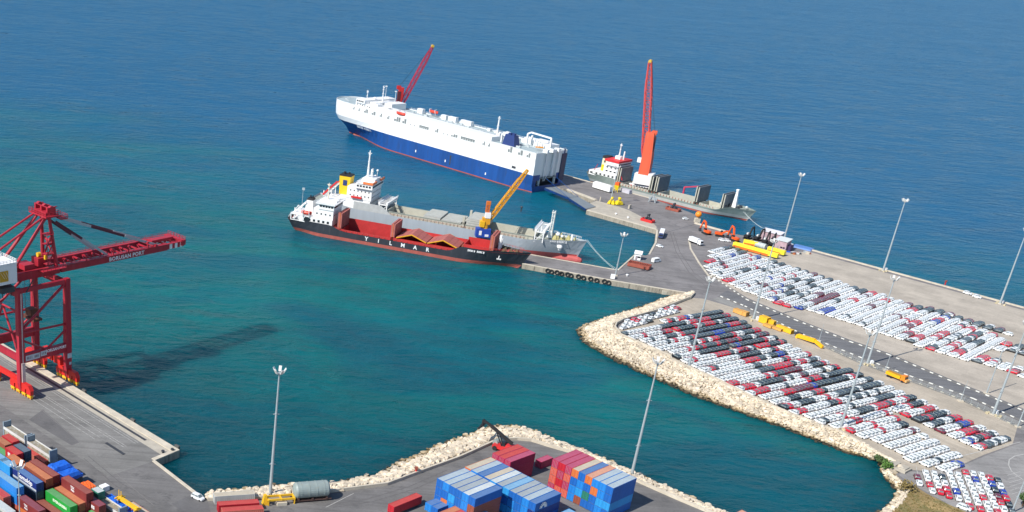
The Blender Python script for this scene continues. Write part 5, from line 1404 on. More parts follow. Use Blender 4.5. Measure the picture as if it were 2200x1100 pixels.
# fence with posts along the verge
fr = thing('wire_fence', 'wire fence on posts between the lower car lot and the road', 'fence', (0, 0, 0))
pts = [G(*p) for p in ((1745, 734), (1769, 745), (1854, 783), (1952, 818), (2064, 860), (2186, 919))]
mesh_ = MB(); pm_ = None
L_ = sum((b - a).length for a, b in zip(pts, pts[1:])); n_ = int(L_ / 3.0)
post = MB().tube((0, 0, 0), (0, 0, 2.3), 0.06, n=6).mesh('post', STEEL)
prev = None
for i in range(n_ + 1):
    p = along(pts, i / n_); place('post', post, fr, (p.x, p.y, 0))
    if prev:
        for z in (0.6, 1.2, 1.8, 2.25): mesh_.bar((prev.x, prev.y, z), (p.x, p.y, z), 0.03)
    prev = p
mesh_.build('wire', STEEL, fr)
for px in ((1758, 737), (1902, 796), (2063, 862)):
    light_mast(None, px, 9.0, {1758: 'thin street lamp pole on the fence line above the yellow boom', 1902: 'thin street lamp pole on the fence line left of the yellow truck', 2063: 'thin street lamp pole on the fence line right of the yellow truck'}[px[0]], head=False, thick=0.28, group='street lamp poles along the fence')
# ------------------------------------------------------------------ cars
def car_paint(name, col, metal=0.0):
    m = bpy.data.materials.new(name); m.use_nodes = True
    p = m.node_tree.nodes['Principled BSDF']
    p.inputs['Base Color'].default_value = (*col, 1); p.inputs['Roughness'].default_value = 0.32; p.inputs['Metallic'].default_value = metal
    p.inputs['Coat Weight'].default_value = 0.5; p.inputs['Coat Roughness'].default_value = 0.08
    return m


PAINTS = {'white': car_paint('car_white', (0.78, 0.79, 0.79)), 'black': car_paint('car_black', (0.012, 0.016, 0.022)), 'grey': car_paint('car_dark_grey', (0.055, 0.07, 0.085), 0.2),
          'red': car_paint('car_red', (0.58, 0.010, 0.035)), 'maroon': car_paint('car_maroon', (0.16, 0.012, 0.03)), 'blue': car_paint('car_blue', (0.012, 0.045, 0.36)), 'silver': car_paint('car_silver', (0.46, 0.48, 0.50), 0.4)}
CARGLASS = M('car_glass', (0.155, 0.195, 0.205), 0.12, var=0.05)


def car_geo(kind):
    """body, glass, wheels of a car that points along +x"""
    L, W, H, bonnet, tail = {'hatch': (4.05, 1.76, 1.50, 1.02, 0.10), 'saloon': (4.4, 1.78, 1.47, 1.12, 0.62), 'suv': (4.3, 1.84, 1.66, 1.05, 0.12)}[kind]
    b, g, wl = MB(), MB(), MB(); h = L / 2; w = W / 2; belt = 0.63 * H
    def ring(x, ww, z0, z1, tuck=0.92): return [(x, -ww * 0.93, z0), (x, -ww, z0 + 0.22), (x, -ww, z1 - 0.16), (x, -ww * tuck, z1), (x, ww * tuck, z1), (x, ww, z1 - 0.16), (x, ww, z0 + 0.22), (x, ww * 0.93, z0)]
    zt = belt + (0.06 if kind != 'saloon' else 0.02)
    b.loft([ring(-h, w * 0.80, 0.34, zt - 0.16), ring(-h + 0.14, w * 0.95, 0.24, zt), ring(-h + 0.7, w, 0.20, belt + 0.03), ring(0.2, w, 0.18, belt), ring(h - bonnet, w, 0.20, belt - 0.02), ring(h - 0.35, w * 0.94, 0.22, belt - 0.14), ring(h - 0.02, w * 0.72, 0.30, belt - 0.30)])
    x0, x1 = -h + tail + 0.10, h - bonnet + 0.12; X0, X1 = -h + tail + 0.42, h - bonnet - 0.62; zr = H - 0.07
    wb, wt = w * 0.92, w * 0.77
    g.frustum(x0, x1, -wb, wb, belt + 0.005, X0, X1, -wt, wt, zr)
    r0, r1 = X0 - 0.06, X1 + 0.05
    b.loft([[(r0, -wt * 0.98, zr + 0.002), (r0, wt * 0.98, zr + 0.002), (r0, wt * 0.9, zr + 0.05), (r0, -wt * 0.9, zr + 0.05)],
            [((r0 + r1) / 2, -wt * 1.03, zr + 0.002), ((r0 + r1) / 2, wt * 1.03, zr + 0.002), ((r0 + r1) / 2, wt * 0.93, H + 0.02), ((r0 + r1) / 2, -wt * 0.93, H + 0.02)],
            [(r1, -wt * 0.98, zr + 0.002), (r1, wt * 0.98, zr + 0.002), (r1, wt * 0.88, zr + 0.04), (r1, -wt * 0.88, zr + 0.04)]])
    for s in (-1, 1):
        b.bar((x0, s * wb, belt), (X0, s * wt, zr), 0.13, 0.09); b.bar((x1, s * wb, belt), (X1, s * wt, zr), 0.09, 0.07)
        xm = (X0 + X1) / 2; b.bar((xm, s * wb * 1.01, belt), (xm, s * wt * 1.01, zr), 0.09, 0.05)
        b.box(x1 - 0.35, x1 - 0.18, s * (w + 0.02) - 0.09, s * (w + 0.02) + 0.09, belt, belt + 0.13)
        for x in (-h + 0.78, h - 0.80):
            wl.tube((x, s * (w - 0.20), 0.31), (x, s * (w + 0.01), 0.31), 0.31, n=8)
    return b, g, wl


KINDS_ = ('hatch', 'saloon', 'suv')
GEO = {k: car_geo(k) for k in KINDS_}
CARBODY = {(k, c): GEO[k][0].mesh('parked_car', PAINTS[c]) for k in KINDS_ for c in PAINTS}
CARWIN = {k: GEO[k][1].mesh('windows', CARGLASS) for k in KINDS_}
CARWHL = {k: GEO[k][2].mesh('wheels', BLACK) for k in KINDS_}
CARS = []          # (x, y, heading, kind, colour, label)


def inside(p, poly):
    c = False; n = len(poly); x, y = p
    for i in range(n):
        x0, y0 = poly[i][:2]; x1, y1 = poly[(i + 1) % n][:2]
        if (y0 > y) != (y1 > y) and x < (x1 - x0) * (y - y0) / (y1 - y0) + x0: c = not c
    return c


def pick(rnd, wts):
    t = rnd.random() * sum(wts.values())
    for k, v in wts.items():
        t -= v
        if t <= 0: return k
    return k


def lattice(poly_px, org_px, a1, s1, a2, s2, heading, colour, name, jit=0.17, skip=0.012, seed=1):
    rnd = random.Random(seed)
    poly = [G(u, v, 0.4) for u, v in poly_px]; o = G(org_px[0], org_px[1], 0.4)
    e1 = Vector((math.cos(R(a1)), math.sin(R(a1)), 0)) * s1; e2 = Vector((math.cos(R(a2)), math.sin(R(a2)), 0)) * s2
    rows = {}
    for i in range(-80, 81):
        last = None; kk = rnd.choice(KINDS_)
        for j in range(-60, 61):
            p = o + e1 * i + e2 * j
            if not inside((p.x, p.y), poly): continue
            if rnd.random() < skip: last = None; continue
            if last is None or rnd.random() < 0.62: last = pick(rnd, colour(i, j, p))
            if rnd.random() < 0.25: kk = rnd.choice(KINDS_)
            rows.setdefault(i, []).append((j, p.x + rnd.uniform(-jit, jit), p.y + rnd.uniform(-jit, jit), last, kk))
    keys = sorted(rows)
    for n_, i in enumerate(keys):
        js = sorted(rows[i])
        for m_, (j, x, y, c, k) in enumerate(js):
            cn = {'grey': 'dark grey', 'white': 'white', 'black': 'black', 'red': 'red', 'maroon': 'maroon', 'blue': 'blue', 'silver': 'silver'}[c]
            CARS.append((x, y, R(heading + rnd.uniform(-2, 2)), k, c, name(cn, len(keys) - n_, m_ + 1)))


E1L = Vector((math.cos(R(-60.5)), math.sin(R(-60.5)), 0)); E2L = Vector((math.cos(R(33)), math.sin(R(33)), 0)); OL = G(1480, 775, 0.4)


def col_lower(i, j, p):
    a = (p - OL).dot(E1L); b = (p - OL).dot(E2L); t = b / 34.0 - 0.1 * math.sin(a * 0.07) + (0.16 if a > 60 else 0)
    if a > 58 and b < 25: return {'white': 92, 'black': 4, 'red': 3, 'blue': 1}
    if t < 0.36: return {'white': 83, 'red': 8, 'black': 4, 'blue': 2, 'grey': 3, 'maroon': 1}
    if t < 0.8: return {'white': 48, 'black': 18, 'grey': 15, 'red': 14, 'maroon': 5, 'blue': 2}
    if a > 58: return {'white': 44, 'black': 10, 'grey': 7, 'red': 32, 'maroon': 6, 'blue': 3}
    if a < -5: return {'white': 12, 'black': 36, 'grey': 24, 'red': 20, 'maroon': 6, 'blue': 5}
    return {'white': 48, 'black': 18, 'grey': 14, 'red': 16, 'maroon': 5, 'blue': 2}


lattice([(1322, 712), (1384, 704), (1427, 690), (1456, 681), (1545, 666), (1579, 683), (1640, 714), (1725, 755), (1785, 780), (1854, 809), (1991, 866), (2165, 942), (2163, 956), (2118, 971), (1946, 893), (1900, 878), (1935, 905), (1980, 932), (2062, 979), (2060, 998), (2018, 1010), (1962, 993), (1884, 953), (1812, 926), (1775, 912), (1748, 905), (1700, 886), (1620, 850), (1540, 812), (1484, 786), (1448, 766), (1442, 760), (1336, 718)],
        (1480, 775), -60.5, 4.85, 33, 2.36, 119.5, col_lower,
        lambda c, i, j: '%s car in lower lot, %s row from right end, %s from sea wall' % (c, nth(i), nth(j)), seed=11)
lattice([(1336, 694), (1450, 658), (1464, 668), (1376, 698), (1340, 706)], (1345, 698), 39, 4.7, -51, 2.35, 39, lambda i, j, p: {'white': 55, 'red': 24, 'maroon': 8, 'black': 8, 'blue': 5},
        lambda c, i, j: '%s car along the breakwater arm, %s rank from far end, %s file' % (c, nth(i), nth(j)), seed=12)
def edge_dist(p, pts):
    best = 1e9
    for a, b in zip(pts, pts[1:]):
        d = b - a; t = max(0.0, min(1.0, (p - a).dot(d) / d.dot(d))); best = min(best, (p - a - d * t).length)
    return best


UBACK = [G(*q) for q in ((1534, 534), (1562, 528), (1614, 550), (1691, 572), (1851, 623), (2034, 682))]
UFRONT = [G(*q) for q in ((1512, 571), (1542, 597), (1582, 619), (1678, 657), (1729, 666), (1850, 702), (1985, 747), (2150, 795))]
UP0, UPE = G(1842, 700, 0.4), Vector((math.cos(R(45.4)), math.sin(R(45.4)), 0))


def col_upper(i, j, p):
    b = (p - UP0).dot(UPE)
    q = Vector((p.x, p.y, 0)); d1 = edge_dist(q, UBACK); d0 = edge_dist(q, UFRONT)
    if d1 < 4.6: return {'white': 30, 'black': 36, 'grey': 22, 'red': 4, 'maroon': 8, 'blue': 2}
    if d0 < 4: return {'white': 70, 'black': 10, 'grey': 8, 'red': 9, 'blue': 3}
    if (p - UP0).dot(Vector((UPE.y, -UPE.x, 0))) > 18: return {'white': 74, 'black': 6, 'grey': 4, 'red': 11, 'maroon': 3, 'blue': 3}
    return {'white': 83, 'black': 6, 'grey': 4, 'red': 6, 'maroon': 3, 'blue': 2}


lattice([(1512, 571), (1534, 534), (1562, 527), (1614, 549), (1691, 571), (1851, 622), (1985, 662), (2034, 681), (2150, 723), (2157, 748), (2114, 763), (2203, 797), (2203, 812), (2150, 795), (1985, 747), (1850, 702), (1729, 666), (1678, 657), (1582, 619), (1542, 597)],
        (1842, 700), -44.6, 4.72, 43, 2.38, 135.4, col_upper,
        lambda c, i, j: '%s car in upper lot, %s row from right, %s from road' % (c, nth(i), nth(j)), seed=13)
lattice([(1990, 660), (2168, 711), (2168, 722), (2043, 683)], (2100, 697), -44.6, 4.72, 43, 2.38, 135.4, lambda i, j, p: {'white': 20, 'black': 40, 'grey': 30, 'maroon': 10},
        lambda c, i, j: '%s car in back file of upper lot, %s from right, %s deep' % (c, nth(i), nth(j)), seed=14)
lattice([(2150, 735), (2200, 745), (2215, 765), (2172, 757)], (2180, 750), -44.6, 4.72, 43, 2.38, 135.4, lambda i, j, p: {'red': 30, 'black': 40, 'white': 20},
        lambda c, i, j: '%s car behind the slender white pole at right edge, %s row, %s along' % (c, nth(i), nth(j)), seed=15)
BLOCK = [((1969, 1020), 'MW'), ((1987, 1011), 'WWRW'), ((2004, 1013), 'WWWR'), ((2022, 1021), 'KWRR'), ((2037, 1013), 'WWWBW'), ((2055, 1017), 'WWWWWR'), ((2071, 1010), 'RWWWWWR'), ((2088, 1013), 'WBWWRWW'), ((2106, 1016), 'WWWWWWRW'), ((2123, 1023), 'RBKMRWWW'), ((2140, 1027), 'KWBRKG')]
CN = {'M': 'maroon', 'W': 'white', 'R': 'red', 'K': 'black', 'B': 'blue', 'G': 'grey'}
hdg = R(-108.5); hv = Vector((math.cos(hdg), math.sin(hdg), 0))
for ci, (px, s) in enumerate(BLOCK):
    p0 = G(px[0], px[1], 0.6)
    for ri, ch in enumerate(s):
        p = p0 + hv * (4.75 * ri + 1.6); c = CN[ch]
        CARS.append((p.x + random.uniform(-.1, .1), p.y + random.uniform(-.1, .1), hdg + math.pi, random.choice(KINDS_), c, '%s car, %s from top, %s column from left, small block above grass' % ('dark grey' if c == 'grey' else c, nth(ri + 1), nth(ci + 1))))
CARS.append((*G(2070, 1094)[:2], R(-40), 'suv', 'white', 'white car parked aslant below the small block of cars at the grass edge'))
CARS.sort(key=lambda c: c[0] ** 2 + c[1] ** 2)
STUFF = MB(); SM = ['white', 'black', 'grey', 'red', 'maroon', 'blue', 'silver']
for n_, (x, y, hd_, k, c, lb) in enumerate(CARS):
    if n_ < 300:
        o = place('parked_car', CARBODY[k, c], None, (x, y, 0.03), hd_, lb, 'car', 'new cars parked in rows on the port lots')
        place('windows', CARWIN[k], o); place('wheels', CARWHL[k], o, kind='stuff')
    else:
        ca, sa = math.cos(hd_), math.sin(hd_)
        for q, mi in ((0, SM.index(c)), (1, 7), (2, 8)):
            g = GEO[k][q]
            STUFF.add([(x + v[0] * ca - v[1] * sa, y + v[0] * sa + v[1] * ca, v[2] + 0.03) for v in g.v], g.f, mi)
STUFF.build('parked_cars', [PAINTS[c] for c in SM] + [CARGLASS, BLACK], label='the farther rows of new cars filling both port lots, mostly white', cat='cars', kind='stuff')
print('CARS', len(CARS))


def one_car(px, deg, kind, c, label, group=None):
    p = G(*px); o = place('parked_car' if group is None else 'car', CARBODY[kind, c], None, (p.x, p.y, 0.03), R(deg), label, 'car', group)
    place('windows', CARWIN[kind], o); place('wheels', CARWHL[kind], o, kind='stuff')
    return o


one_car((2078, 632), -45, 'suv', 'white', 'farther of two white cars by themselves on the upper quay edge')
one_car((2098, 640), -45, 'suv', 'white', 'nearer of two white cars by themselves on the upper quay edge')
one_car((1473, 472), 10, 'hatch', 'white', 'small white car beside the orange buoy on the pier')
one_car((1417, 531), -30, 'hatch', 'white', 'small white car just below the white lorry at the basin edge')
one_car((1551, 518), -25, 'suv', 'white', 'white car in front of the orange excavators'); one_car((1562, 519), -25, 'hatch', 'white', 'white car beside the end of the long yellow beam')
one_car((425, 1072), -35, 'suv', 'white', 'white car alone on the asphalt where the quay meets the rocks')

# ------------------------------------------------------------------ containers
CPAL = {'blue': (0.015, 0.13, 0.46), 'sky': (0.03, 0.30, 0.66), 'azure': (0.02, 0.22, 0.62), 'navy': (0.015, 0.035, 0.20), 'red': (0.50, 0.02, 0.035), 'pink': (0.42, 0.025, 0.085), 'maroon': (0.22, 0.035, 0.035), 'brown': (0.30, 0.085, 0.05),
        'orange': (0.62, 0.17, 0.05), 'coral': (0.62, 0.09, 0.05), 'green': (0.02, 0.34, 0.05), 'teal': (0.03, 0.20, 0.14), 'grey': (0.50, 0.51, 0.49), 'slate': (0.055, 0.085, 0.12), 'cream': (0.52, 0.46, 0.36), 'salmon': (0.50, 0.14, 0.10)}
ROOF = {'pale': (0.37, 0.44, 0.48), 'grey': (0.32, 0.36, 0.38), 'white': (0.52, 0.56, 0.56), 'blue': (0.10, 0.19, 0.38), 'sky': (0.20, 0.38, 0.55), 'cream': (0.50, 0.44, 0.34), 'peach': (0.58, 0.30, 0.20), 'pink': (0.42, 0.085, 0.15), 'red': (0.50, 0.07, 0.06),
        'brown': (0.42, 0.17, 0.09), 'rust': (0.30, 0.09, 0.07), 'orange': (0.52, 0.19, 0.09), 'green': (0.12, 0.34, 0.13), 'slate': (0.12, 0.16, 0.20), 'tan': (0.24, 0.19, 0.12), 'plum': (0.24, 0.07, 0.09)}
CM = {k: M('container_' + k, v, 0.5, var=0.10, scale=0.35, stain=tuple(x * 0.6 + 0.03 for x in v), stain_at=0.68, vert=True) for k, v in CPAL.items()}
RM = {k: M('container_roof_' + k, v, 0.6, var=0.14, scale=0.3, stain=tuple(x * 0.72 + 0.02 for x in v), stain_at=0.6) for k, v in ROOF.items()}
_CG = {}


def cont_mesh(L, H, col, roof):
    k = (L, H, col, roof)
    if k in _CG: return _CG[k]
    m = MB(); W = 2.44; h, w = L / 2, W / 2
    m.box(-h + 0.06, h - 0.06, -w + 0.05, w - 0.05, 0.14, H - 0.06, 0)
    n = int(L / 0.56)
    for s in (-1, 1):
        for i in range(n):
            x = -h + 0.22 + (L - 0.44) * i / n; m.box(x, x + 0.27, s * (w - 0.05) - 0.045, s * (w - 0.05) + 0.045, 0.16, H - 0.13, 0)
        m.box(-h, h, s * w - 0.05, s * w + 0.05, 0.0, 0.16, 0) if False else None
        m.bar((-h + 0.09, s * (w - 0.04), 0.08), (h - 0.09, s * (w - 0.04), 0.08), 0.13, 0.15, 0); m.bar((-h + 0.09, s * (w - 0.035), H - 0.05), (h - 0.09, s * (w - 0.035), H - 0.05), 0.09, 0.11, 0)
        for x in (-h + 0.08, h - 0.08): m.box(x - 0.085, x + 0.085, s * (w - 0.08) - 0.085, s * (w - 0.08) + 0.085, 0, H, 0)
    for x in (-h + 0.06, h - 0.06): m.bar((x, -w + 0.17, H - 0.07), (x, w - 0.17, H - 0.07), 0.1, 0.13, 0)
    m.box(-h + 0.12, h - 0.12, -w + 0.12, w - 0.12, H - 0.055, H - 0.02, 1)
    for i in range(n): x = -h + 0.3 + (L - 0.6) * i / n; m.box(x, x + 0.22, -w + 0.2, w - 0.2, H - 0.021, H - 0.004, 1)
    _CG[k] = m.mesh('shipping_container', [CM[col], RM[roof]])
    return _CG[k]


_DM = {}


def door_mesh(H, col, side):
    k = (H, col, side)
    if k not in _DM:
        m = MB(); y0, y1 = (-1.02, -0.02) if side < 0 else (0.02, 1.02)
        m.box(-0.05, 0.05, y0, y1, 0.2, H - 0.2, 0)
        for y in (y0 + 0.24, y1 - 0.24): m.tube((-0.09, y, 0.12), (-0.09, y, H - 0.12), 0.035, n=5, m=1)
        for z in (0.5, H * 0.5, H - 0.5): m.box(-0.07, -0.045, y0 + 0.05, y1 - 0.05, z, z + 0.08, 0)
        _DM[k] = m.mesh('door', [CM[col], CM[col] if col not in ('pink', 'coral') else M('lock_rod', (0.5, 0.46, 0.44), 0.5)])
    return _DM[k]


def container(p, deg, L, H, col, roof, label, group, ends=(-1,)):
    o = place('shipping_container', cont_mesh(L, H, col, roof), None, p, R(deg), label, 'container', group)
    for e in ends:
        for s in (-1, 1):
            d = place('door', door_mesh(H, col, s), o, (e * (L / 2 - 0.03), 0, 0), 0 if e < 0 else math.pi)
    return o


TIER = {1: 'ground', 2: 'second', 3: 'third', 4: 'top'}
CLBL = {'blue': 'mid blue', 'sky': 'light blue', 'azure': 'bright blue', 'pink': 'crimson'}


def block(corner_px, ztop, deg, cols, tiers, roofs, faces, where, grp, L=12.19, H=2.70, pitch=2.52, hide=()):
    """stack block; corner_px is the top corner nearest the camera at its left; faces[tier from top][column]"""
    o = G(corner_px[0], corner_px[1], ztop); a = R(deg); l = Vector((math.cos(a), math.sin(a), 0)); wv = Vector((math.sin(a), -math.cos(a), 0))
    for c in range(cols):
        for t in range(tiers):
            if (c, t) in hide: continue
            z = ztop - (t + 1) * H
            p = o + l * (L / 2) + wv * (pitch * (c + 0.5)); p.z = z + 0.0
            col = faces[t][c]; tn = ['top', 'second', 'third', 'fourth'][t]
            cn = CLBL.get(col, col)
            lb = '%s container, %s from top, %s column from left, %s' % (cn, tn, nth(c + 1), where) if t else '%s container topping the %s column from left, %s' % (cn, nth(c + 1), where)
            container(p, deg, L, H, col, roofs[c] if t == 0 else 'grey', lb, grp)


block((1187.3, 985.5), 10.85, 42, 9, 4, ['pink', 'pink', 'pink', 'cream', 'blue', 'peach', 'pale', 'pale', 'pale'],
      [['pink', 'red', 'pink', 'orange', 'blue', 'orange', 'azure', 'azure', 'blue'], ['coral', 'pink', 'coral', 'blue', 'azure', 'blue', 'orange', 'azure', 'blue'], ['coral', 'red', 'pink', 'azure', 'sky', 'teal', 'blue', 'sky', 'sky'], ['pink', 'coral', 'coral', 'azure', 'brown', 'blue', 'blue', 'azure', 'blue']], 'block beside the water', 'containers in the block beside the water')
block((998.9, 1002.5), 8.15, 42, 11, 3, ['cream', 'pale', 'blue', 'cream', 'white', 'grey', 'sky', 'grey', 'grey', 'pale', 'blue'],
      [['orange', 'azure', 'blue', 'blue', 'sky', 'blue', 'sky', 'blue', 'blue', 'azure', 'blue'], ['blue'] * 7 + ['azure', 'blue', 'azure', 'navy'], ['blue', 'sky', 'blue', 'azure', 'blue', 'blue', 'sky', 'sky', 'blue', 'azure', 'blue']], 'long middle block', 'containers in the long middle block')
block((939, 1027), 10.85, 42, 6, 4, ['pale', 'pale', 'grey', 'grey', 'white', 'blue'],
      [['blue', 'azure', 'blue', 'blue', 'azure', 'blue'], ['blue', 'blue', 'sky', 'blue', 'azure', 'brown'], ['blue', 'orange', 'azure', 'blue', 'blue', 'brown'], ['blue', 'blue', 'blue', 'sky', 'blue', 'blue']], 'near left block', 'containers in the near left block')
block((1058.5, 972.7), 8.1, 41, 3, 3, ['red', 'red', 'pink'], [['pink'] * 3, ['red', 'pink', 'pink'], ['pink'] * 3], 'crimson block', 'containers in the crimson block')
container(G(1167, 1000, 0) + Vector((0, 0, 0)), 42, 6.06, 2.6, 'pink', 'pink', 'crimson short container low between the crimson block and the right hand block', 'single containers on the yard')
c0 = G(948, 1098, 5.3)
block((944, 1100), 5.3, 42, 4, 2, ['orange', 'red', 'blue', 'blue'], [['orange', 'coral', 'blue', 'blue'], ['orange', 'red', 'blue', 'blue']], 'front row at bottom edge', 'containers in the front row at the bottom edge')
block((914, 1079), 4.4, 42, 2, 1, ['blue', 'blue'], [['azure', 'blue']], 'low blue pair', 'low pair of blue containers', L=6.06, H=2.6)
container(G(1203, 1108, 2.6) - Vector((0, 0, 2.6)), 42, 12.19, 2.6, 'sky', 'sky', 'light blue container on the ground beside the long middle block at the bottom edge', 'single containers on the yard')
o = container(G(871, 1074, 3.4) - Vector((0, 0, 2.6)), 43, 12.19, 2.6, 'red', 'red', 'red container on a low trailer by itself on the yard', 'single containers on the yard')
m = MB(); m.box(-6, 6, -1.1, 1.1, -0.35, -0.02); [m.tube((x, y - 0.2, -0.42), (x, y + 0.2, -0.42), 0.38, n=8) for x in (-4.8, -3.6, 4.2) for y in (-0.9, 0.9)]
m.build('trailer_frame', DARK, None, loc=o.location, rot=R(43), label='dark low trailer under the red container on the yard', cat='trailer')
container(G(503, 1060, 2.6) - Vector((0, 0, 2.6)), 17, 12.19, 2.6, 'grey', 'cream', 'weathered grey container with a cream roof along the foot of the rocks', 'single containers on the yard')
container(G(512, 1079, 2.6) - Vector((0, 0, 2.6)), 16.5, 12.19, 2.6, 'red', 'red', 'farther of two red containers near the white car', 'pair of red containers')
container(G(521, 1092, 2.6) - Vector((0, 0, 2.6)), 16.5, 12.19, 2.6, 'salmon', 'red', 'nearer of two red containers near the white car', 'pair of red containers')
container(G(1590, 1104, 2.6) - Vector((0, 0, 2.6)), 40, 6.06, 2.6, 'salmon', 'peach', 'salmon container peeping in at the bottom edge by the parapet', 'single containers on the yard')


def logo_rays(parent):
    m = MB()
    for k in range(9):
        a = math.pi * (k - 0.2) / 8.0
        m.bar((-2.2 + 0.55 * math.cos(a), -1.30, 0.62 + 0.45 * math.sin(a)), (-2.2 + 1.75 * math.cos(a), -1.30, 0.62 + 1.6 * math.sin(a)), 0.36, 0.05, up=(0, 1, 0))
    m.build('emblem', LETTER, parent)


for ob in list(COL.objects):
    if ob.get('label', '').startswith('mid blue container topping the eleventh'):
        logo_rays(ob)

# the stacks at the left
YG = 'containers stacked at the left'


def short(lb):
    w = lb.split(' ')
    return ' '.join(w[:9]) if len(w) > 9 else lb


def yard_box(px, ztop, L, col, roof, label, tiers=1, lower=None, deg=-43.5, ends=(1,), H=2.7):
    c = G(px[0], px[1], ztop); o = container(Vector((c.x, c.y, ztop - H)), deg, L, H, col, roof, label, YG, ends)
    for k in range(1, tiers):
        lc = lower[k - 1] if lower else col
        container(Vector((c.x, c.y, ztop - H * (k + 1))), deg, L, H, lc, 'grey', '%s container %s the %s' % (CLBL.get(lc, lc), ['just under', 'at the bottom under'][k - 1], short(label)), YG, ends)
    return o


def side_text(o, body, size, mat, x=0, z=1.4, gap=1.0, sx=1.0, bold=0.02):
    return text_mesh('lettering', body, size, mat, o, (x, -1.245, z), (R(90), 0, 0), 0.015, sx, gap, bold)


F, T = 12.19, 6.06
hb_ = yard_box((60, 1020), 8.1, F, 'navy', 'blue', 'navy container with white script and a pale lower stripe at the left', 3, ['slate', 'slate'])
m = MB(); m.box(-6.0, 6.0, -1.25, -1.23, 0.1, 0.72); m.build('stripe', M('stripe_pale', (0.45, 0.49, 0.52), 0.5), hb_)
side_text(hb_, 'Samskip', 2.0, LETTER, 0.4, 1.75, 1.0, 1.15, 0.05)
yard_box((80.7, 1011), 8.1, F, 'brown', 'orange', 'orange roofed container beside the navy scripted one', 3, ['maroon', 'maroon'])
yard_box((95.5, 1004.5), 8.1, F, 'maroon', 'rust', 'red brown roofed container beside the blue tarpaulins', 3, ['maroon', 'maroon'])
yard_box((22.5, 941), 5.4, T, 'red', 'red', 'short bright red roofed container at the far left corner of the stacks', 2, ['red'])
yard_box((6.5, 947.5), 5.4, T, 'brown', 'brown', 'short brown roofed container cut by the left edge', 2, ['brown'])
o = yard_box((30.5, 967), 8.1, T, 'red', 'red', 'short red container with a white mark behind the light blue one', 3, ['maroon', 'maroon'])
scribble('lettering', (2,), 1.0, 0.7, LETTER, o, (-0.9, -1.25, 1.3), (R(90), 0, 0), 8)
yard_box((48, 961.5), 8.1, T, 'slate', 'slate', 'short slate container between the red one and the flat racks', 3, ['slate', 'slate'])
yard_box((76, 974), 2.7, F, 'salmon', 'red', 'long salmon container low beside the flat racks', 1)
yard_box((33.8, 985.5), 8.1, T, 'orange', 'orange', 'short orange container partly behind the floodlights of the yard mast', 3, ['orange', 'brown'])
yard_box((16.4, 993), 8.1, T, 'sky', 'sky', 'short light blue container with a dark badge at the left', 3, ['azure', 'navy'])
yard_box((1, 981), 8.1, T, 'slate', 'sky', 'short slate blue container cut by the left edge', 3, ['navy', 'slate'])
yard_box((4, 969.5), 5.4, T, 'green', 'green', 'short green container just showing at the left edge', 2, ['green'])
yard_box((18, 1029), 8.1, F, 'azure', 'sky', 'long bright blue container at the left edge below the light blue one', 3, ['azure', 'salmon'])
yard_box((-10, 1049), 5.4, F, 'salmon', 'red', 'long salmon container cut by the left edge', 2, ['salmon'])
o = yard_box((0, 1082), 5.4, F, 'grey', 'white', 'grey white container with dark letters in the bottom left corner', 2, ['grey'])
side_text(o, 'MAERSK', 1.5, M('letter_dark', (0.12, 0.13, 0.13), 0.6), 1.2, 1.35, 1.0, 1.2, 0.04)
o = yard_box((64, 1078), 5.4, F, 'maroon', 'plum', 'long maroon container with a white mark at the bottom left', 2, ['orange'])
side_text(o, 'TEX', 0.95, LETTER, -0.2, 1.75); scribble('lettering', (3,), 0.5, 0.55, LETTER, o, (-0.1, -1.25, 0.85), (R(90), 0, 0), 9)
yard_box((105, 1088), 2.7, F, 'maroon', 'rust', 'low maroon container between the marked one and the green one', 1)
o = yard_box((131.5, 1069), 5.4, F, 'green', 'green', 'bright green container with a row of white letters', 2, ['green'])
side_text(o, 'EVERGREEN', 1.15, M('letter_pale_green', (0.75, 0.86, 0.70), 0.5), 1.0, 1.35, 1.0, 1.1, 0.04)
yard_box((150.5, 1063), 5.4, F, 'brown', 'orange', 'orange roofed container just behind the bright green one', 2, ['maroon'])
o = yard_box((165.8, 1041), 8.1, F, 'maroon', 'rust', 'long red brown container with white marks above the orange tarpaulin', 3, ['maroon', 'maroon'])
side_text(o, 'TEX', 1.0, LETTER, -0.6, 1.8); scribble('lettering', (3,), 0.6, 0.6, LETTER, o, (-0.4, -1.25, 0.95), (R(90), 0, 0), 10)
o = yard_box((206.5, 1077), 5.4, T, 'maroon', 'plum', 'short maroon container with white marks right of the orange roofed one', 2, ['maroon'])
scribble('lettering', (2,), 1.0, 0.8, LETTER, o, (0.2, -1.25, 1.3), (R(90), 0, 0), 11)
yard_box((212, 1104), 2.9, T, 'green', 'green', 'short green container at the bottom edge', 1)
o = yard_box((210.5, 1052), 5.4, 3.4, 'teal', 'white', 'small refrigerated box with a green side beside the orange tarpaulin', 2, ['teal'])
yard_box((305, 1097), 2.7, F, 'salmon', 'cream', 'pale roofed salmon container at the bottom edge right of the yellow spreader', 1)


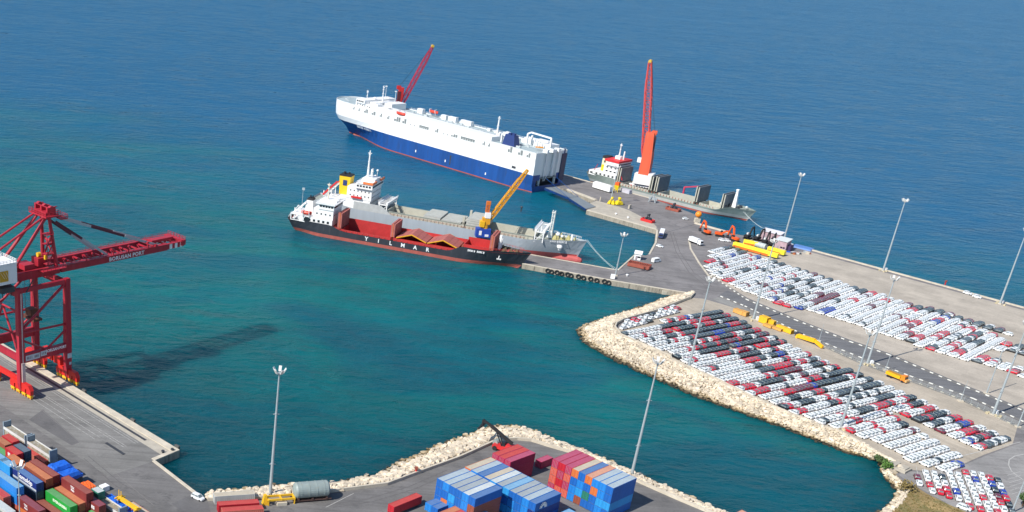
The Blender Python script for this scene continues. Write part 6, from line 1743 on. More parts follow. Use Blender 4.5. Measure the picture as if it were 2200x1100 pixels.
def flat_rack(px, z, L, label, col=STEEL, deg=-43.5, cargo=None):
    c = G(px[0], px[1], z); root = thing('flat_rack', label, 'flat rack', Vector((c.x, c.y, 0)), R(deg), 'flat racks at the yard edge')
    m = MB(); m.box(-L / 2 + 0.3, L / 2 - 0.3, -1.2, 1.2, z - 1.4, z - 0.2, 0); m.box(-L / 2 + 0.3, L / 2 - 0.3, -1.22, 1.22, 0, z - 1.4, 0)
    m.build('deck', [M('weathered_timber', (0.27, 0.235, 0.17), 0.85, var=0.3, stain=(0.4, 0.4, 0.38), stain_at=0.55)], root)
    for s in (-1, 1):
        e = MB(); e.box(s * L / 2 - 0.25, s * L / 2 + 0.25, -1.22, 1.22, 0, z + 1.6)
        for y in (-1.25, 1.25): e.box(s * L / 2 - 0.3, s * L / 2 + 0.3, y - 0.12, y + 0.12, 0, z + 1.75)
        e.build('end_wall', M('end_wall_grey_blue', (0.20, 0.26, 0.31), 0.6, var=0.12), root)
    m = MB(); m.bar((-L / 2, -1.3, z - 0.3), (L / 2, -1.3, z - 0.3), 0.15, 0.9); m.bar((-L / 2, 1.3, z - 0.3), (L / 2, 1.3, z - 0.3), 0.15, 0.9)
    m.build('side_rail', LAMP, root)
    return root


flat_rack((38, 929), 4.6, F, 'farther weathered flat rack with grey end walls at the yard edge')
flat_rack((90, 961), 4.6, F, 'nearer weathered flat rack with grey end walls beside the blue tarpaulins')
flat_rack((236, 1082), 3.2, F, 'tan decked flat rack beside the short maroon container')


def tarp_load(px, z, a, b, label, mat, deg=46, seed=0):
    rnd = random.Random(seed); c = G(px[0], px[1], z); n = 7
    root = thing('covered_cargo', label, 'covered cargo', Vector((c.x, c.y, 0)), R(deg), 'tarpaulin covered loads')
    m = MB(); vs = []
    for i in range(n + 1):
        for j in range(n + 1):
            e = 0.0 if 0 < i < n and 0 < j < n else 1.0
            vs.append((-a / 2 + a * i / n, -b / 2 + b * j / n, z - e * 0.9 + rnd.uniform(-0.16, 0.16)))
    m.add(vs, [(i * (n + 1) + j, (i + 1) * (n + 1) + j, (i + 1) * (n + 1) + j + 1, i * (n + 1) + j + 1) for i in range(n) for j in range(n)])
    k = [i * (n + 1) for i in range(n + 1)] + [n * (n + 1) + j for j in range(1, n + 1)] + [i * (n + 1) + n for i in range(n - 1, -1, -1)] + [j for j in range(n - 1, 0, -1)]
    o0 = len(m.v); m.v += [(vs[q][0] * 1.01, vs[q][1] * 1.01, z - 1.9 + rnd.uniform(-0.25, 0.25)) for q in k]
    L = len(k)
    m.f += [(k[q], o0 + q, o0 + (q + 1) % L, k[(q + 1) % L]) for q in range(L)]; m.m += [0] * L
    m.build('tarpaulin', mat, root)
    MB().box(-a / 2 + 0.1, a / 2 - 0.1, -b / 2 + 0.1, b / 2 - 0.1, 0, z - 1.3).build('crate_base', DARK, root)


tarp_load((127, 997), 4.8, 7.4, 4.4, 'farther wide load under a blue tarpaulin', TARP, seed=1)
tarp_load((147, 1013), 4.8, 7.4, 4.4, 'nearer wide load under a blue tarpaulin', TARP, seed=2)
tarp_load((190, 1040), 4.2, 3.0, 5.5, 'bright orange tarpaulin heaped over a load', TARPO, seed=3)
tarp_load((243, 1069), 3.2, 2.6, 5.5, 'narrow blue tarpaulin beside the tan flat rack', TARP, seed=4)
tarp_load((266, 1084), 3.2, 3.4, 3.2, 'small square blue tarpaulin under the yellow spreader', TARP, seed=5)
tarp_load((284, 1101), 2.8, 3.4, 3.2, 'small blue tarpaulin at the bottom edge', TARP, seed=6)
MB().box(-1, 1, -1.2, 1.2, 0, 1.6).build('white_crate', PURE, None, loc=G(224, 1053, 0), rot=R(-43), label='white crate behind the small refrigerated box', cat='crate')
# ------------------------------------------------------------------ yard machines and loose things
def at(px, z=0.0): return G(px[0], px[1], z)


root = thing('storage_tank', 'large grey cylindrical tank lying on a dark cradle at the foot of the rocks', 'tank', at((667, 1072)), R(18.5))
TANKM = M('tank_grey_green', (0.26, 0.31, 0.30), 0.5, var=0.14, scale=0.5, stain=(0.34, 0.30, 0.20), stain_at=0.6)
m = MB(); rr = []
for x, r in ((-5.7, 0.9), (-5.3, 2.1), (-4.8, 2.45), (4.8, 2.45), (5.3, 2.1), (5.7, 0.9)): rr.append([(x, r * math.cos(t * math.pi / 12), 3.4 + r * math.sin(t * math.pi / 12)) for t in range(24)])
m.loft(rr); m.build('shell', TANKM, root)
for x in (-3.6, -1.2, 1.2, 3.6):
    m = MB(); m.loft([[(xx, r * math.cos(t * math.pi / 12), 3.4 + r * math.sin(t * math.pi / 12)) for t in range(24)] for xx, r in ((x - 0.12, 2.46), (x - 0.12, 2.53), (x + 0.12, 2.53), (x + 0.12, 2.46))], cap0=False, cap1=False); m.build('hoop', TANKM, root)
m = MB(); m.box(-6, 6, -1.9, 1.9, 0.5, 0.9)
for x in (-4.5, 0, 4.5): m.box(x - 0.3, x + 0.3, -2.0, 2.0, 0.9, 1.6); m.box(x - 0.5, x + 0.5, -1.6, 1.6, 0, 0.5)
m.build('cradle', M('cradle_brown', (0.10, 0.055, 0.045), 0.7, var=0.3), root)
root = thing('spreader_frame', 'yellow lifting frame beside the floodlight mast base and the grey tank', 'lifting frame', at((602, 1080)), R(18))
m = MB()
for y in (-1.2, 1.2): m.bar((-4, y, 1.8), (4, y, 1.8), 0.4, 0.6)
for x in (-4, 0, 4): m.bar((x, -1.5, 1.8), (x, 1.5, 1.8), 0.4, 0.5)
m.build('beam', YELLOW, root)
for x in (-4, 4):
    for y in (-1.3, 1.3): MB().bar((x, y, 0), (x, y, 1.8), 0.3).build('leg', YELLOW, root)
m = MB(); m.frustum(-5.6, -4.0, -0.9, 0.9, 0, -5.2, -4.4, -0.5, 0.5, 3.2); m.build('hook_bracket', YELLOW, root)
MB().box(-1.4, 1.6, -0.8, 0.8, 0, 1.0).build('pale_crate', CONC_L, None, loc=at((604, 1084)), rot=R(18), label='pale slab lying under the yellow lifting frame', cat='slab')
for px, lb in (((893, 1018), 'red box-headed post on the parapet above the foreground rocks'), ((2030, 612), 'red post with a box head on the upper quay edge')):
    root = thing('red_post', lb, 'hydrant', at(px), 0, 'red posts by the water')  # unidentified red object, built as a plain post with a box head
    m = MB(); m.tube((0, 0, 0), (0, 0, 1.7), 0.32, n=8); m.build('post', REDP, root); MB().box(-0.5, 0.5, -0.35, 0.35, 1.7, 2.5).build('head', RUSTY, root)


def reach_stacker():
    root = thing('reach_stacker', 'red reach stacker with a long black boom raised towards the rocks', 'reach stacker', at((1080, 968)), R(150)); root.scale = (0.85, 0.85, 0.85)
    m = MB(); m.box(-4, 4, -1.9, 1.9, 0.9, 2.2); m.frustum(-4.2, -1.0, -1.7, 1.7, 2.2, -4.0, -1.3, -1.5, 1.5, 3.4); m.build('body', REDP, root)
    for x, r in ((2.8, 0.95), (-2.8, 0.85)):
        for y in (-1.7, 1.7): m = MB(); m.tube((x, y - 0.5, r), (x, y + 0.5, r), r, n=12); m.build('wheel', BLACK, root)
    m = MB(); m.frustum(-0.8, 0.9, -0.8, 0.8, 2.2, -0.6, 0.7, -0.7, 0.7, 4.0); m.build('cab', GLASS, root)
    m = MB(); m.bar((-3.4, 0, 4.0), (6.5, 0, 9.0), 1.0, 1.1); m.bar((5.5, 0, 8.5), (10.0, 0, 10.4), 0.75, 0.85); m.bar((0.5, 0.9, 2.2), (3.2, 0.9, 7.0), 0.35); m.bar((0.5, -0.9, 2.2), (3.2, -0.9, 7.0), 0.35)
    m.build('boom', BLACK, root)
    m = MB(); m.bar((10, 0, 10.4), (10, 0, 8.2), 0.6); m.bar((10, -4, 8.0), (10, 4, 8.0), 0.7, 0.6); m.box(9.5, 10.5, -1.5, 1.5, 7.7, 8.4)
    m.build('spreader', BLACK, root)


reach_stacker()
root = thing('tanker_trailer', 'grey green tank trailer parked under the black boom by the rocks', 'trailer', at((1074, 957)), R(42))
m = MB(); m.tube((-3, 0, 1.9), (3, 0, 1.9), 1.1, n=14); m.build('tank', TANKM, root)
m = MB(); m.box(-3.2, 3.2, -0.9, 0.9, 0.6, 0.8); [m.tube((x, y - 0.2, 0.45), (x, y + 0.2, 0.45), 0.45, n=8) for x in (-2.2, 2.2) for y in (-0.9, 0.9)]; m.build('chassis', DARK, root)
root = thing('container_spreader', 'yellow telescopic spreader lying above blue tarpaulins at the bottom edge', 'spreader', at((275, 1084), 4.2), R(-43))
m = MB(); m.box(-4.4, 4.4, -0.5, 0.5, 0, 0.9); m.build('beam', YELLOW, root)
m = MB()
for x in (-4.2, -3.2): m.bar((x, -1.4, 0.6), (x, 1.4, 0.6), 0.4); m.bar((x, 0, 0.8), (x - 0.5, 0.3, 2.6), 0.2)
m.bar((4.3, -1.3, 0.3), (4.3, 1.3, 0.3), 0.4); m.build('end_arm', YELLOW, root)
m = MB()
for x in (-3.8, 3.8): m.box(x - 0.15, x + 0.15, -0.4, 0.4, -4.2, 0)
m.build('support', NAVY, root)


# ------------------------------------------------------------------ on the pier and the upper quay
def excavator(px, deg, label, mat, s=1.0, claw=False, reach=1.0, group='excavators on the quay'):
    root = thing('excavator', label, 'excavator', at(px), R(deg), group)
    for y in (-1.35, 1.35):
        m = MB(); m.prism([(-2.3, 0.0), (-2.6, 0.45), (-2.3, 0.95), (2.3, 0.95), (2.6, 0.45), (2.3, 0.0)], -0.32, 0.32)
        m.v = [(v[0], v[2] + y, v[1]) for v in m.v]; m.build('track', BLACK, root)
    m = MB(); m.tube((0, 0, 0.9), (0, 0, 1.3), 1.0, n=12); m.prism([(-2.7, -1.3), (1.3, -1.3), (1.3, 1.3), (-2.7, 1.3), (-3.1, 0.6), (-3.1, -0.6)], 1.3, 2.5); m.build('body', mat, root)
    m = MB(); m.frustum(-0.2, 1.5, 0.25, 1.3, 2.5, 0.0, 1.3, 0.35, 1.2, 3.5); m.build('cab', GLASS if not claw else LAMP, root)
    m = MB(); p = [(1.0, 0, 2.0), (2.6, 0, 6.4 * reach), (4.6, 0, 6.9 * reach)]
    m.bar(p[0], p[1], 0.7, 0.95); m.bar(p[1], p[2], 0.65, 0.85); m.build('boom', mat, root)
    m = MB(); m.bar((4.5, 0, 7.2 * reach), (6.4, 0, 2.0), 0.5, 0.65); m.build('stick', mat, root)
    m = MB()
    if claw:
        for k in range(5): a = k * 1.257; m.bar((6.4, 0, 2.0), (6.4 + 0.9 * math.cos(a), 0.9 * math.sin(a), 1.2), 0.25); m.bar((6.4 + 0.9 * math.cos(a), 0.9 * math.sin(a), 1.2), (6.4 + 0.3 * math.cos(a), 0.3 * math.sin(a), 0.2), 0.22)
    else: m.prism([(5.6, 0.4), (6.6, 0.2), (7.2, 1.2), (6.4, 2.1)], -0.7, 0.7); m.v = [(v[0], v[2], v[1]) for v in m.v]
    m.build('bucket', DARK, root)
    return root


excavator((1517, 503), 108, 'orange excavator nearest the pier with its arm bent up', EXC)
excavator((1577, 518), 108, 'orange excavator beside the yellow beam with its arm bent up', EXC, reach=1.12)
r = excavator((1546, 508), -20, 'low orange machine with its arm down between the two orange excavators', EXC, reach=0.55)
for px, dg, lb in (((1606, 513), 40, 'black material handler right of the orange excavators'), ((1627, 517), 35, 'second black material handler towards the white roofed shed'), ((1643, 524), 50, 'black handler with a claw before the longer white roof'), ((1657, 528), 55, 'black handler with a claw before the pink shed')):
    excavator(px, dg, lb, BLACK, claw=True, reach=0.95, group='black material handlers on the quay')


def yellow_beam(a, b, label):
    p, q = at(a, 1.3), at(b, 1.3); d = q - p; root = thing('spreader_beam', label, 'steel beam', Vector((p.x, p.y, 0)), math.atan2(d.y, d.x), 'yellow steel beams on the upper quay')
    L = math.hypot(d.x, d.y)
    m = MB(); m.box(0, L, -1.2, 1.2, 0.9, 3.1); m.build('girder', BEAMY, root)
    m = MB(); m.box(0.5, L * 0.8, -1.32, -1.22, 0.5, 1.7); m.build('side_plate', M('beam_orange', (0.66, 0.16, 0.02), 0.5), root)
    m = MB(); [m.box(L * t - 0.4, L * t + 0.4, -1.4, 1.4, 0, 0.9) for t in (0.05, 0.35, 0.65, 0.95)]; m.build('support', DARK, root)
    m = MB(); [m.box(L * t - 0.2, L * t + 0.2, -0.7, 0.7, 3.1, 3.3) for t in (0.06, 0.3, 0.5, 0.92)]; m.build('lifting_lug', BEAMY, root)


yellow_beam((1576, 526), (1671, 552), 'long yellow steel beam with an orange side nearest the parked cars')
yellow_beam((1597, 521), (1628, 527), 'short yellow steel beam behind the long one on its left')
yellow_beam((1650, 536), (1686, 546), 'shorter yellow steel beam behind the long one on its right')
root = thing('storage_tank', 'pale grey tank lying behind the long yellow beam', 'tank', at((1631, 533)), R(-47))
m = MB(); m.tube((-3.6, 0, 1.7), (3.6, 0, 1.7), 1.6, n=14); m.build('shell', M('tank_pale', (0.45, 0.50, 0.48), 0.5, var=0.15), root)
for x in (-2, 0.2, 2.4): MB().tube((x - 0.2, 0, 1.7), (x + 0.2, 0, 1.7), 1.68, n=14).build('band', STEEL, root)


def shed(px, deg, a, b, h, label, wallm, roofm):
    root = thing('shed', label, 'shed', at(px), R(deg), 'small sheds on the upper quay')
    m = MB(); m.box(-a / 2, a / 2, -b / 2, b / 2, 0, h); m.build('wall', wallm, root)
    m = MB(); m.add([(-a / 2 - 0.4, -b / 2 - 0.5, h + 0.1), (a / 2 + 0.4, -b / 2 - 0.5, h + 0.1), (a / 2 + 0.4, b / 2 + 0.5, h + 0.9), (-a / 2 - 0.4, b / 2 + 0.5, h + 0.9), (-a / 2 - 0.4, -b / 2 - 0.5, h + 0.3), (a / 2 + 0.4, -b / 2 - 0.5, h + 0.3), (a / 2 + 0.4, b / 2 + 0.5, h + 1.1), (-a / 2 - 0.4, b / 2 + 0.5, h + 1.1)],
                    [(0, 3, 2, 1), (4, 5, 6, 7), (0, 1, 5, 4), (1, 2, 6, 5), (2, 3, 7, 6), (3, 0, 4, 7)]); m.build('roof', roofm, root)
    m = MB(); m.box(-a * 0.3, -a * 0.3 + 1.1, -b / 2 - 0.05, -b / 2 + 0.03, 0.1, 2.2); m.build('door', M('shed_door_grey', (0.3, 0.27, 0.3), 0.6), root)
    m = MB(); windows(m, 0, a / 2 - 0.4, -b / 2, 1.2, 2, 1.2, 0.9); m.build('window', GLASS, root)


PINKW = M('shed_wall_pinkish', (0.44, 0.31, 0.34), 0.7, var=0.2)
shed((1656, 517), -42, 11.0, 5.0, 5.0, 'shed with a long white roof behind the black claw handlers', PINKW, M('roof_lilac_white', (0.66, 0.64, 0.68), 0.6, var=0.05))
shed((1679, 535), -42, 6.5, 6.5, 5.2, 'shed with a grey white roof and pinkish wall beside the yellow beams', PINKW, M('roof_grey_white', (0.58, 0.62, 0.62), 0.6, var=0.08))
MB().box(-2.5, 2.5, -2, 2, 0, 3.4).build('dark_tank_box', M('violet_dark', (0.05, 0.03, 0.09), 0.6, var=0.2), None, loc=at((1690, 537)), rot=R(-42), label='dark violet box beside the grey white roofed shed', cat='box')
MB().box(-1, 1, -1, 1, 0, 1.6).build('water_butt', PURE, None, loc=at((1699, 530)), rot=R(-20), label='small white tank at the water edge right of the sheds', cat='tank')
MB().box(-2.6, 2.6, -0.7, 0.7, 0, 0.6).build('blue_board', M('board_blue', (0.03, 0.10, 0.55), 0.5), None, loc=at((1687, 541)), rot=R(-10), label='bright blue board lying beside the grey white roofed shed', cat='board')
m = MB(); m.frustum(-5.5, 5.5, -3.4, 3.4, 0, -5.2, 5.2, -3.1, 3.1, 0.7); m.build('tarpaulin', M('tarpaulin_soft_blue', (0.10, 0.22, 0.52), 0.6, var=0.1), None, loc=at((1725, 533)), rot=R(-40), label='soft blue tarpaulin spread flat by the water at the quay corner', cat='tarpaulin')
rnd = random.Random(5); root = thing('scrap_pile', 'heap of scrap and crates on the paving right of the yellow beams', 'scrap heap', at((1716, 545)), R(25))
for k in range(16):
    q = MB(); s = rnd.uniform(0.4, 1.0); q.box(-s, s, -s * 0.6, s * 0.6, 0, s * rnd.uniform(0.8, 1.4))
    q.build('scrap_piece', rnd.choice([RUSTY, STEEL, CONC_L, DARK, WOOD, LAMP]), root, loc=(rnd.uniform(-6, 7), rnd.uniform(-1.6, 1.6), 0), rot=rnd.uniform(0, 3))


def lorry(px, deg, label, body, cabm, L=9.0):
    root = thing('lorry', label, 'lorry', at(px), R(deg), 'lorries on the port')
    m = MB(); m.box(-L / 2, L / 2, -1.1, 1.1, 0.75, 1.05); m.build('chassis', DARK, root)
    m = MB(); m.box(-L / 2, L / 2 - 2.6, -1.25, 1.25, 1.1, 3.3); m.build('cargo_box', body, root)
    m = MB(); m.frustum(L / 2 - 2.2, L / 2, -1.2, 1.2, 0.7, L / 2 - 2.2, L / 2 - 0.25, -1.1, 1.1, 3.0); m.build('cab', cabm, root)
    m = MB(); m.box(L / 2 - 0.3, L / 2 - 0.02, -1.05, 1.05, 1.7, 2.6); m.build('windscreen', GLASS, root)
    for x in (-L / 2 + 1.2, -L / 2 + 2.5, L / 2 - 1.2):
        for y in (-1.0, 1.0): w_ = MB(); w_.tube((x, y - 0.2, 0.5), (x, y + 0.2, 0.5), 0.5, n=8); w_.build('wheel', BLACK, root)
    return root


lorry((1420, 508), 250, 'white and navy lorry parked along the basin edge', PURE, NAVY, 13.0)
lorry((1494, 524), 300, 'white tipper lorry on the cream kerb corner of the upper lot', PURE, PURE, 9.0)
root = thing('van', 'white van crossing the open asphalt below the basin', 'van', at((1409, 563)), R(35))
b = MB(); r_ = lambda x, z0, z1, ww: [(x, -ww, z0), (x, -ww, z1 - 0.4), (x, -ww * 0.86, z1), (x, ww * 0.86, z1), (x, ww, z1 - 0.4), (x, ww, z0)]
b.loft([r_(-2.9, 0.35, 2.35, 0.95), r_(1.2, 0.3, 2.45, 1.0), r_(2.1, 0.3, 1.55, 0.98), r_(2.9, 0.4, 1.25, 0.85)]); b.build('body', PURE, root)
g = MB(); g.add([(1.32, -0.86, 2.36), (1.32, 0.86, 2.36), (2.04, 0.82, 1.64), (2.04, -0.82, 1.64)], [(0, 1, 2, 3)]); g.box(-2.6, 1.1, -1.02, -0.97, 1.45, 2.0); g.box(-2.6, 1.1, 0.97, 1.02, 1.45, 2.0); g.build('windows', GLASS, root)
for x in (-1.9, 1.9):
    for y in (-0.9, 0.9): w_ = MB(); w_.tube((x, y - 0.12, 0.36), (x, y + 0.12, 0.36), 0.36, n=8); w_.build('wheel', BLACK, root)


def grab(px, deg, label, tray=True, trm=RUSTY, big=1.0, grabm=DARK, group='cargo grabs on the pier'):
    root = thing('cargo_grab', label, 'cargo grab', at(px), R(deg), group)
    if tray:
        m = MB(); L, W = 9 * big, 4.4 * big
        m.box(-L / 2, L / 2, -W / 2, W / 2, 0.05, 0.3)
        for y in (-W / 2, W / 2): m.bar((-L / 2, y, 0.9), (L / 2, y, 0.9), 0.35, 1.5)
        for x in (-L / 2, L / 2): m.bar((x, -W / 2 + 0.2, 0.9), (x, W / 2 - 0.2, 0.9), 0.35, 1.45)
        m.build('tray', trm, root)
    m = MB()
    for s in (-1, 1):
        m.frustum(s * 1.4 - 1.0, s * 1.4 + 1.0, -1.5, 1.5, 0.4, s * 0.9 - 0.6, s * 0.9 + 0.6, -1.5, 1.5, 2.4)
    m.build('clamshell', grabm, root)
    m = MB(); m.bar((-1.2, 0, 2.3), (0, 0, 4.0), 0.45); m.bar((1.2, 0, 2.3), (0, 0, 4.0), 0.45); m.box(-0.6, 0.6, -0.9, 0.9, 3.6, 4.6); m.tube((0, -1.1, 4.2), (0, 1.1, 4.2), 0.6, n=10)
    m.build('head', grabm, root)
    return root


grab((1391, 476), -45, 'dark grab standing in a bright red tray near the pier edge', trm=REDP, big=0.85)
grab((1446, 452), -40, 'dark grab in a low rust red tray in the middle of the pier', trm=RUSTY, big=0.95)
YG2 = M('grab_yellow', (0.80, 0.62, 0.02), 0.5, var=0.1)
grab((1313, 439), -30, 'yellow grab on the pier at the floodlight mast foot', False, grabm=YG2); grab((1329, 440), 20, 'yellow grab with a dark top right of the floodlight mast foot', False, grabm=YG2)
root = thing('slatted_tray', 'long rust red slatted cargo tray by the white hut', 'cargo tray', at((1373, 574)), R(-28))
m = MB(); m.box(-5.6, 5.6, -2.6, 2.6, 0.2, 0.5)
for y in (-2.6, 2.6): m.bar((-5.6, y, 1.2), (5.6, y, 1.2), 0.3, 1.8)
for x in (-5.6, 5.6): m.bar((x, -2.4, 1.2), (x, 2.4, 1.2), 0.3, 1.8)
m.build('frame', RUSTY, root)
for k in range(12): x = -5.0 + k * 0.9; MB().box(x, x + 0.3, -2.4, 2.4, 1.7, 1.95).build('slat', RUSTY, root)
shed((1369, 557), -20, 3.4, 3.2, 3.2, 'little white hut at the corner of the basin', PURE, PURE)
root = thing('mooring_buoy', 'big orange buoy standing on a cream block on the pier', 'buoy', at((1497, 477)), 0)
m = MB(); m.ball((0, 0, 4.8), 1.9, 16, 10); m.build('float', M('buoy_orange', (0.85, 0.26, 0.02), 0.5), root); m = MB(); m.box(-1.6, 1.6, -1.2, 1.2, 0, 2.4); m.tube((0, 0, 2.4), (0, 0, 3.2), 0.6); m.build('block', CONC_L, root)
# the white site box, hopper and other things at the foot of the orange crane
root = thing('site_trailer', 'long white box trailer with faint lettering beside the far ship', 'trailer', at((1293, 409)), R(-52))
m = MB(); m.box(-7.2, 7.2, -1.4, 1.4, 0.7, 4.0); m.frustum(-6.6, 6.6, -1.2, 1.2, 4.0, -6.2, 6.2, -0.9, 0.9, 4.7); m.build('body', PURE, root)
m = MB(); m.box(-7.6, 7.4, -1.3, 1.3, 0.4, 0.7); [m.tube((x, y - 0.2, 0.4), (x, y + 0.2, 0.4), 0.4, n=8) for x in (-5, -4, 4, 5) for y in (-1.0, 1.0)]; m.build('chassis', DARK, root)
scribble('lettering', (7, 4), 0.7, 0.75, M('lettering_grey', (0.5, 0.5, 0.48), 0.6), root, (0.8, -1.44, 2.6), (R(90), 0, 0), 12)
m = MB(); m.box(-5.4, -4.9, -1.44, -1.40, 1.6, 3.4); m.build('door', M('door_grey_green', (0.45, 0.48, 0.44), 0.6), root)
root = thing('hopper', 'yellow hopper with an orange top standing behind the pier floodlight mast', 'hopper', at((1324, 412)), R(-40))
m = MB(); m.frustum(-0.7, 0.7, -0.7, 0.7, 1.2, -1.5, 1.5, -1.5, 1.5, 4.4); [m.bar((x * 1.4, y * 1.4, 0), (x * 1.4, y * 1.4, 4.2), 0.25) for x in (-1, 1) for y in (-1, 1)]; m.build('funnel', YG2, root); MB().box(-1.3, 1.3, -1.3, 1.3, 4.4, 6.4).build('cage', EXC, root)
m = MB(); m.bar((-1.5, -1.5, 0), (0.6, 0, 5.6), 0.5); m.bar((3.0, -1.5, 0), (0.6, 0, 5.6), 0.5); m.box(-2, 3.4, -0.4, 0.6, 1.6, 3.0); m.build('trestle', M('trestle_grey', (0.34, 0.38, 0.40), 0.6), None, loc=at((1399, 434)), rot=R(-30), label='grey steel trestle right of the orange crane', cat='trestle')
MB().box(-3.4, 3.4, -1.5, 1.5, 0, 2.4).build('grey_hopper_box', M('hopper_lilac_grey', (0.50, 0.49, 0.54), 0.6), None, loc=at((1345, 414)), rot=R(-50), label='lilac grey bin left of the white crane turret', cat='bin')
m = MB(); m.box(-0.5, 0.5, -1.2, 1.2, 0, 2.4); m.build('concrete_stub', CONC, None, loc=at((1352, 448)), rot=R(-40), label='concrete stub wall on the pier apron', cat='wall')
m = MB(); m.tube((0, 0, 0), (0, 0, 2.6), 0.35); m.build('bollard', CONC_L, None, loc=at((1289, 432)), label='tall cream bollard at the inner corner of the pier', cat='bollard')
for px, lb in (((1323, 461), 'white bollard head on the pier edge left of the dark slot'), ((1349, 469), 'white bollard head on the pier edge right of the dark slot'), ((1347, 593), 'white block at the foot of the short mast on the finger pier')):
    m = MB(); m.tube((0, 0, 0), (0, 0, 0.6), 0.4); m.tube((0, 0, 0.6), (0, 0, 1.0), 0.75, 0.6); m.build('bollard', PURE, None, loc=at(px), label=lb, cat='bollard', group='bollards on the piers')
m = MB(); m.box(-1.1, 1.1, -0.9, 0.9, 0, 2.0); m.build('junction_box', PURE, None, loc=at((1316, 598)), rot=R(-18), label='white box beside the short mast at the root of the finger pier', cat='box')

# ------------------------------------------------------------------ tyre fenders and piles of the finger pier
TYRE = MB(); rr = []
for k in range(12):
    a = 2 * math.pi * k / 12; rr.append([((1.0 + 0.32 * math.cos(t)) * math.cos(a), 0.34 * math.sin(t), (1.0 + 0.32 * math.cos(t)) * math.sin(a)) for t in [2 * math.pi * q / 6 for q in range(6)]])
TYRE.loft(rr + [rr[0]], cap0=False, cap1=False); tm = TYRE.mesh('tyre_fender', BLACK)
fa, fb = G(1122, 567), G(1318, 604); fd = (fb - fa).normalized(); fn = Vector((fd.y, -fd.x, 0)); fang = math.atan2(fd.y, fd.x)
for k, u in enumerate((1179, 1187, 1199, 1209, 1222, 1229, 1245, 1256, 1271, 1284, 1300, 1309)):
    p = fa.lerp(fb, (u - 1122) / 196) + fn * 0.45; p.z = -0.9 - (k % 2) * 0.25
    place('tyre_fender', tm, None, p, fang, '%s black tyre fender from the ship end along the finger pier' % nth(k + 1), 'tyre', 'tyre fenders hanging on the finger pier')
m = MB()
for u, v in ((1352, 615), (1390, 622), (1428, 629)):
    p = G(u, v - 5, -0.6); m.box(p.x - 1.2, p.x + 1.2, p.y - 1.0, p.y + 1.0, -3, -0.6)
m.build('pier_corbel', CONC_L, kind='structure')
q = q_tip; m = MB()
qf = [(q_tip - U45 * t) for t in (2, 26, 55, 84, 112)]
for k, p in enumerate(qf):
    f = MB(); f.box(-1.0, 1.0, -0.35, 0.35, -2.2, 0.9); f.build('fender_panel', M('fender_dark', (0.10, 0.10, 0.095), 0.8), None, loc=(p.x + 0.4, p.y + 0.4, 0), rot=R(-45), label='dark fender panel standing proud of the crane quay, %s from its tip' % nth(k + 1), cat='fender', group='fender panels on the crane quay')
for k, px in enumerate(((370, 969), (350, 973))):
    m = MB(); m.tube((0, 0, 0), (0, 0, 0.6), 0.35); m.tube((0, 0, 0.6), (0, 0, 0.95), 0.6, 0.5); m.build('bollard', DARK, None, loc=at(px), label=['dark bollard right at the tip of the crane quay', 'dark bollard a little back from the tip of the crane quay'][k], cat='bollard', group='bollards at the quay tip')
m = MB(); m.box(-5, 5, -0.5, 0.5, 0, 0.14); m.build('cable_cover', DARK, None, loc=at((247, 964)), rot=R(-45), label='dark steel cover plate lying on the crane quay', cat='steel plate')


def rope(a, b, sag, label, r=0.075):
    m = MB(); n = 10; pts = []
    for k in range(n + 1): t = k / n; p = a.lerp(b, t); p.z -= sag * 4 * t * (1 - t); pts.append(p)
    for p, q in zip(pts, pts[1:]): m.tube(p, q, r, n=5)
    m.build('mooring_rope', ROPE, label=label, cat='rope', group='mooring ropes')


rope(G(1258, 514, 7.5), G(1322, 580, 0.4), 1.0, 'mooring rope from the grey bow to the foot of the short mast'); rope(G(1262, 515, 7.5), G(1330, 581, 0.4), 1.6, 'slacker second mooring rope from the grey bow')
rope(G(1597, 455, 5), G(1637, 490, 0.4), 0.6, 'mooring rope from the far bow to the quay by the sheds'); rope(G(1600, 456, 5), G(1644, 492, 0.4), 1.2, 'slacker second mooring rope from the far bow')

# ------------------------------------------------------------------ yellow crane sections between the lots, yellow lorry
def ybox(px, deg, a, b, h, label, mat=None, lattice=False):
    root = thing('crane_section', label, 'crane section', at(px), R(deg), 'yellow crane parts along the verge')
    mt = mat or M('section_ochre', (0.64, 0.34, 0.09), 0.55, var=0.15)
    m = MB()
    if lattice: m.truss((-a / 2, 0, h / 2 + 0.2), (a / 2, 0, h / 2 + 0.2), b, h, max(4, int(a / 1.5)), 0.35, 0.22)
    else:
        m.box(-a / 2, a / 2, -b / 2, b / 2, 0.25, h)
        for x in (-a / 2, 0, a / 2 - 0.25): m.box(x, x + 0.25, -b / 2 - 0.06, b / 2 + 0.06, 0.2, h + 0.06)
    m.build('frame', mt, root); MB().box(-a / 2 + 0.2, a / 2 - 0.2, -b / 2 + 0.2, b / 2 - 0.2, 0, 0.2).build('sleeper', DARK, root)


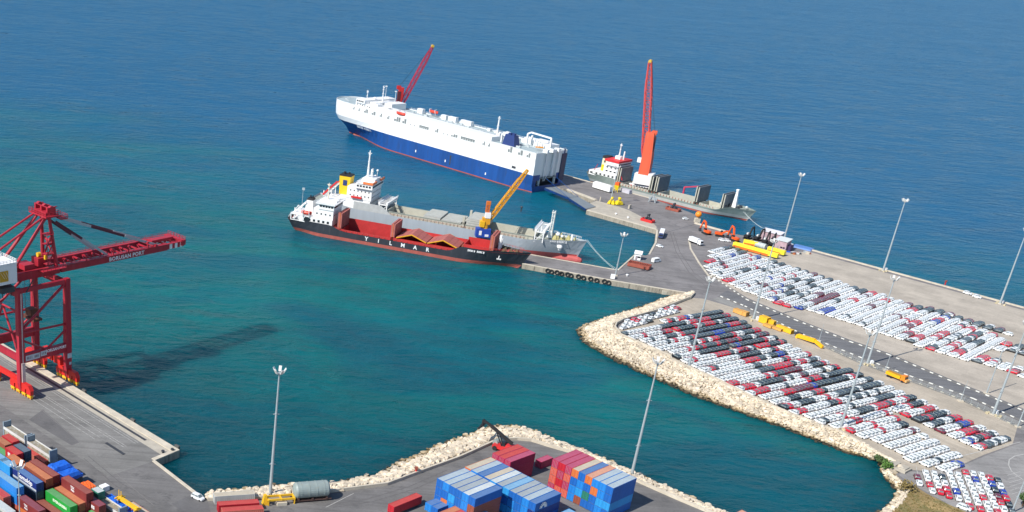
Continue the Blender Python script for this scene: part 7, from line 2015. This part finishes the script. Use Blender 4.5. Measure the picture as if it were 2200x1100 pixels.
ybox((1587, 674), -55, 5, 2.6, 2.0, 'ochre crane box at the left end of the verge'); ybox((1598, 678), -55, 3.6, 2.6, 2.2, 'second ochre crane box left of the verge mast')
ybox((1641, 694), -55, 4.2, 3.0, 3.2, 'tall bright ochre crane box right of the verge mast', YELLOW); ybox((1653, 697), -55, 5.0, 2.0, 2.4, 'rounded bright yellow crane part next to the tall box', YELLOW)
ybox((1650, 703), -55, 4.2, 2.4, 1.3, 'low tan crane tray below the tall box'); ybox((1667, 708), -55, 6.2, 2.2, 1.2, 'low tan crane tray right of the yellow part'); ybox((1685, 712), -57, 8.0, 2.2, 2.0, 'bright yellow tapering jib foot in the verge', YELLOW)
ybox((1715, 723), -55, 2.6, 1.8, 1.8, 'small dark machine between the two yellow jib parts', DARK)
root = thing('crane_boom', 'bright yellow cranked crane boom lying on the verge', 'crane boom', at((1742, 738)), R(-58), 'yellow crane parts along the verge')
m = MB(); m.bar((-7, 0, 1.2), (1.5, 0, 1.9), 1.3, 1.7); m.bar((1.5, 0, 1.9), (6.6, -1.2, 0.9), 1.0, 1.3); m.build('arm', M('boom_bright_yellow', (0.85, 0.45, 0.01), 0.5), root); m = MB(); m.box(-7.6, -6.6, -0.9, 0.9, 0, 1.6); m.bar((-4, 0.8, 1.6), (2, 0.8, 1.7), 0.4); m.build('bracket', YELLOW, root)
root = thing('road_roller_truck', 'bright yellow works truck beside the fence on the lower lot', 'truck', at((1925, 815)), R(-58))
m = MB(); m.box(-4.4, 2.0, -1.25, 1.25, 1.0, 2.3); m.build('tipper_body', M('truck_yellow', (0.85, 0.42, 0.01), 0.45), root)
m = MB(); m.box(-4.1, 1.6, -1.0, 1.0, 2.3, 2.4); m.build('load', M('load_dark_ochre', (0.45, 0.22, 0.02), 0.8, var=0.3), root)
m = MB(); m.frustum(2.2, 4.2, -1.2, 1.2, 0.8, 2.3, 3.9, -1.1, 1.1, 3.0); m.build('cab', M('truck_orange', (0.80, 0.24, 0.02), 0.45), root); MB().box(3.95, 4.12, -1.0, 1.0, 1.7, 2.5).build('windscreen', GLASS, root)
m = MB(); m.box(4.2, 5.0, -1.1, 1.1, 0.6, 1.5); m.build('bumper', M('truck_tan', (0.66, 0.38, 0.14), 0.6), root)
for x in (-3.2, -1.8, 3.2):
    for y in (-1.05, 1.05): w_ = MB(); w_.tube((x, y - 0.2, 0.52), (x, y + 0.2, 0.52), 0.52, n=10); w_.build('wheel', BLACK, root)


# ------------------------------------------------------------------ planting, hut on the shore
LEAF = M('leaf_green', (0.055, 0.10, 0.025), 0.7, var=0.35, scale=0.9); LEAFD = M('leaf_dry', (0.20, 0.15, 0.05), 0.8, var=0.3, scale=0.9)


def bush(px, r, label, mat, n=260, sz=0.35, trunk=False, h=None):
    rnd = random.Random(int(px[0])); root = thing('tree' if trunk else 'shrub', label, 'tree' if trunk else 'shrub', at(px))
    h = h or r * 0.9; m = MB()
    cl = [(rnd.uniform(-0.6, 0.6) * r, rnd.uniform(-0.6, 0.6) * r, h * rnd.uniform(0.3, 0.8), r * rnd.uniform(0.35, 0.6)) for _ in range(9)]
    for _ in range(n):
        c = rnd.choice(cl); v = Vector((rnd.gauss(0, 1), rnd.gauss(0, 1), rnd.gauss(0, 0.8))).normalized() * c[3] * rnd.uniform(0.7, 1.05)
        p = Vector(c[:3]) + v; p.z = max(p.z, 0.1) + (r * 0.9 if trunk else 0)
        a = Vector((rnd.gauss(0, 1), rnd.gauss(0, 1), rnd.gauss(0, 1))).normalized() * sz; b = a.orthogonal().normalized() * sz * 0.8
        m.add([p - a, p + b, p + a, p - b], [(0, 1, 2, 3)])
    m.build('crown', mat, root)
    s = MB()
    for k in range(4):
        a = k * 1.6 + 0.3; s.tube((0, 0, 0), (math.cos(a) * r * 0.4, math.sin(a) * r * 0.4, h * 0.5 + (r * 0.9 if trunk else 0)), 0.12, 0.05, 5)
    if trunk: s.tube((0, 0, 0), (0, 0, r * 1.2), 0.28, 0.18, 8)
    s.build('trunk' if trunk else 'stem', M('bark', (0.09, 0.06, 0.04), 0.9), root)


bush((1894, 992), 1.9, 'low dark green shrub on the rocks left of the concrete slab', LEAF); bush((1885, 986), 1.3, 'smaller green shrub on the rocks above the water', LEAF, 140)
bush((1903, 1004), 2.2, 'bright green shrub beside the concrete slab at the shore', M('leaf_bright', (0.07, 0.16, 0.02), 0.7, var=0.3, scale=0.9))
bush((1946, 1052), 2.8, 'dry brown bush at the top of the grass bank', LEAFD, 300); bush((2196, 1088), 2.6, 'green tree at the bottom right corner', LEAF, 600, 0.3, True)
m = MB(); m.box(-3.4, 3.4, -2.6, 2.6, 0, 0.8); m.box(-3.0, -0.4, -2.2, 2.2, 0.8, 1.5); m.box(0.6, 2.8, -1.8, 2.0, 0.8, 1.2); m.build('concrete_slab', CONC, None, loc=at((1930, 1006)), rot=R(-50), label='square concrete slab with raised curbs by the shore', cat='slab')
gr = MB(); rnd = random.Random(9)
bank = [G(u, v) for u, v in ((1952, 1048), (1990, 1062), (2040, 1087), (2110, 1118), (2150, 1170), (1900, 1170), (1896, 1118), (1930, 1092))]
bx = [p.x for p in bank]; by = [p.y for p in bank]
while len(gr.f) < 5200:
    x, y = rnd.uniform(min(bx), max(bx)), rnd.uniform(min(by), max(by))
    if not inside((x, y), bank): continue
    for _ in range(3):
        a = rnd.uniform(0, 6.28); hh = rnd.uniform(0.2, 0.6); dx, dy = math.cos(a) * 0.1, math.sin(a) * 0.1; ox, oy = rnd.uniform(-.3, .3), rnd.uniform(-.3, .3)
        gr.add([(x + ox - dx, y + oy - dy, 0.05), (x + ox + dx, y + oy + dy, 0.05), (x + ox + rnd.uniform(-.25, .25), y + oy + rnd.uniform(-.25, .25), hh)], [(0, 1, 2)], rnd.choice((0, 0, 1)))
gr.build('dry_grass', [LEAFD, M('grass_olive', (0.13, 0.13, 0.04), 0.8, var=0.3)], label='dry grass growing on the bank at the bottom right', cat='grass', kind='stuff')
